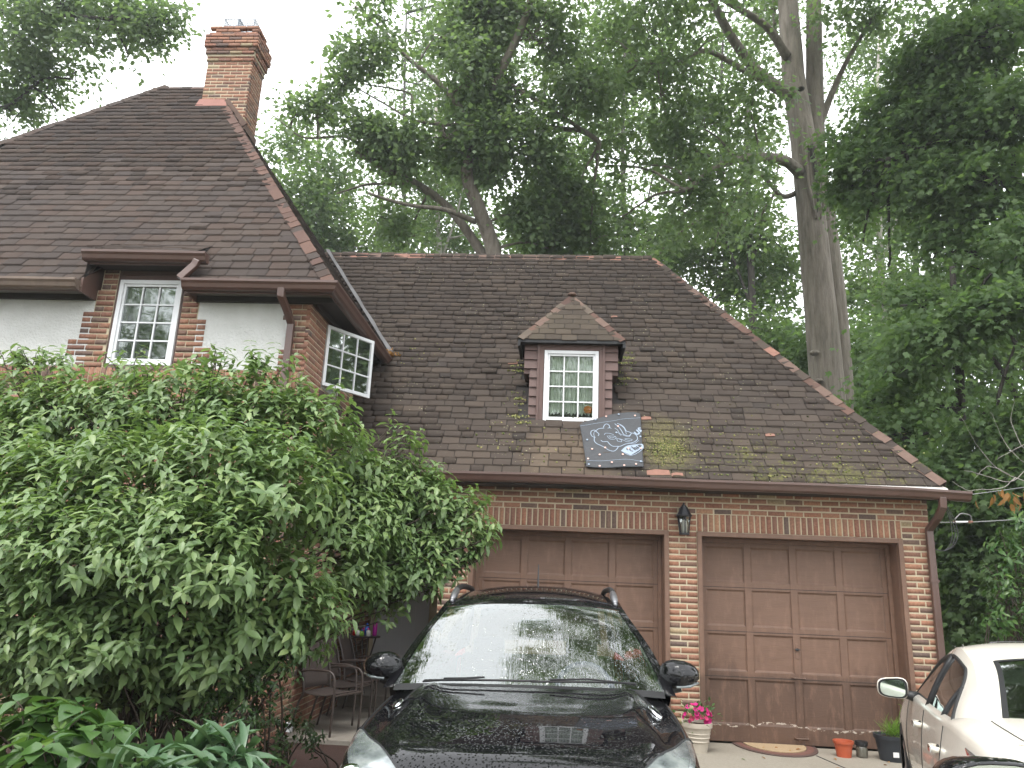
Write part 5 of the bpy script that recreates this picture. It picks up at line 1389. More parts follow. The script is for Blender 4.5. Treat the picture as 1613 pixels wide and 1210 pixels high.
# --- the tall oak right behind the garage: twin stems, limbs to the left
def A(px, py, Y): return at(px, py, Y)
Yo = 20.0
oak_tr = [([A(1318, 940, Yo), A(1303, 620, Yo), A(1285, 420, Yo), A(1268, 250, Yo), A(1248, 120, Yo+.2), A(1238, 0, Yo+.4), A(1228, -220, Yo+.6)], .50, .26, 14),
          ([A(1334, 940, Yo+1.0), A(1320, 560, Yo+.9), A(1303, 380, Yo+.8), A(1285, 250, Yo+.7), A(1284, 120, Yo+.5), A(1283, 0, Yo+.3), A(1300, -240, Yo)], .40, .2, 12),
          ([A(1262, 275, Yo-.1), A(1240, 255, Yo-.6), A(1190, 246, Yo-1.4), A(1130, 262, Yo-2), A(1080, 300, Yo-2.4)], .19, .06, 8),
          ([A(1262, 300, Yo+.2), A(1235, 310, Yo), A(1190, 270, Yo), A(1150, 330, Yo)], .10, .03, 6),
          ([A(1245, 150, Yo), A(1200, 120, Yo-.5), A(1160, 70, Yo-1.2), A(1110, -20, Yo-2), A(1050, -120, Yo-3)], .21, .08, 8),
          ([A(1240, 90, Yo), A(1205, 40, Yo-.6), A(1140, 0, Yo-1.4), A(1080, -50, Yo-2)], .15, .05, 8),
          ([A(1195, 125, Yo-.5), A(1120, 82, Yo-1.3), A(1060, 100, Yo-2), A(1005, 100, Yo-2.4)], .10, .03, 6),
          ([A(1290, 200, Yo+.6), A(1310, 150, Yo+.4), A(1330, 105, Yo), A(1380, 20, Yo-1)], .13, .05, 7),
          ([A(1248, 100, Yo), A(1222, 60, Yo+1), A(1218, -60, Yo+1.4)], .10, .05, 6)]
ob = PB([(1180, 175, 75, -1.6), (1100, 200, 80, -1.5), (1040, 150, 80, -2), (1150, 280, 70, -2.2), (1080, 330, 70, -1.2), (1010, 260, 70, -1.4), (1130, 60, 80, -2.2), (1030, 40, 90, -2.2),
         (1190, 20, 60, 1.2), (1340, 30, 70, -.6), (1420, -10, 80, -1), (1120, 395, 60, .8), (1040, 400, 50, 1.2), (1200, 340, 45, 1.2), (960, 60, 80, -2), (950, 170, 60, -2), (960, 260, 60, -1.4), (980, 340, 60, -.6), (1060, 240, 60, -1), (1000, 150, 60, -1)], Yo)
# the part of the crown that arches over the drive, above the picture
for c, r in (((2.2, 13.5, 15.5), 2.2), ((4.8, 11.5, 15.5), 2.4), ((1.6, 10.6, 15.2), 1.5), ((7, 13, 17), 2.6), ((3.6, 15.5, 18.5), 2.8), ((6.5, 9, 16), 2.2), ((3.1, 9.3, 14.6), 1.5), ((.6, 14.8, 18.5), 2.4), ((8, 17, 20), 3.2), ((2.0, 9.8, 17.5), 1.2), ((4.5, 7.6, 15.5), 1.3), ((6.4, 6.4, 15), 1.3), ((1.2, 8.6, 15), 1.2), ((.9, 12.3, 15.8), 1.4), ((2.5, 7.4, 14.6), 1.1), ((.7, 7.9, 15), 1.0), ((1.9, 9.3, 15), 1.4), ((3.2, 8.4, 15), 1.4), ((.4, 10.2, 15.4), .9), ((-.2, 7.2, 15), .9), ((.6, 7.3, 15), 1.0), ((1.4, 7.6, 15), 1.0), ((-1.2, 7.3, 15.2), .7), ((.4, 8.4, 15.2), .9)):
    ob.append((np.array(c), np.array((r, r, r*.7)), 1.0))
oak_tr.append(([A(1238, -60, Yo+.4), (5.6, 17, 20), (4.2, 13, 17.5), (3.2, 10, 16)], .22, .05, 8))
oakT = tree('oak_tree', 'tallest oak with two thick grey stems behind the right end of the garage', None, (6.6, 20, 0), oak_tr, ob, 36, 1150, .60, .55, .178, LF_OAKT, M_LF_OAK, M_BARK)
for px, py, r in ((1283, 556, .13), (1290, 600, .11), (1262, 140, .10)):      # knots and the long healed split in the bark
    c = at(px, py, Yo-.40); b = MB(); b.ell(c, (r, .10, r*.62), 12, 8); b.ell(c+np.array((0, -.085, -.01)), (r*.5, .03, r*.28), 10, 6); b.build('knot', M_BARKD if py < 200 else M_BARK, oakT, smooth=True)
b = MB(); limb(b, [at(1277, 232, Yo-.33), at(1280, 262, Yo-.36), at(1284, 300, Yo-.38), at(1287, 335, Yo-.40)], .09, .015, 6, .02); b.build('bark_split', M_BARKD, oakT, smooth=True)
for dx in (-9, 9):
    b = MB(); limb(b, [at(1276+dx, 225, Yo-.33), at(1280+dx*1.1, 262, Yo-.36), at(1285+dx, 305, Yo-.38), at(1288+dx*.3, 345, Yo-.40)], .075, .03, 7, .02); b.build('bark_lip', M_BARK, oakT, smooth=True)

# --- the spreading oak behind the ridge
Yc = 17.5
c_tr = [([A(790, 560, Yc), A(778, 400, Yc), A(755, 330, Yc-.3), A(735, 270, Yc-.6), A(748, 200, Yc-.8), A(790, 110, Yc-1.2), A(830, 20, Yc-1.4), A(850, -80, Yc-1.6)], .24, .07, 10),
        ([A(772, 420, Yc+.4), A(740, 370, Yc+.2), A(700, 320, Yc), A(660, 290, Yc-.3), A(600, 262, Yc-.8), A(555, 235, Yc-1.2)], .15, .05, 8),
        ([A(750, 350, Yc-.2), A(700, 330, Yc-.6), A(640, 322, Yc-1), A(580, 304, Yc-1.4)], .075, .03, 6),
        ([A(690, 315, Yc), A(640, 290, Yc), A(590, 290, Yc), A(530, 305, Yc)], .07, .02, 6),
        ([A(600, 262, Yc-.8), A(540, 215, Yc-1), A(485, 218, Yc-1), A(430, 182, Yc-1)], .055, .012, 6),
        ([A(745, 200, Yc-.8), A(690, 195, Yc-1), A(655, 190, Yc-1), A(600, 160, Yc-1), A(535, 123, Yc-1)], .06, .012, 6),
        ([A(650, 185, Yc-1), A(648, 150, Yc-1), A(620, 140, Yc-1), A(570, 132, Yc-1)], .04, .012, 5),
        ([A(748, 200, Yc-.8), A(690, 130, Yc-1), A(640, 90, Yc-1.2), A(600, 45, Yc-1.4), A(560, 10, Yc-1.5)], .09, .025, 7),
        ([A(740, 260, Yc-.6), A(830, 200, Yc-.4), A(910, 205, Yc), A(945, 225, Yc), A(880, 180, Yc-.5), A(800, 130, Yc-1)], .09, .04, 7)]
cb = PB([(690, 60, 75, -1.2), (610, 30, 50, -1.4), (760, 20, 80, -1), (840, 60, 85, -1), (740, 130, 80, -1), (660, 130, 40, -1), (820, 150, 75, -1), (700, 215, 70, -1), (780, 230, 75, -.6), (850, 260, 55, 0),
         (600, 90, 38, -1.4), (560, 95, 34, -1.4), (545, 130, 22, -1.4), (500, 180, 34, -1.2), (545, 195, 40, -1.2), (590, 215, 42, -1.2), (470, 175, 24, -1.2), (520, 165, 30, -1), (630, 240, 48, -1), (900, 320, 45, .6), (830, 340, 45, .4), (920, 130, 60, -1),
         (600, 350, 40, .6), (650, 370, 45, .8), (560, 20, 30, -1.4), (930, 380, 45, .8), (870, 390, 45, 1)], Yc)
tree('oak_tree', 'spreading oak with crooked dark limbs rising behind the garage ridge', None, (-.2, 17.5, 0), c_tr, cb, 36, 980, .50, .6, .158, LF_OAKT, M_LF_OAK, M_BARK, shell=.3)

# --- top left tree
Yl = 16.0
l_tr = [([A(-120, 600, Yl), A(-90, 200, Yl), A(-60, 0, Yl), A(-40, -200, Yl)], .32, .16, 10),
        ([A(-70, 60, Yl), A(0, 20, Yl-.4), A(80, 22, Yl-.8), A(170, 30, Yl-1)], .10, .04, 7),
        ([A(-80, 160, Yl), A(0, 170, Yl), A(60, 130, Yl)], .09, .03, 6)]
lb = PB([(30, 60, 70, -.6), (110, 20, 60, -.8), (190, 25, 55, -.8), (235, 45, 40, -1), (265, 30, 28, -1), (200, 90, 38, -.8), (150, 80, 50, -.6), (60, 130, 55, 0), (20, 180, 50, .4), (90, 175, 34, .2), (-20, 120, 70, 0), (10, -10, 80, -.4), (120, -30, 70, -.6), (225, -10, 50, -.8), (-60, 220, 60, .4), (115, 125, 40, 0)], Yl)
tree('broadleaf_tree', 'leafy green tree reaching in over the house roof at top left', None, (-14, 16, 0), l_tr, lb, 38, 400, .46, .6, .138, LF_OAKT, M_LF_OAK, M_BARKD)

# --- maples to the right of the garage, in layered sprays
Ym = 14.0
m_tr = [([A(1660, 1080, Ym+1), A(1640, 700, Ym+1), A(1600, 300, Ym+.6), A(1560, 0, Ym), A(1540, -200, Ym)], .20, .10, 9),
        ([A(1640, 700, Ym+1), A(1560, 560, Ym), A(1480, 500, Ym-.6)], .07, .02, 6), ([A(1600, 300, Ym+.6), A(1500, 220, Ym), A(1400, 250, Ym)], .07, .02, 6)]
mbk = PB([(1480, 90, 90, 0, .5), (1560, 60, 90, -.6, .5), (1600, 180, 90, -.6, .45), (1500, 190, 90, .2, .45), (1420, 180, 80, .8, .45), (1380, 260, 70, 1, .4), (1470, 290, 90, .4, .4), (1570, 290, 90, -.4, .42), (1400, 330, 60, 1.2, .4),
           (1600, 390, 80, -.8, .4), (1530, 400, 80, .4, .4), (1350, 220, 60, 1.4, .4), (1440, 130, 70, 1, .4), (1560, 450, 80, .2, .4), (1470, 400, 80, .8, .4), (1400, 420, 60, 1.4, .4), (1600, 460, 70, -.4, .4), (1340, 300, 40, 1.6, .5), (1360, 380, 45, 1.6, .5), (1390, 480, 50, 1.6, .5), (1540, 350, 70, .2, .5), (1440, 350, 60, 1, .5), (1600, -20, 90, 0, .5)], Ym)
tree('maple_tree', 'tall maple with layered green sprays at the upper right edge', 'maples right of the garage', (9.8, 15, 0), m_tr, mbk, 38, 860, .58, .22, .145, LF_MAPLE, M_LF_MAPLE, M_BARKD, up=1.0, jit=.4)
Ym2 = 12.6
m2_tr = [([A(1540, 1100, Ym2+1.4), A(1520, 800, Ym2+1.4), A(1510, 560, Ym2+1.2), A(1500, 420, Ym2+1)], .13, .05, 8), ([A(1520, 800, Ym2+1.4), A(1570, 640, Ym2), A(1600, 540, Ym2-.4)], .06, .02, 6)]
m2b = PB([(1570, 500, 85, 0, .4), (1480, 540, 85, .6, .4), (1400, 590, 70, 1.4, .42), (1590, 590, 80, -.4, .4), (1500, 640, 85, .6, .4), (1420, 690, 70, 1.4, .4), (1570, 690, 90, 0, .4), (1520, 760, 85, .6, .4), (1600, 790, 85, -.2, .4),
           (1540, 850, 80, .8, .4), (1600, 900, 80, .2, .4), (1520, 930, 70, 1.4, .45), (1580, 980, 80, .8, .5), (1500, 830, 60, 1.6, .4), (1460, 760, 50, 1.8, .4), (1640, 660, 80, -.4, .4), (1510, 1000, 60, 1.4, .5), (1440, 480, 70, 1.2, .4), (1380, 640, 40, 2.2, .4), (1360, 700, 40, 2.4)], Ym2)
tree('maple_tree', 'dark low maple filling the gap beside the garage corner', 'maples right of the garage', (7.6, 14, 0), m2_tr, m2b, 40, 820, .54, .22, .138, LF_MAPLE, M_LF_MAPLE, M_BARKD, up=1.0, jit=.4)

# --- the light green wood further back
far = [('birch_tree', 'slender pale stemmed tree in the light green wood left of the oak', 505, 28, [(450, 250, 55), (480, 320, 60), (520, 260, 50), (440, 330, 50), (500, 380, 55), (560, 330, 55), (560, 390, 55), (470, 390, 50), (430, 270, 30)], M_BARKP, 100),
       ('birch_tree', 'pale stemmed tree standing in the wood between the two oaks', 690, 30, [(640, 300, 60), (700, 340, 60), (760, 300, 60), (640, 380, 55), (720, 400, 50), (800, 380, 55), (690, 250, 45)], M_BARKP, 60),
       ('ash_tree', 'loose light green tree behind the ridge left of the thick oak stem', 985, 29, [(900, 260, 60), (960, 330, 65), (1020, 380, 60), (920, 390, 55), (1060, 440, 60), (1000, 210, 55), (1130, 470, 50), (1080, 380, 50)], M_BARKD, 60),
       ('ash_tree', 'bright green tree in the wood seen under the left limb of the thick oak', 1180, 27, [(1170, 330, 55), (1200, 420, 60), (1150, 420, 55), (1220, 500, 55), (1180, 520, 50), (1230, 390, 45), (1240, 560, 45), (1130, 370, 40)], M_BARKD, 140),
       ('birch_tree', 'pale birch with a white stem right of the thick oak', 1385, 28, [(1370, 400, 50), (1420, 340, 50), (1360, 480, 50), (1420, 470, 50), (1370, 560, 50), (1440, 250, 50), (1340, 640, 45), (1350, 330, 45), (1380, 180, 50), (1410, 620, 50)], M_BARKP, 60),
       ('birch_tree', 'leaning pale stemmed tree deep in the wood at the right', 1405, 31, [(1480, 350, 60), (1520, 450, 60), (1450, 560, 60), (1560, 350, 60), (1500, 250, 60), (1580, 520, 60)], M_BARKP, 200),
       ('ash_tree', 'light green tree rising behind the centre of the garage ridge', 860, 34, [(780, 200, 70), (850, 140, 70), (930, 200, 70), (880, 300, 70), (960, 80, 70), (1040, 250, 70), (800, 60, 70), (1080, 120, 70)], M_BARKD, 40),
       ('ash_tree', 'tall light tree filling the sky behind the top of the spreading oak', 640, 36, [(625, 130, 45), (670, 50, 60), (700, 150, 70), (760, 50, 70), (620, 230, 60), (720, 260, 60), (830, 10, 60), (680, -10, 60)], M_BARKD, 20),
       ('ash_tree', 'tall light tree behind the upper limbs of the thick oak', 1140, 34, [(1100, 40, 70), (1170, 110, 70), (1220, 30, 60), (1140, 200, 70), (1200, 250, 60), (1060, 180, 60), (1000, 90, 70), (950, 20, 60), (1110, 280, 60)], M_BARKD, 20),
       ('ash_tree', 'light tree filling the gap right of the thick oak', 1440, 33, [(1350, 120, 60), (1400, 60, 60), (1460, 140, 70), (1520, 60, 70), (1440, 250, 70), (1380, 300, 60), (1340, 420, 60), (1400, 500, 70), (1480, 460, 70), (1560, 420, 70), (1580, 200, 70)], M_BARKD, 20)]
for nm, lab, px, Y, bl, bk, top in far:
    bs = PB([(x, y, r*.95, RS.uniform(-2, 2), 1.0) for x, y, r in bl], Y)
    tr = [([A(px+12, 700, Y), A(px+4, 450, Y), A(px-4, 250, Y), A(px, top, Y)], .20, .05, 7), ([A(px+2, 420, Y), A(px+34, 320, Y), A(px+50, 240, Y)], .07, .02, 5), ([A(px+2, 480, Y), A(px-36, 380, Y), A(px-60, 320, Y)], .07, .02, 5)]
    b0 = A(px+12, 900, Y); b0[2] = 0
    tree(nm, lab, 'trees of the wood behind the garage', b0, tr, bs, 30, 46*len(bl), .75, .7, .22, LF_DIA, M_LF_FAR, bk, twig_every=12, twig_r=.02)
# dense low growth closing the view under the wood
blk = PB([(x, y, 70, RS.uniform(-2, 2), .8) for x in range(440, 1640, 62) for y in (560, 660, 770, 880) if not (x < 1350 and y > 600)], 25)
C_, out, k = blob_pts(blk, 1100, .2)
o = merge('undergrowth', None, sprays(C_, out, 40, .8, .6, .22), LF_DIA, M_LF_MAPLE)
tag(o, 'dark green undergrowth filling the wood behind the garage', 'undergrowth', kind='stuff')
# trees across the drive, behind the viewer: they show in the windows
for lab, base, bl, per in (('dense tree beside the drive facing the open casement', (13, 9, 0), [((12.5, 9, 7.5), 1.8), ((12.5, 10, 10), 1.8), ((12.8, 7.6, 9), 1.6), ((12.6, 11.5, 8.4), 1.7), ((12.5, 9.4, 5.2), 1.6)], 40),
                       ('bushy tree across the drive facing the dormer', (1.5, -15, 0), [((0, -14, 8), 3), ((3, -15, 10), 3.2), ((-2.5, -15, 11), 2.8), ((1, -15, 13), 2.6), ((5, -14, 6), 2.4), ((-4.5, -13, 6.5), 2.2)], 44),
                       ('tall loose tree across the drive facing the front window', (-17, -15, 0), [((-17, -15, 10), 2.3), ((-14.8, -14, 13), 1.7), ((-19.5, -15, 12.5), 2.0), ((-17, -16, 14.5), 1.8), ((-15, -15, 8.5), 1.7), ((-20, -15, 8.5), 2)], 34)):
    bs = [(np.array(c, float), np.array((r, r, r*.8)), 1.) for c, r in bl]
    tree('shade_tree', lab, None, base, [([np.array(base, float), np.array(base)+(.2, .3, 5), np.array(base)+(-.2, 0, 11)], .3, .1, 8)], bs, per, 900 if base[0] == 13 else 330, .75, .6, .2, LF_DIA, M_LF_OAK, M_BARKD)
# ---------------------------------------------------------------- the big shrub and the small plants
def shrub(name, label, cat, blobs, ncl, pairs, lsize, tmpl, mat, base, stem=.18, droop=.28, shell=.5, nind=300, up=.55, face=True, stems=10, smat=None, freq=2.0, over=1.12):
    t = thing(name, label, cat, tuple(base))
    C_, out, k = blob_pts(blobs, ncl, shell, freq, over)
    sd = norm(out*.75+np.array([0, 0, up])+RS.normal(0, .22, out.shape))
    x = norm(np.cross(sd, np.array([.2, .3, 1.]))); y = np.cross(sd, x)
    CC, DD, NN, SS_, OO = [], [], [], [], []
    sc = RS.uniform(.75, 1.2, ncl)
    for p in range(pairs):
        f = .35+.65*p/max(1, pairs-1); a0 = RS.uniform(0, 6.28, ncl) if p == 0 else a0+math.pi/2
        for h in (0, math.pi):
            ang = a0+h+RS.normal(0, .25, ncl)
            rad = x*np.cos(ang)[:, None]+y*np.sin(ang)[:, None]
            CC.append(C_+sd*(stem*f)[..., None] if np.ndim(f) else C_+sd*stem*f)
            DD.append(norm(rad+sd*.30+np.array([0, 0, -droop])+RS.normal(0, .16, rad.shape)))
            NN.append(norm(sd+np.array([0, 0, .8])+RS.normal(0, .2, rad.shape)))
            SS_.append(lsize*sc*RS.uniform(.72, 1.18, ncl)*(1.05-.25*f)); OO.append(out)
    CC, DD, NN, SS_, OO = map(np.concatenate, (CC, DD, NN, SS_, OO))
    M = leaf_frames(CC, DD, NN, SS_)
    tc = norm(CAM-CC); vis = np.clip((OO*tc).sum(1)+.15, 0.01, 1)*np.clip(.4+OO[:, 2], .05, 1)
    rest_n = 'foliage'
    pieces('leaf', rest_n, t, M, tmpl, mat, min(nind, len(M)), vis, True)
    mb = MB(); b = np.array(base, float)
    for j in range(0, ncl, max(1, ncl//stems)):
        e = C_[j]; a = b+RS.normal(0, 1, 3)*np.array([.25, .15, 0]); a[2] = 0
        limb(mb, [a, np.array([a[0]*.75+e[0]*.25, a[1]*.75+e[1]*.25, e[2]*.62]), e, e+sd[j]*stem], .010, .003, 4, .008)
    mb.build('stems', smat or M_TWIG, t, smooth=True)['kind'] = 'stuff'
    return t
def PB2(lst):
    out = []
    for px, py, rp, Y, *fl in lst:
        c = at(px, py, Y); r = rp*Y*1.0/PF; out.append((c, np.array([r, r*.75, r*(fl[0] if fl else .8)]), 1.0))
    return out
bl = PB2([(30, 650, 75, 5.9, .6), (100, 680, 90, 5.7), (190, 665, 85, 5.6), (290, 660, 80, 5.5), (380, 655, 75, 5.5), (440, 690, 75, 5.5), (500, 700, 65, 5.5), (545, 740, 60, 6.0), (600, 780, 60, 6.3), (650, 790, 55, 6.4), (690, 820, 55, 6.5), (725, 850, 40, 6.5), (690, 880, 45, 6.4),
          (90, 790, 110, 5.2), (210, 770, 110, 5.0), (330, 760, 110, 4.9), (430, 790, 100, 4.9), (530, 830, 80, 5.9), (610, 870, 65, 6.3), (60, 890, 110, 4.8), (180, 890, 110, 4.7), (300, 880, 110, 4.6), (410, 890, 95, 4.7), (505, 900, 70, 5.7), (575, 925, 50, 6.2), (450, 945, 55, 5.0),
          (60, 990, 100, 4.8), (180, 1010, 95, 4.8), (300, 1010, 90, 4.9), (400, 990, 70, 5.0), (10, 740, 80, 5.5), (50, 1080, 80, 5.1), (170, 1085, 80, 5.1), (290, 1065, 65, 5.1), (400, 1030, 55, 5.2), (455, 1010, 45, 5.3), (490, 985, 45, 5.2), (560, 850, 60, 5.9), (580, 800, 55, 6.1), (520, 870, 60, 5.6), (605, 905, 50, 6.2), (545, 925, 40, 5.8), (0, 960, 85, 5.0), (-5, 1050, 80, 5.0), (100, 1030, 90, 4.9), (640, 915, 45, 6.3)])
shrub('large_shrub', 'huge rounded green shrub with drooping leaves covering the lower house front', 'shrub', bl, 5700, 4, .098, LF_EL, M_LF_BUSH, at(230, 1190, 5.6)*np.array([1, 1, 0]), stems=70, shell=.35, up=.85)
# loose shoots that stand clear of its outline
sh = []
for px, py, Y in ((595, 690, 6.2), (640, 715, 6.2), (55, 585, 5.9), (20, 580, 5.9), (95, 590, 5.8), (200, 590, 5.6), (225, 605, 5.5), (300, 590, 5.5), (390, 590, 5.5), (345, 588, 5.5), (430, 585, 5.5), (480, 630, 5.5), (530, 640, 5.5), (740, 800, 6.4), (755, 850, 6.4), (760, 880, 6.4), (720, 805, 6.4), (670, 760, 6.3), (615, 965, 6.2), (700, 915, 6.3)):
    c = at(px, py, Y); sh.append((c, np.array([.10, .08, .08]), 1.0))
shrub('shrub_shoots', 'long loose shoots standing out of the top of the huge shrub', 'shoots', sh, 120, 4, .095, LF_EL, M_LF_BUSH, at(230, 900, 5.6), stems=60, nind=300, shell=.1, up=1.0)
bl = PB2([(260, 1080, 60, 5.3), (340, 1060, 60, 5.2), (420, 1050, 55, 5.2), (455, 1045, 40, 5.3), (380, 1110, 50, 5.1), (300, 1130, 45, 5.0), (440, 1000, 45, 5.3), (150, 1060, 60, 5.4)])
shrub('small_leaved_shrub', 'dark shrub of tiny glossy leaves under the huge shrub', 'shrub', bl, 620, 4, .045, LF_EL, M_LF_BOX, at(350, 1190, 5.3)*np.array([1, 1, 0]), stem=.10, droop=.0, stems=50, shell=.2)
bl = PB2([(40, 1175, 50, 3.6, .6), (110, 1170, 48, 3.7, .6), (150, 1205, 40, 3.5, .6), (30, 1235, 60, 3.4, .6), (90, 1240, 60, 3.3, .6), (10, 1165, 40, 3.7, .6)])
shrub('broad_leaved_plant', 'plant with wide pointed bright green leaves in the bottom left corner', 'plant', bl, 105, 2, .135, LF_WIDE, M_LF_BROAD, at(80, 1240, 3.6)*np.array([1, 1, 0]), stem=.12, droop=.35, stems=30, shell=.3)
bl = PB2([(225, 1240, 28, 3.3, .5), (285, 1216, 34, 3.35, .5), (335, 1214, 30, 3.4, .5), (365, 1230, 22, 3.4, .5), (300, 1260, 40, 3.3, .5), (250, 1265, 40, 3.2, .5)])
shrub('lance_leaved_plant', 'clump of long pale green lance-shaped leaves at the bottom edge', 'plant', bl, 46, 3, .21, LF_LANCE, M_LF_LILY, at(300, 1260, 3.4)*np.array([1, 1, 0]), stem=.10, droop=-.25, stems=24, shell=.2, up=1.0)
for i, (px, py, Y) in enumerate(((395, 1150, 5.6), (445, 1140, 6.2), (485, 1165, 6.6), (430, 1195, 5.4))):
    c = at(px, py, Y)
    shrub('seedling', ['small bright seedling at the foot of the tiny-leaved shrub', 'thin seedling in front of the patio chairs', 'low seedling at the edge of the red mulch', 'dark seedling in the mulch beside the SUV headlight'][i], 'plant', [(c, np.array([.12, .1, .10]), 1.)], 26, 3, .055, LF_EL, M_LF_BOX, (c[0], c[1], 0), stem=.08, droop=.1, stems=3, shell=.0, nind=160)
bl = PB2([(1600, 880, 30, 9.0), (1590, 930, 30, 9.0), (1610, 960, 36, 8.8), (1575, 985, 22, 9.0), (1600, 1010, 26, 9), (1612, 840, 20, 9)])
shrub('leafy_sapling', 'light green sapling at the right edge behind the white sedan', 'sapling', bl, 100, 4, .11, LF_EL, M_LF_BROAD, at(1630, 1120, 9.2)*np.array([1, 1, 0]), stem=.2, droop=.3, stems=40, shell=.1)
# dead branch with a few hanging brown leaves
c0 = at(1660, 760, 9.5); DB = thing('dead_branch', 'bare dead branch with a few orange brown leaves hanging at right', 'branch', tuple(c0))
mb = MB()
for pts in ([(1650, 770), (1580, 745), (1540, 700), (1512, 655)], [(1600, 752), (1570, 770), (1530, 768), (1500, 758)], [(1590, 748), (1560, 735), (1535, 755)], [(1640, 745), (1600, 720), (1575, 690), (1560, 650)], [(1620, 735), (1590, 760), (1545, 748), (1520, 742)], [(1640, 720), (1606, 700), (1590, 660), (1596, 630)], [(1640, 690), (1604, 705), (1570, 725)]):
    limb(mb, [at(x, y, 9.5+RS.uniform(-.1, .1)) for x, y in pts], .0065, .002, 4, .01)
mb.build('twigs', M_BARKP, DB, smooth=True)
cc = np.array([at(1585+RS.normal(0, 16), 780+RS.normal(0, 10), 9.5+RS.normal(0, .05)) for i in range(16)]+[at(1612, 775, 9.5), at(1606, 790, 9.5)])
M = leaf_frames(cc, np.array([0, 0, -1.])+RS.normal(0, .3, cc.shape), RS.normal(0, 1, cc.shape), np.full(len(cc), .13))
pieces('dead_leaf', 'dead_leaves', DB, M, LF_EL, M_LF_DEAD, 40, None, True)
# ---------------------------------------------------------------- roof patch with its printed mark
def rpt(s, v, h): return O_G+np.array([1., 0, 0])*s+S_G*v+N_G*h
O_G = np.array([0, 9.2, 3.017]); S_G = np.array([0, CS, SN]); N_G = np.array([0, -SN, CS])
TP = {'outline':[(0.22,0.795),(0.317,0.862),(0.463,0.925),(0.636,1.002),(0.809,1.054),(0.932,1.065),(1.004,1.044),(1.005,0.907),(0.995,0.523),(0.984,0.073),(0.65,0.059),(0.48,0.047),(0.298,0.051),(0.283,0.26),(0.243,0.629)],'head':[(0.531,0.731),(0.471,0.726),(0.423,0.688),(0.405,0.67)],'ear1':[(0.415,0.558),(0.374,0.591),(0.36,0.642),(0.369,0.686),(0.405,0.702),(0.434,0.671),(0.463,0.629),(0.451,0.594)],'ear1b':[(0.415,0.558),(0.398,0.618),(0.401,0.661)],'ear2':[(0.52,0.742),(0.535,0.785),(0.563,0.809),(0.593,0.783),(0.601,0.74),(0.573,0.73)],'ear2b':[(0.601,0.74),(0.621,0.723)],'jaw':[(0.403,0.558),(0.402,0.507),(0.431,0.457),(0.483,0.425),(0.534,0.386),(0.579,0.346),(0.631,0.327),(0.666,0.35),(0.697,0.401)],'jaw2':[(0.484,0.51),(0.513,0.486),(0.56,0.488),(0.594,0.438),(0.64,0.407),(0.709,0.406),(0.781,0.446),(0.852,0.474),(0.913,0.519),(0.942,0.571),(0.936,0.614),(0.909,0.647),(0.874,0.663)],'brow':[(0.528,0.615),(0.547,0.645),(0.588,0.643),(0.647,0.619)],'eye':[(0.563,0.599),(0.586,0.548),(0.62,0.527),(0.656,0.534),(0.675,0.569),(0.646,0.594),(0.605,0.592),(0.581,0.599)],'eye2':[(0.587,0.582),(0.621,0.555),(0.67,0.591)],'chk':[(0.68,0.544),(0.695,0.493),(0.736,0.486),(0.743,0.521),(0.715,0.536)],'chk2':[(0.68,0.552),(0.738,0.537),(0.807,0.494),(0.842,0.496)],'nos':[(0.78,0.548),(0.81,0.557),(0.851,0.554),(0.873,0.543),(0.855,0.52),(0.814,0.529),(0.78,0.544)],'horn1':[(0.666,0.822),(0.723,0.745),(0.75,0.684),(0.777,0.625),(0.83,0.61),(0.868,0.654),(0.839,0.679),(0.81,0.687),(0.783,0.756),(0.744,0.807),(0.697,0.832)],'horn1b':[(0.726,0.815),(0.783,0.738),(0.807,0.635)],'horn2':[(0.663,0.733),(0.697,0.7),(0.719,0.648),(0.765,0.616),(0.829,0.592),(0.86,0.628)],'wrk':[(0.672,0.664),(0.707,0.648),(0.741,0.606)],'lip':[(0.846,0.466),(0.899,0.476),(0.955,0.538)],'ban':[(0.73,0.336),(0.841,0.259),(1.003,0.405),(0.992,0.472),(0.803,0.414)],'U':[(0.905,0.682),(0.938,0.643),(0.969,0.667),(0.937,0.727)],'S':[(0.994,0.768),(0.965,0.76),(0.972,0.72),(0.994,0.72),(0.984,0.685)],'R1':[(0.794,0.364),(0.849,0.308)],'R2':[(0.794,0.364),(0.824,0.385),(0.84,0.357),(0.822,0.335)],'R3':[(0.828,0.339),(0.874,0.331)],'h1':[(0.855,0.408),(0.904,0.352)],'h2':[(0.879,0.38),(0.9,0.393),(0.928,0.366)],'i1':[(0.913,0.418),(0.946,0.383)],'n1':[(0.938,0.444),(0.971,0.407)],'n2':[(0.943,0.433),(0.965,0.451),(0.98,0.429)],'fold':[(0.226,0.772),(0.352,0.8),(0.498,0.837),(0.632,0.874),(0.791,0.926),(0.998,0.952)],'fold2':[(0.305,0.155),(0.425,0.149),(0.608,0.168),(0.792,0.184),(0.983,0.152)]}
TC = [(0.314, 0.515), (0.373, 0.359), (0.464, 0.258), (0.33, 0.088), (0.607, 0.128), (0.46, 0.071), (0.954, 0.146), (0.753, 0.084), (0.895, 0.106), (0.723, 0.99), (0.934, 0.991), (0.561, 0.944), (0.424, 0.88), (0.818, 0.373), (0.973, 0.388), (0.681, 0.655), (0.706, 0.77), (0.534, 0.386), (0.979, 0.604), (0.744, 0.269), (0.322, 0.183)]
PATCH = thing('roof_patch', 'dark grey sheet nailed on the roof under the dormer, printed with a pale animal head', 'roof patch', (.65, 9.5, 3.5))
ol = TP['outline']; n = 40
xs = np.linspace(.20, 1.02, n); P = []
from_poly = np.array(ol)
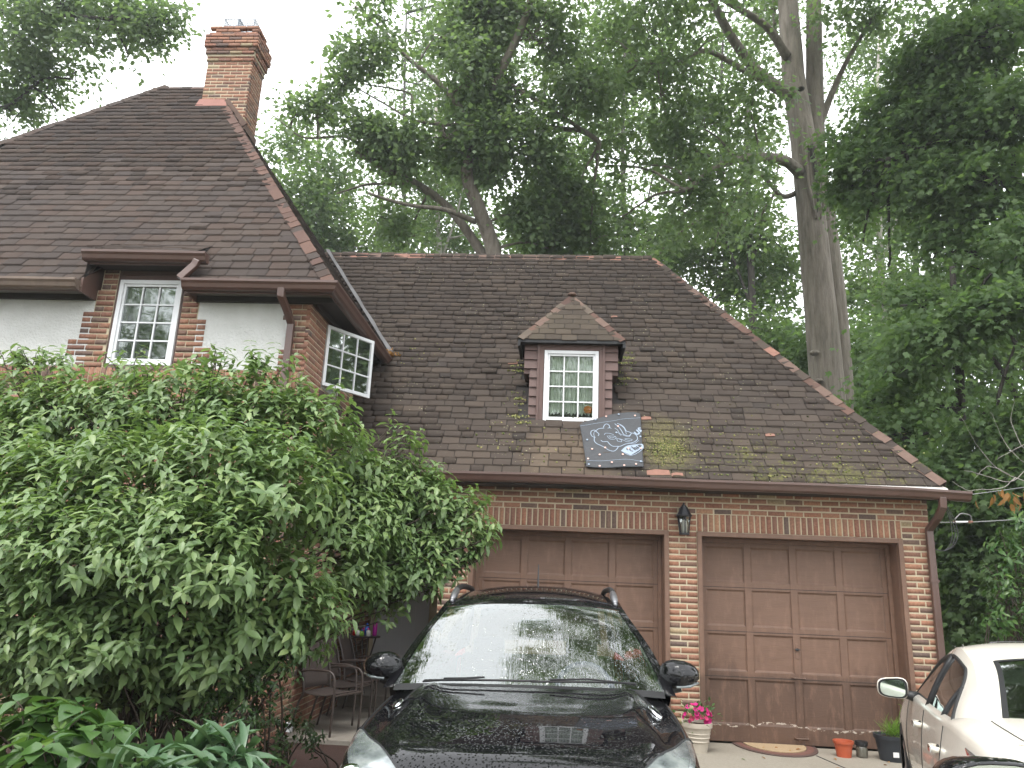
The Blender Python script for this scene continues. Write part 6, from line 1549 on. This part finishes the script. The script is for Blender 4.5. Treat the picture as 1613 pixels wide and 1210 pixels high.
def inside(x, y):
    c = False; j = len(ol)-1
    for i in range(len(ol)):
        if (ol[i][1] > y) != (ol[j][1] > y) and x < (ol[j][0]-ol[i][0])*(y-ol[i][1])/(ol[j][1]-ol[i][1])+ol[i][0]: c = not c
        j = i
    return c
def hgt(s, v):
    return .048+.006*math.sin(s*9+v*3)+.004*math.sin(v*23+s*5)+.010*math.exp(-((v-.14)/.02)**2)+.010*math.exp(-((v-(.80+.30*(s-.2)/.8))/.025)**2)+.018*max(0, (s-.95))*10*max(0, v-.6)
# fan of rows between the left and right edge so the outline stays exact
L_e = [(0.298,.051),(0.283,.26),(0.243,.629),(0.22,.795)]; R_e = [(0.984,.073),(0.995,.523),(1.005,.907),(1.004,1.044)]
T_e = [(0.22,.795),(0.317,.862),(0.463,.925),(0.636,1.002),(0.809,1.054),(0.932,1.065),(1.004,1.044)]
B_e = [(0.298,.051),(0.48,.047),(0.65,.059),(0.984,.073)]
def along(e, t):
    e = np.array(e); d = np.r_[0, np.cumsum(np.linalg.norm(np.diff(e, axis=0), axis=1))]; d /= d[-1]
    return np.array([np.interp(t, d, e[:, 0]), np.interp(t, d, e[:, 1])])
G_ = np.zeros((n, n, 3))
for i in range(n):
    for j in range(n):
        a, b_ = i/(n-1), j/(n-1)
        p = (1-a)*along(B_e, b_)+a*along(T_e, b_)+(1-b_)*along(L_e, a)+b_*along(R_e, a)-((1-a)*(1-b_)*np.array(B_e[0])+(1-a)*b_*np.array(B_e[-1])+a*(1-b_)*np.array(T_e[0])+a*b_*np.array(T_e[-1]))
        G_[i, j] = rpt(p[0], p[1], hgt(*p))
t_ = NT('underlayment'); cw = t_.mix(t_.noise(5, 5, .65), (.033, .035, .040), (.055, .058, .064)); M_UND = t_.done(t_.pbr(cw, .7, t_.bump(t_.noise(16, 5, .7), .5, .02)))
b = MB(); b.grid(G_); b.build('sheet', M_UND, PATCH, smooth=True, solid=.004)
M_PRINT = plain('pale_print', (.25, .305, .38), .6, .12, 20, .1)
def stroke(mb, pts, w):
    pts = np.array(pts, float)
    if len(pts) > 2:
        k = np.linspace(0, 1, len(pts)); T = np.linspace(0, 1, len(pts)*4); pts = np.stack([ip(k, pts[:, 0])(T), ip(k, pts[:, 1])(T)], 1)
    t = np.gradient(pts, axis=0); t /= np.linalg.norm(t, axis=1)[:, None]+1e-9; nn = np.stack([-t[:, 1], t[:, 0]], 1)*w/2
    P = np.array([[rpt(*(p+q), hgt(*p)+.006) for q in (-m_, m_)] for p, m_ in zip(pts, nn)]); mb.grid(P)
b = MB()
for k_ in ('head', 'ear1', 'ear1b', 'ear2', 'ear2b', 'jaw', 'jaw2', 'brow', 'eye', 'eye2', 'chk', 'chk2', 'nos', 'horn1', 'horn1b', 'horn2', 'wrk', 'lip'): stroke(b, TP[k_], .010 if k_ in ('head', 'jaw', 'jaw2', 'ear1', 'ear2', 'horn1') else .0065)
for k_ in ('fold', 'fold2'): stroke(b, TP[k_], .004)
b.build('printed_head', M_PRINT, PATCH)
b = MB(); q = TP['ban']; stroke(b, q+q[:1], .008); b.add([rpt(*p, hgt(*p)+.0065) for p in q], [(0, 1, 2, 3, 4)])
for k_ in ('U', 'S'): stroke(b, TP[k_], .020)
b.build('printed_banner', M_PRINT, PATCH)
b = MB()
def lett(pts, w=.016): 
    pts = np.array(pts); 
    for a, c in zip(pts[:-1], pts[1:]):
        d = (c-a)/np.linalg.norm(c-a); m_ = np.array([-d[1], d[0]])*w/2
        b.add([rpt(*(p), hgt(*p)+.0085) for p in (a-m_, c-m_, c+m_, a+m_)], [(0, 1, 2, 3)])
for k_ in ('R1', 'R2', 'R3', 'h1', 'h2', 'i1', 'n1', 'n2'): lett(TP[k_], .015)
b.build('banner_letters', M_UND, PATCH)
M_CAPN = plain('nail_cap', (.66, .42, .36), .5, .2, 40, .1)
for i, p in enumerate(TC):
    b = MB(); c = rpt(*p, hgt(*p)+.007); b.tube([c, c+N_G*.006], .0125, 10); b.build('nail_cap', M_CAPN if i % 3 else M_PRINT, PATCH)
# moss tufts round the dormer and along the eave
cc, sz = [], []
spots = [(-.62, 1.95, .12, 90), (.83, 2.2, .12, 140), (.80, 1.75, .10, 60), (-.55, .9, .10, 60), (-.75, .55, .3, 40), (.1, .35, .45, 40), (3.6, .45, .5, 120), (2.6, .35, .7, 120), (1.9, .5, .4, 80), (-.6, 1.3, .1, 40), (-2.1, 2.2, .3, 20), (1.3, .42, .20, 600)]
for s, v, r, k_ in spots:
    for i in range(k_):
        a, c = s+RS.normal(0, r*.7), max(.02, v+RS.normal(0, r*.6)); 
        if k_ < 400: c = round(c/.118)*.118+RS.normal(0, .012)+.01
        if inside(a, c): continue
        cc.append(rpt(a, max(.01, c), .024)); sz.append(RS.uniform(.005, .012) if k_ > 400 else RS.uniform(.007, .017))
cc = np.array(cc); M = leaf_frames(cc, RS.normal(0, 1, cc.shape), N_G+RS.normal(0, .3, cc.shape), np.array(sz))
TUFT = (np.array([(1, 0, 0), (.3, .9, .1), (-.8, .6, 0), (-.8, -.6, .1), (.3, -.9, 0), (0, 0, .9)], float), np.array([(0, 1, 5), (1, 2, 5), (2, 3, 5), (3, 4, 5), (4, 0, 5)]))
t_ = NT('moss_tuft'); M_MOSS = t_.done(t_.pbr(t_.ramp(t_.rnd(), [(0, (.06, .085, .02)), (.5, (.13, .14, .04)), (1, (.26, .24, .09))]), .95))
o = merge('moss', G, M, TUFT, M_MOSS)
# ornament hanging in the dormer window
c = np.array((.330, 9.800, 3.93)); OR = thing('window_ornament', 'small round orange ornament hanging in the lower right dormer pane', 'ornament', tuple(c))
b = MB(); b.lathe([(.0, -.05), (.04, -.045), (.058, 0), (.045, .04), (.0, .055)], 14, c, 1, .25); b.build('disc', plain('orange', (.75, .24, .05), .5, .2, 30, .2), OR, smooth=True)
b = MB(); b.tube([c+(0, 0, .05), c+(0, 0, .2)], .002, 4); b.build('thread', M_WHITE, OR)

# ---------------------------------------------------------------- wall lantern on the pier between the doors
x, y = 1.480, 9.5
LT = thing('wall_lantern', 'black coach lantern with frosted glass on the brick pier between the doors', 'lantern', (x, y, 2.5))
b = MB(); b.box(x-.045, x+.045, y-.03, y-.006, 2.50, 2.66); b.build('back_plate', M_BLACKM, LT, bevel=.01)
yc = y-.13
b = MB(); b.tube([(x, y-.02, 2.58), (x, y-.05, 2.66), (x, y-.09, 2.70), (x, yc, 2.675)], .012, 8); b.build('bracket', M_BLACKM, LT, smooth=True)
b = MB(); b.lathe([(.012, .19), (.03, .18), (.034, .165), (.045, .16), (.05, .145), (.066, .11), (.088, .075), (.10, .062), (.098, .052), (.07, .05), (0.0, .048)], 8, (x, yc, 2.50), a0=.39); b.build('hood', M_BLACKM, LT)
b = MB(); b.ell((x, yc, 2.70), (.012, .012, .018), 8, 6); b.build('finial', M_BLACKM, LT)
b = MB()
for k in range(6):
    a = 2*math.pi*(k+.5)/6; b.tube([(x+.078*math.cos(a), yc+.078*math.sin(a), 2.55), (x+.055*math.cos(a), yc+.055*math.sin(a), 2.35)], .007, 4)
b.lathe([(0, -.012), (.06, -.012), (.064, -.006), (.064, .004), (.05, .012)], 12, (x, yc, 2.345)); b.build('cage', M_BLACKM, LT)
b = MB(); b.lathe([(.050, 2.355), (.071, 2.55)], 6, (x, yc, 0), a0=math.pi/6); b.build('glass', glass_mat('lantern_glass', (.85, .86, .84), .05), LT)
b = MB(); b.lathe([(0, 2.352), (.032, 2.355), (.034, 2.39), (.036, 2.40), (.038, 2.46), (.028, 2.50), (0, 2.515)], 12, (x, yc, 0)); b.build('bulb', plain('frosted_bulb', (.75, .74, .68), .35, .05, 20, .1), LT, smooth=True)

# ---------------------------------------------------------------- pots, mat
def pot(name, label, cat, x, y, r0, r1, h, mat, rim=.02, z=0.):
    t = thing(name, label, cat, (x, y, z))
    b = MB(); b.lathe([(0, 0), (r0, 0), (r0+(r1-r0)*.5, h*.5), (r1*.985, h-rim*1.4), (r1*1.06, h-rim*1.35), (r1*1.08, h), (r1*.98, h), (r1*.94, h-.03), (0, h-.035)], 26, (x, y, z)); b.build('pot', mat, t, smooth=True).modifiers.new('es', 'EDGE_SPLIT').split_angle = math.radians(35)
    b = MB(); b.lathe([(0, h-.02), (r1*.93, h-.028)], 16, (x, y, z)); b.build('soil', M_MULCH, t); return t
FP = pot('flower_pot', 'ribbed beige flower pot of pink petunias at the foot of the brick pier', 'flower pot', 1.555, 9.20, .105, .155, .30, plain('beige_pot', (.46, .41, .34), .6, .12, 10, .2), .035)
b = MB()
for z in (.10, .14, .18): b.lathe([(.105+.05*z/.3, z), (.105+.05*z/.3+.009, z+.006), (.105+.05*z/.3+.008, z+.016), (.105+.05*z/.3, z+.022)], 26, (1.555, 9.2, 0))
b.build('pot_ribs', FP.children[0].data.materials[0], FP, smooth=True)
cc = np.array((1.555, 9.19, .37))+RS.normal(0, 1, (150, 3))*np.array((.085, .075, .055)); M = leaf_frames(cc, norm(cc-np.array((1.555, 9.19, .28)))+RS.normal(0, .3, cc.shape), np.array([0, 0, 1.])+RS.normal(0, .4, cc.shape), RS.uniform(.04, .065, 150)); merge('leaves', FP, M, LF_EL, M_LF_BROAD)
def flower_t():
    V = [(0, 0, -.25)]; F = []; m = 20
    for k in range(m):
        a = 2*math.pi*k/m; r = .5*(1+.10*math.cos(5*a)); V.append((r*math.cos(a), r*math.sin(a), .06+.06*math.cos(10*a)))
    return np.array(V, float), np.array([(0, k+1, (k+1) % m+1) for k in range(m)])
FLW = flower_t()
pos = []
while len(pos) < 19:
    d = norm(RS.normal(0, 1, 3)); d[1] = -abs(d[1])*.8; 
    if d[2] < -.55: continue
    p = np.array((1.55, 9.17, .375))+d*np.array((.155, .13, .115))
    if all(np.linalg.norm(p-q) > .034 for q in pos): pos.append(p)
pos = np.array(pos); nn = norm(pos-np.array((1.555, 9.22, .33))+RS.normal(0, .04, pos.shape)); M = leaf_frames(pos, np.cross(nn, np.array([.1, .2, 1.])), nn, RS.uniform(.045, .068, len(pos)))
pieces('petunia', 'petunias', FP, M, FLW, M_PETAL, 60, None, True)
pot('plastic_pot', 'small orange-red plastic pot by the right garage door', 'pot', 3.17, 9.36, .075, .10, .165, plain('orange_plastic', (.42, .085, .035), .5, .12, 10, .1), .02)
JR = thing('jar', 'dusty glass jar with a black lid between the orange pot and the black tub', 'jar', (3.37, 9.38, 0))
b = MB(); b.lathe([(0, 0), (.058, 0), (.062, .02), (.062, .10), (.052, .125)], 18, (3.37, 9.38, 0)); b.build('glass', plain('dusty_glass', (.10, .095, .075), .15, .5, 18, .2, Coat_Weight=1.), JR, smooth=True)
b = MB(); b.lathe([(.056, .120), (.066, .122), (.066, .165), (0, .168)], 18, (3.37, 9.38, 0)); b.build('lid', M_PLBLK, JR)
TB = pot('planter_tub', 'black plastic tub planted with bright green grassy leaves', 'planter', 3.66, 9.30, .125, .165, .26, plain('black_tub', (.022, .026, .032), .5, .12, 10, .1), .03)
b = MB(); b.box(3.615, 3.675, 9.150, 9.153, .055, .105); b.build('price_label', plain('label', (.7, .7, .68), .6, .05, 9, 0), TB)
cc = np.array((3.68, 9.28, .25))+RS.normal(0, 1, (130, 3))*np.array((.06, .05, .01)); dd = norm(np.stack([RS.normal(.1, .6, 130), RS.normal(-.2, .5, 130), RS.uniform(.5, 1.2, 130)], 1))
M = leaf_frames(cc, dd, RS.normal(0, 1, cc.shape)+np.array([0, 0, .3]), RS.uniform(.12, .22, 130)); pieces('blade', 'blades', TB, M, LF_BLADE, M_LF_GRASS, 130, None, True)
b = MB()
for q in range(6): limb(b, [(3.76, 9.27, .24), (3.80+RS.normal(0, .05), 9.26, .45), (3.82+RS.normal(0, .1), 9.25, .55+RS.uniform(0, .15))], .005, .002, 4, .01)
b.build('stalks', M_LF_GRASS, TB)
MT = thing('doormat', 'worn half-round tan doormat with a brown rubber rim before the right door', 'doormat', (2.55, 9.5, 0))
def half(r, n=26, cx=2.52, cy=9.79, fy=1.36): return [(cx+r*math.cos(math.pi+math.pi*k/n), cy+fy*r*math.sin(math.pi+math.pi*k/n)) for k in range(n+1)]
b = MB(); b.prism([(x_, y_, .003) for x_, y_ in half(.47)], (0, 0, .010)); b.build('rubber_rim', plain('rubber_brown', (.085, .050, .042), .7, .3, 12, .3), MT, bevel=.003)
b = MB(); o1, o2 = half(.43), half(.36)
b.grid(np.array([[(x_, y_, .0165 if k else .0135) for k, (x_, y_) in enumerate((p, q))] for p, q in zip(o1, o2)])); b.build('rim_groove', plain('rim_red', (.14, .065, .05), .7, .3, 12, .3), MT)
b = MB(); b.prism([(x_, y_, .0135) for x_, y_ in half(.345, cy=9.775)], (0, 0, .010)); b.build('coir_pad', plain('coir', (.36, .26, .155), .95, .4, 60, .9), MT)
# fallen leaves on the concrete
fl = np.array([(1.95, 8.9, .012), (1.4, 9.3, .012), (2.2, 9.05, .012), (3.0, 9.2, .012), (3.45, 9.0, .012), (3.55, 9.1, .012), (2.9, 8.7, .012), (2.35, 9.52, .03), (2.5, 9.56, .03), (2.75, 9.5, .03), (2.62, 9.42, .03)])
for i, p in enumerate(fl):
    me_ = np_mesh('fallen_leaf', *LF_EL, M_LF_DEAD if i else M_LF_BUSH); o = link('fallen_leaf', me_); o.location = p; s_ = RS.uniform(.05, .08); o.scale = (s_, s_, s_); o.rotation_euler = (RS.normal(0, .2), RS.normal(0, .2)+.1, RS.uniform(0, 6))
    tag(o, 'yellow green fallen leaf on the concrete left of the doormat' if i == 0 else ('dry brown fallen leaf lying on the doormat' if p[2] > .02 else 'dry brown fallen leaf on the concrete before the right garage door'), 'leaf', 'fallen leaves before the right door' if i and p[2] < .02 else ('fallen leaves on the doormat' if i else None))

# ---------------------------------------------------------------- patio: chairs, table, bottles
M_CHAIR = plain('brown_metal_tube', (.060, .046, .040), .4, .15, 12, .1)
M_SLING = plain('woven_seat', (.055, .040, .034), .8, .2, 60, .4)
def chair():
    t = thing('patio_chair', 'brown tube patio chair nearest the mulch, half hidden by the shrub', 'chair', (0, 0, 0), group='tube armchairs on the patio', local=True)
    for sx in (-.26, .26):
        b = MB(); pts = [(sx, -.24, 0), (sx, -.25, .30), (sx, -.24, .56), (sx, -.19, .635), (sx, -.10, .65), (sx, .12, .64), (sx, .20, .62)]
        k = np.linspace(0, 1, len(pts)); T = np.linspace(0, 1, 26); q = np.array(pts); b.tube(np.stack([ip(k, q[:, i])(T) for i in range(3)], 1), .0125, 8); b.build('arm', M_CHAIR, t, smooth=True)
        b = MB(); pts = [(sx*.92, .30, 0), (sx*.92, .22, .30), (sx*.92, .17, .42), (sx*.92, .22, .70), (sx*.92, .30, .92)]
        k = np.linspace(0, 1, len(pts)); q = np.array(pts); b.tube(np.stack([ip(k, q[:, i])(T) for i in range(3)], 1), .0125, 8); b.build('rear_leg', M_CHAIR, t, smooth=True)
    b = MB(); P = np.array([[(x_, y_, .42-.03*math.sin(math.pi*(y_+.24)/.44)) for x_ in np.linspace(-.24, .24, 8)] for y_ in np.linspace(-.24, .18, 9)]); b.grid(P); b.build('seat', M_SLING, t, smooth=True, solid=.012)
    b = MB(); P = np.array([[(x_, .17+.13*s_, .45+.48*s_) for x_ in np.linspace(-.23, .23, 8)] for s_ in np.linspace(0, 1, 9)]); b.grid(P); b.build('backrest', M_SLING, t, smooth=True, solid=.010)
    b = MB(); b.tube([(-.26, -.245, .40), (.26, -.245, .40)], .011, 8); b.tube([(-.24, .17, .41), (.24, .17, .41)], .011, 8); b.build('stretcher', M_CHAIR, t); return t
c1 = chair(); c1.location = (-2.50, 8.92, .05); c1.rotation_euler = (0, 0, math.radians(70))
c2 = copy_tree(c1); c2.location = (-2.52, 9.62, .05); c2.rotation_euler = (0, 0, math.radians(82)); c2['label'] = 'brown tube patio chair standing second from the mulch'
c3 = copy_tree(c1); c3.location = (-2.45, 10.22, .05); c3.rotation_euler = (0, 0, math.radians(88)); c3['label'] = 'brown tube patio chair drawn up to the bottle table at the step'
zt = .92; tx, ty = -2.64, 10.95
TBL = thing('patio_table', 'small dark metal table with crossed legs on the porch step', 'table', (tx, ty, .2))
b = MB(); b.lathe([(0, zt-.02), (.20, zt-.02), (.208, zt-.01), (.20, zt), (0, zt)], 26, (tx, ty, 0)); b.build('tabletop', M_CHAIR, TBL)
for a in range(4):
    ca, sa = math.cos(a*math.pi/2+.5), math.sin(a*math.pi/2+.5); b = MB(); b.tube([(tx+ca*.18, ty+sa*.18, .20), (tx-ca*.06, ty-sa*.06, .55), (tx-ca*.15, ty-sa*.15, zt-.02)], .011, 6); b.build('leg', M_CHAIR, TBL)
cols = {'red': (.55, .02, .03), 'white': (.7, .7, .66), 'blue': (.02, .12, .55), 'pink': (.70, .03, .30), 'magenta': (.50, .02, .35), 'green': (.25, .5, .08)}
MBot = {k: plain('bottle_'+k, v, .3, .1, 20, 0, Coat_Weight=.6) for k, v in cols.items()}
bots = [(-.14, -.06, 'red', .13, .030, 'red', 'red squeeze bottle at the left end of the patio table'), (-.075, -.13, 'white', .09, .032, 'green', 'short white bottle with a green cap beside the red bottle'), (-.02, -.14, 'green', .08, .030, 'blue', 'yellow-green bottle with a blue cap in the middle of the patio table'),
        (.01, .02, 'blue', .15, .034, 'blue', 'blue bottle behind the yellow-green one on the patio table'), (.065, -.12, 'white', .10, .032, 'pink', 'white bottle with a pink cap at the right of the patio table'), (.12, .02, 'magenta', .22, .032, 'pink', 'tallest magenta bottle at the right end of the patio table'), (-.05, .10, 'pink', .12, .03, 'white', 'pink bottle with a white cap at the back of the patio table')]
for dx, dy, c_, h, r, cap, lab in bots:
    t = thing('bottle', lab, 'bottle', (tx+dx, ty+dy, zt), group='bright bottles on the patio table')
    b = MB(); b.lathe([(0, 0), (r, .003), (r*1.02, h*.6), (r*.9, h*.75), (r*.4, h*.86), (r*.38, h*.9)], 14, (tx+dx, ty+dy, zt)); b.build('bottle_body', MBot[c_], t, smooth=True)
    b = MB(); b.lathe([(r*.45, h*.88), (r*.45, h*1.05), (r*.2, h*1.12), (0, h*1.13)], 12, (tx+dx, ty+dy, zt)); b.build('cap', MBot[cap], t)
cup = thing('white_cup', 'crushed white cup lying in the mulch by the patio', 'cup', tuple(at(455, 1153, 7.6)))
c = np.array(cup.location); b = MB(); b.lathe([(0, 0), (.03, 0), (.04, .08), (.036, .08), (.028, .006)], 12, c, 1, .7); b.build('cup_body', M_WHITE, cup)

# ---------------------------------------------------------------- cables at the right corner
def cable(name, label, ptlists, r, mat, cat='cable'):
    t = thing(name, label, cat, tuple(ptlists[0][0]))
    for pts in ptlists:
        b = MB(); limb(b, pts, r, r, 5, .0); b.build('strand', mat, t, smooth=True)
    return t
M_WIRE = plain('grey_cable', (.22, .22, .21), .5, .1, 30, 0)
M_WIRED = plain('dark_cable', (.05, .05, .05), .5, .1, 30, 0)
e0 = at(1464, 823, 9.62)
cable('utility_cable', 'pale service cable running out from the garage corner to the right', [[e0, at(1510, 823, 9.7), at(1560, 821, 10.4), at(1640, 816, 11.5)], [at(1504, 818, 9.7), at(1515, 809, 9.72), at(1528, 812, 9.74), at(1531, 822, 9.76)]], .008, M_WIRE)
cable('utility_cable', 'thin dark wire running from the gutter end to the right', [[at(1508, 782, 9.55), at(1560, 775, 10.2), at(1640, 764, 11.5)]], .006, M_WIRE)
b = thing('cable_coupler', 'white and copper coupler on the service cable', 'coupler', tuple(at(1517, 822, 9.7)))
m = MB(); m.tube([at(1505, 822.5, 9.69), at(1528, 822.3, 9.73)], .013, 8); m.build('sleeve', M_WHITE, b); 
for q in (1504, 1529): m = MB(); m.tube([at(q-2, 822.5, 9.69), at(q+2, 822.3, 9.73)], .016, 8); m.build('ring', M_TERRA, b)
cable('cable_coil', 'loose loops of grey cable hanging at the garage corner beside the downspout', [[at(1478+o, 788, 9.6), at(1494+o, 812, 9.62), at(1500+o*1.5, 840, 9.62), at(1494+o, 862, 9.62), at(1484, 868, 9.62), at(1470, 862, 9.62), at(1466, 845, 9.62)] for o in (0, 3, 6)]+[[at(1466, 830, 9.62), at(1469, 848, 9.62), at(1474, 858, 9.62)]], .005, M_WIRED)
# ---------------------------------------------------------------- thin haze, added to lift the dark trees as lens glare does
b = MB(); b.box(-410, 410, -410, 610, -1.1, 32)
hm = bpy.data.materials.new('glare_haze'); hm.use_nodes = True; hm.node_tree.nodes.clear()
_o = hm.node_tree.nodes.new('ShaderNodeOutputMaterial'); _v = hm.node_tree.nodes.new('ShaderNodeVolumePrincipled')
_v.inputs['Color'].default_value = (.93, .97, 1, 1); _v.inputs['Density'].default_value = .0013; _v.inputs['Anisotropy'].default_value = .3
hm.node_tree.links.new(_v.outputs[0], _o.inputs['Volume'])
tag(b.build('haze', hm), 'thin added haze over the whole place lifting the dark trees', 'haze', kind='stuff')
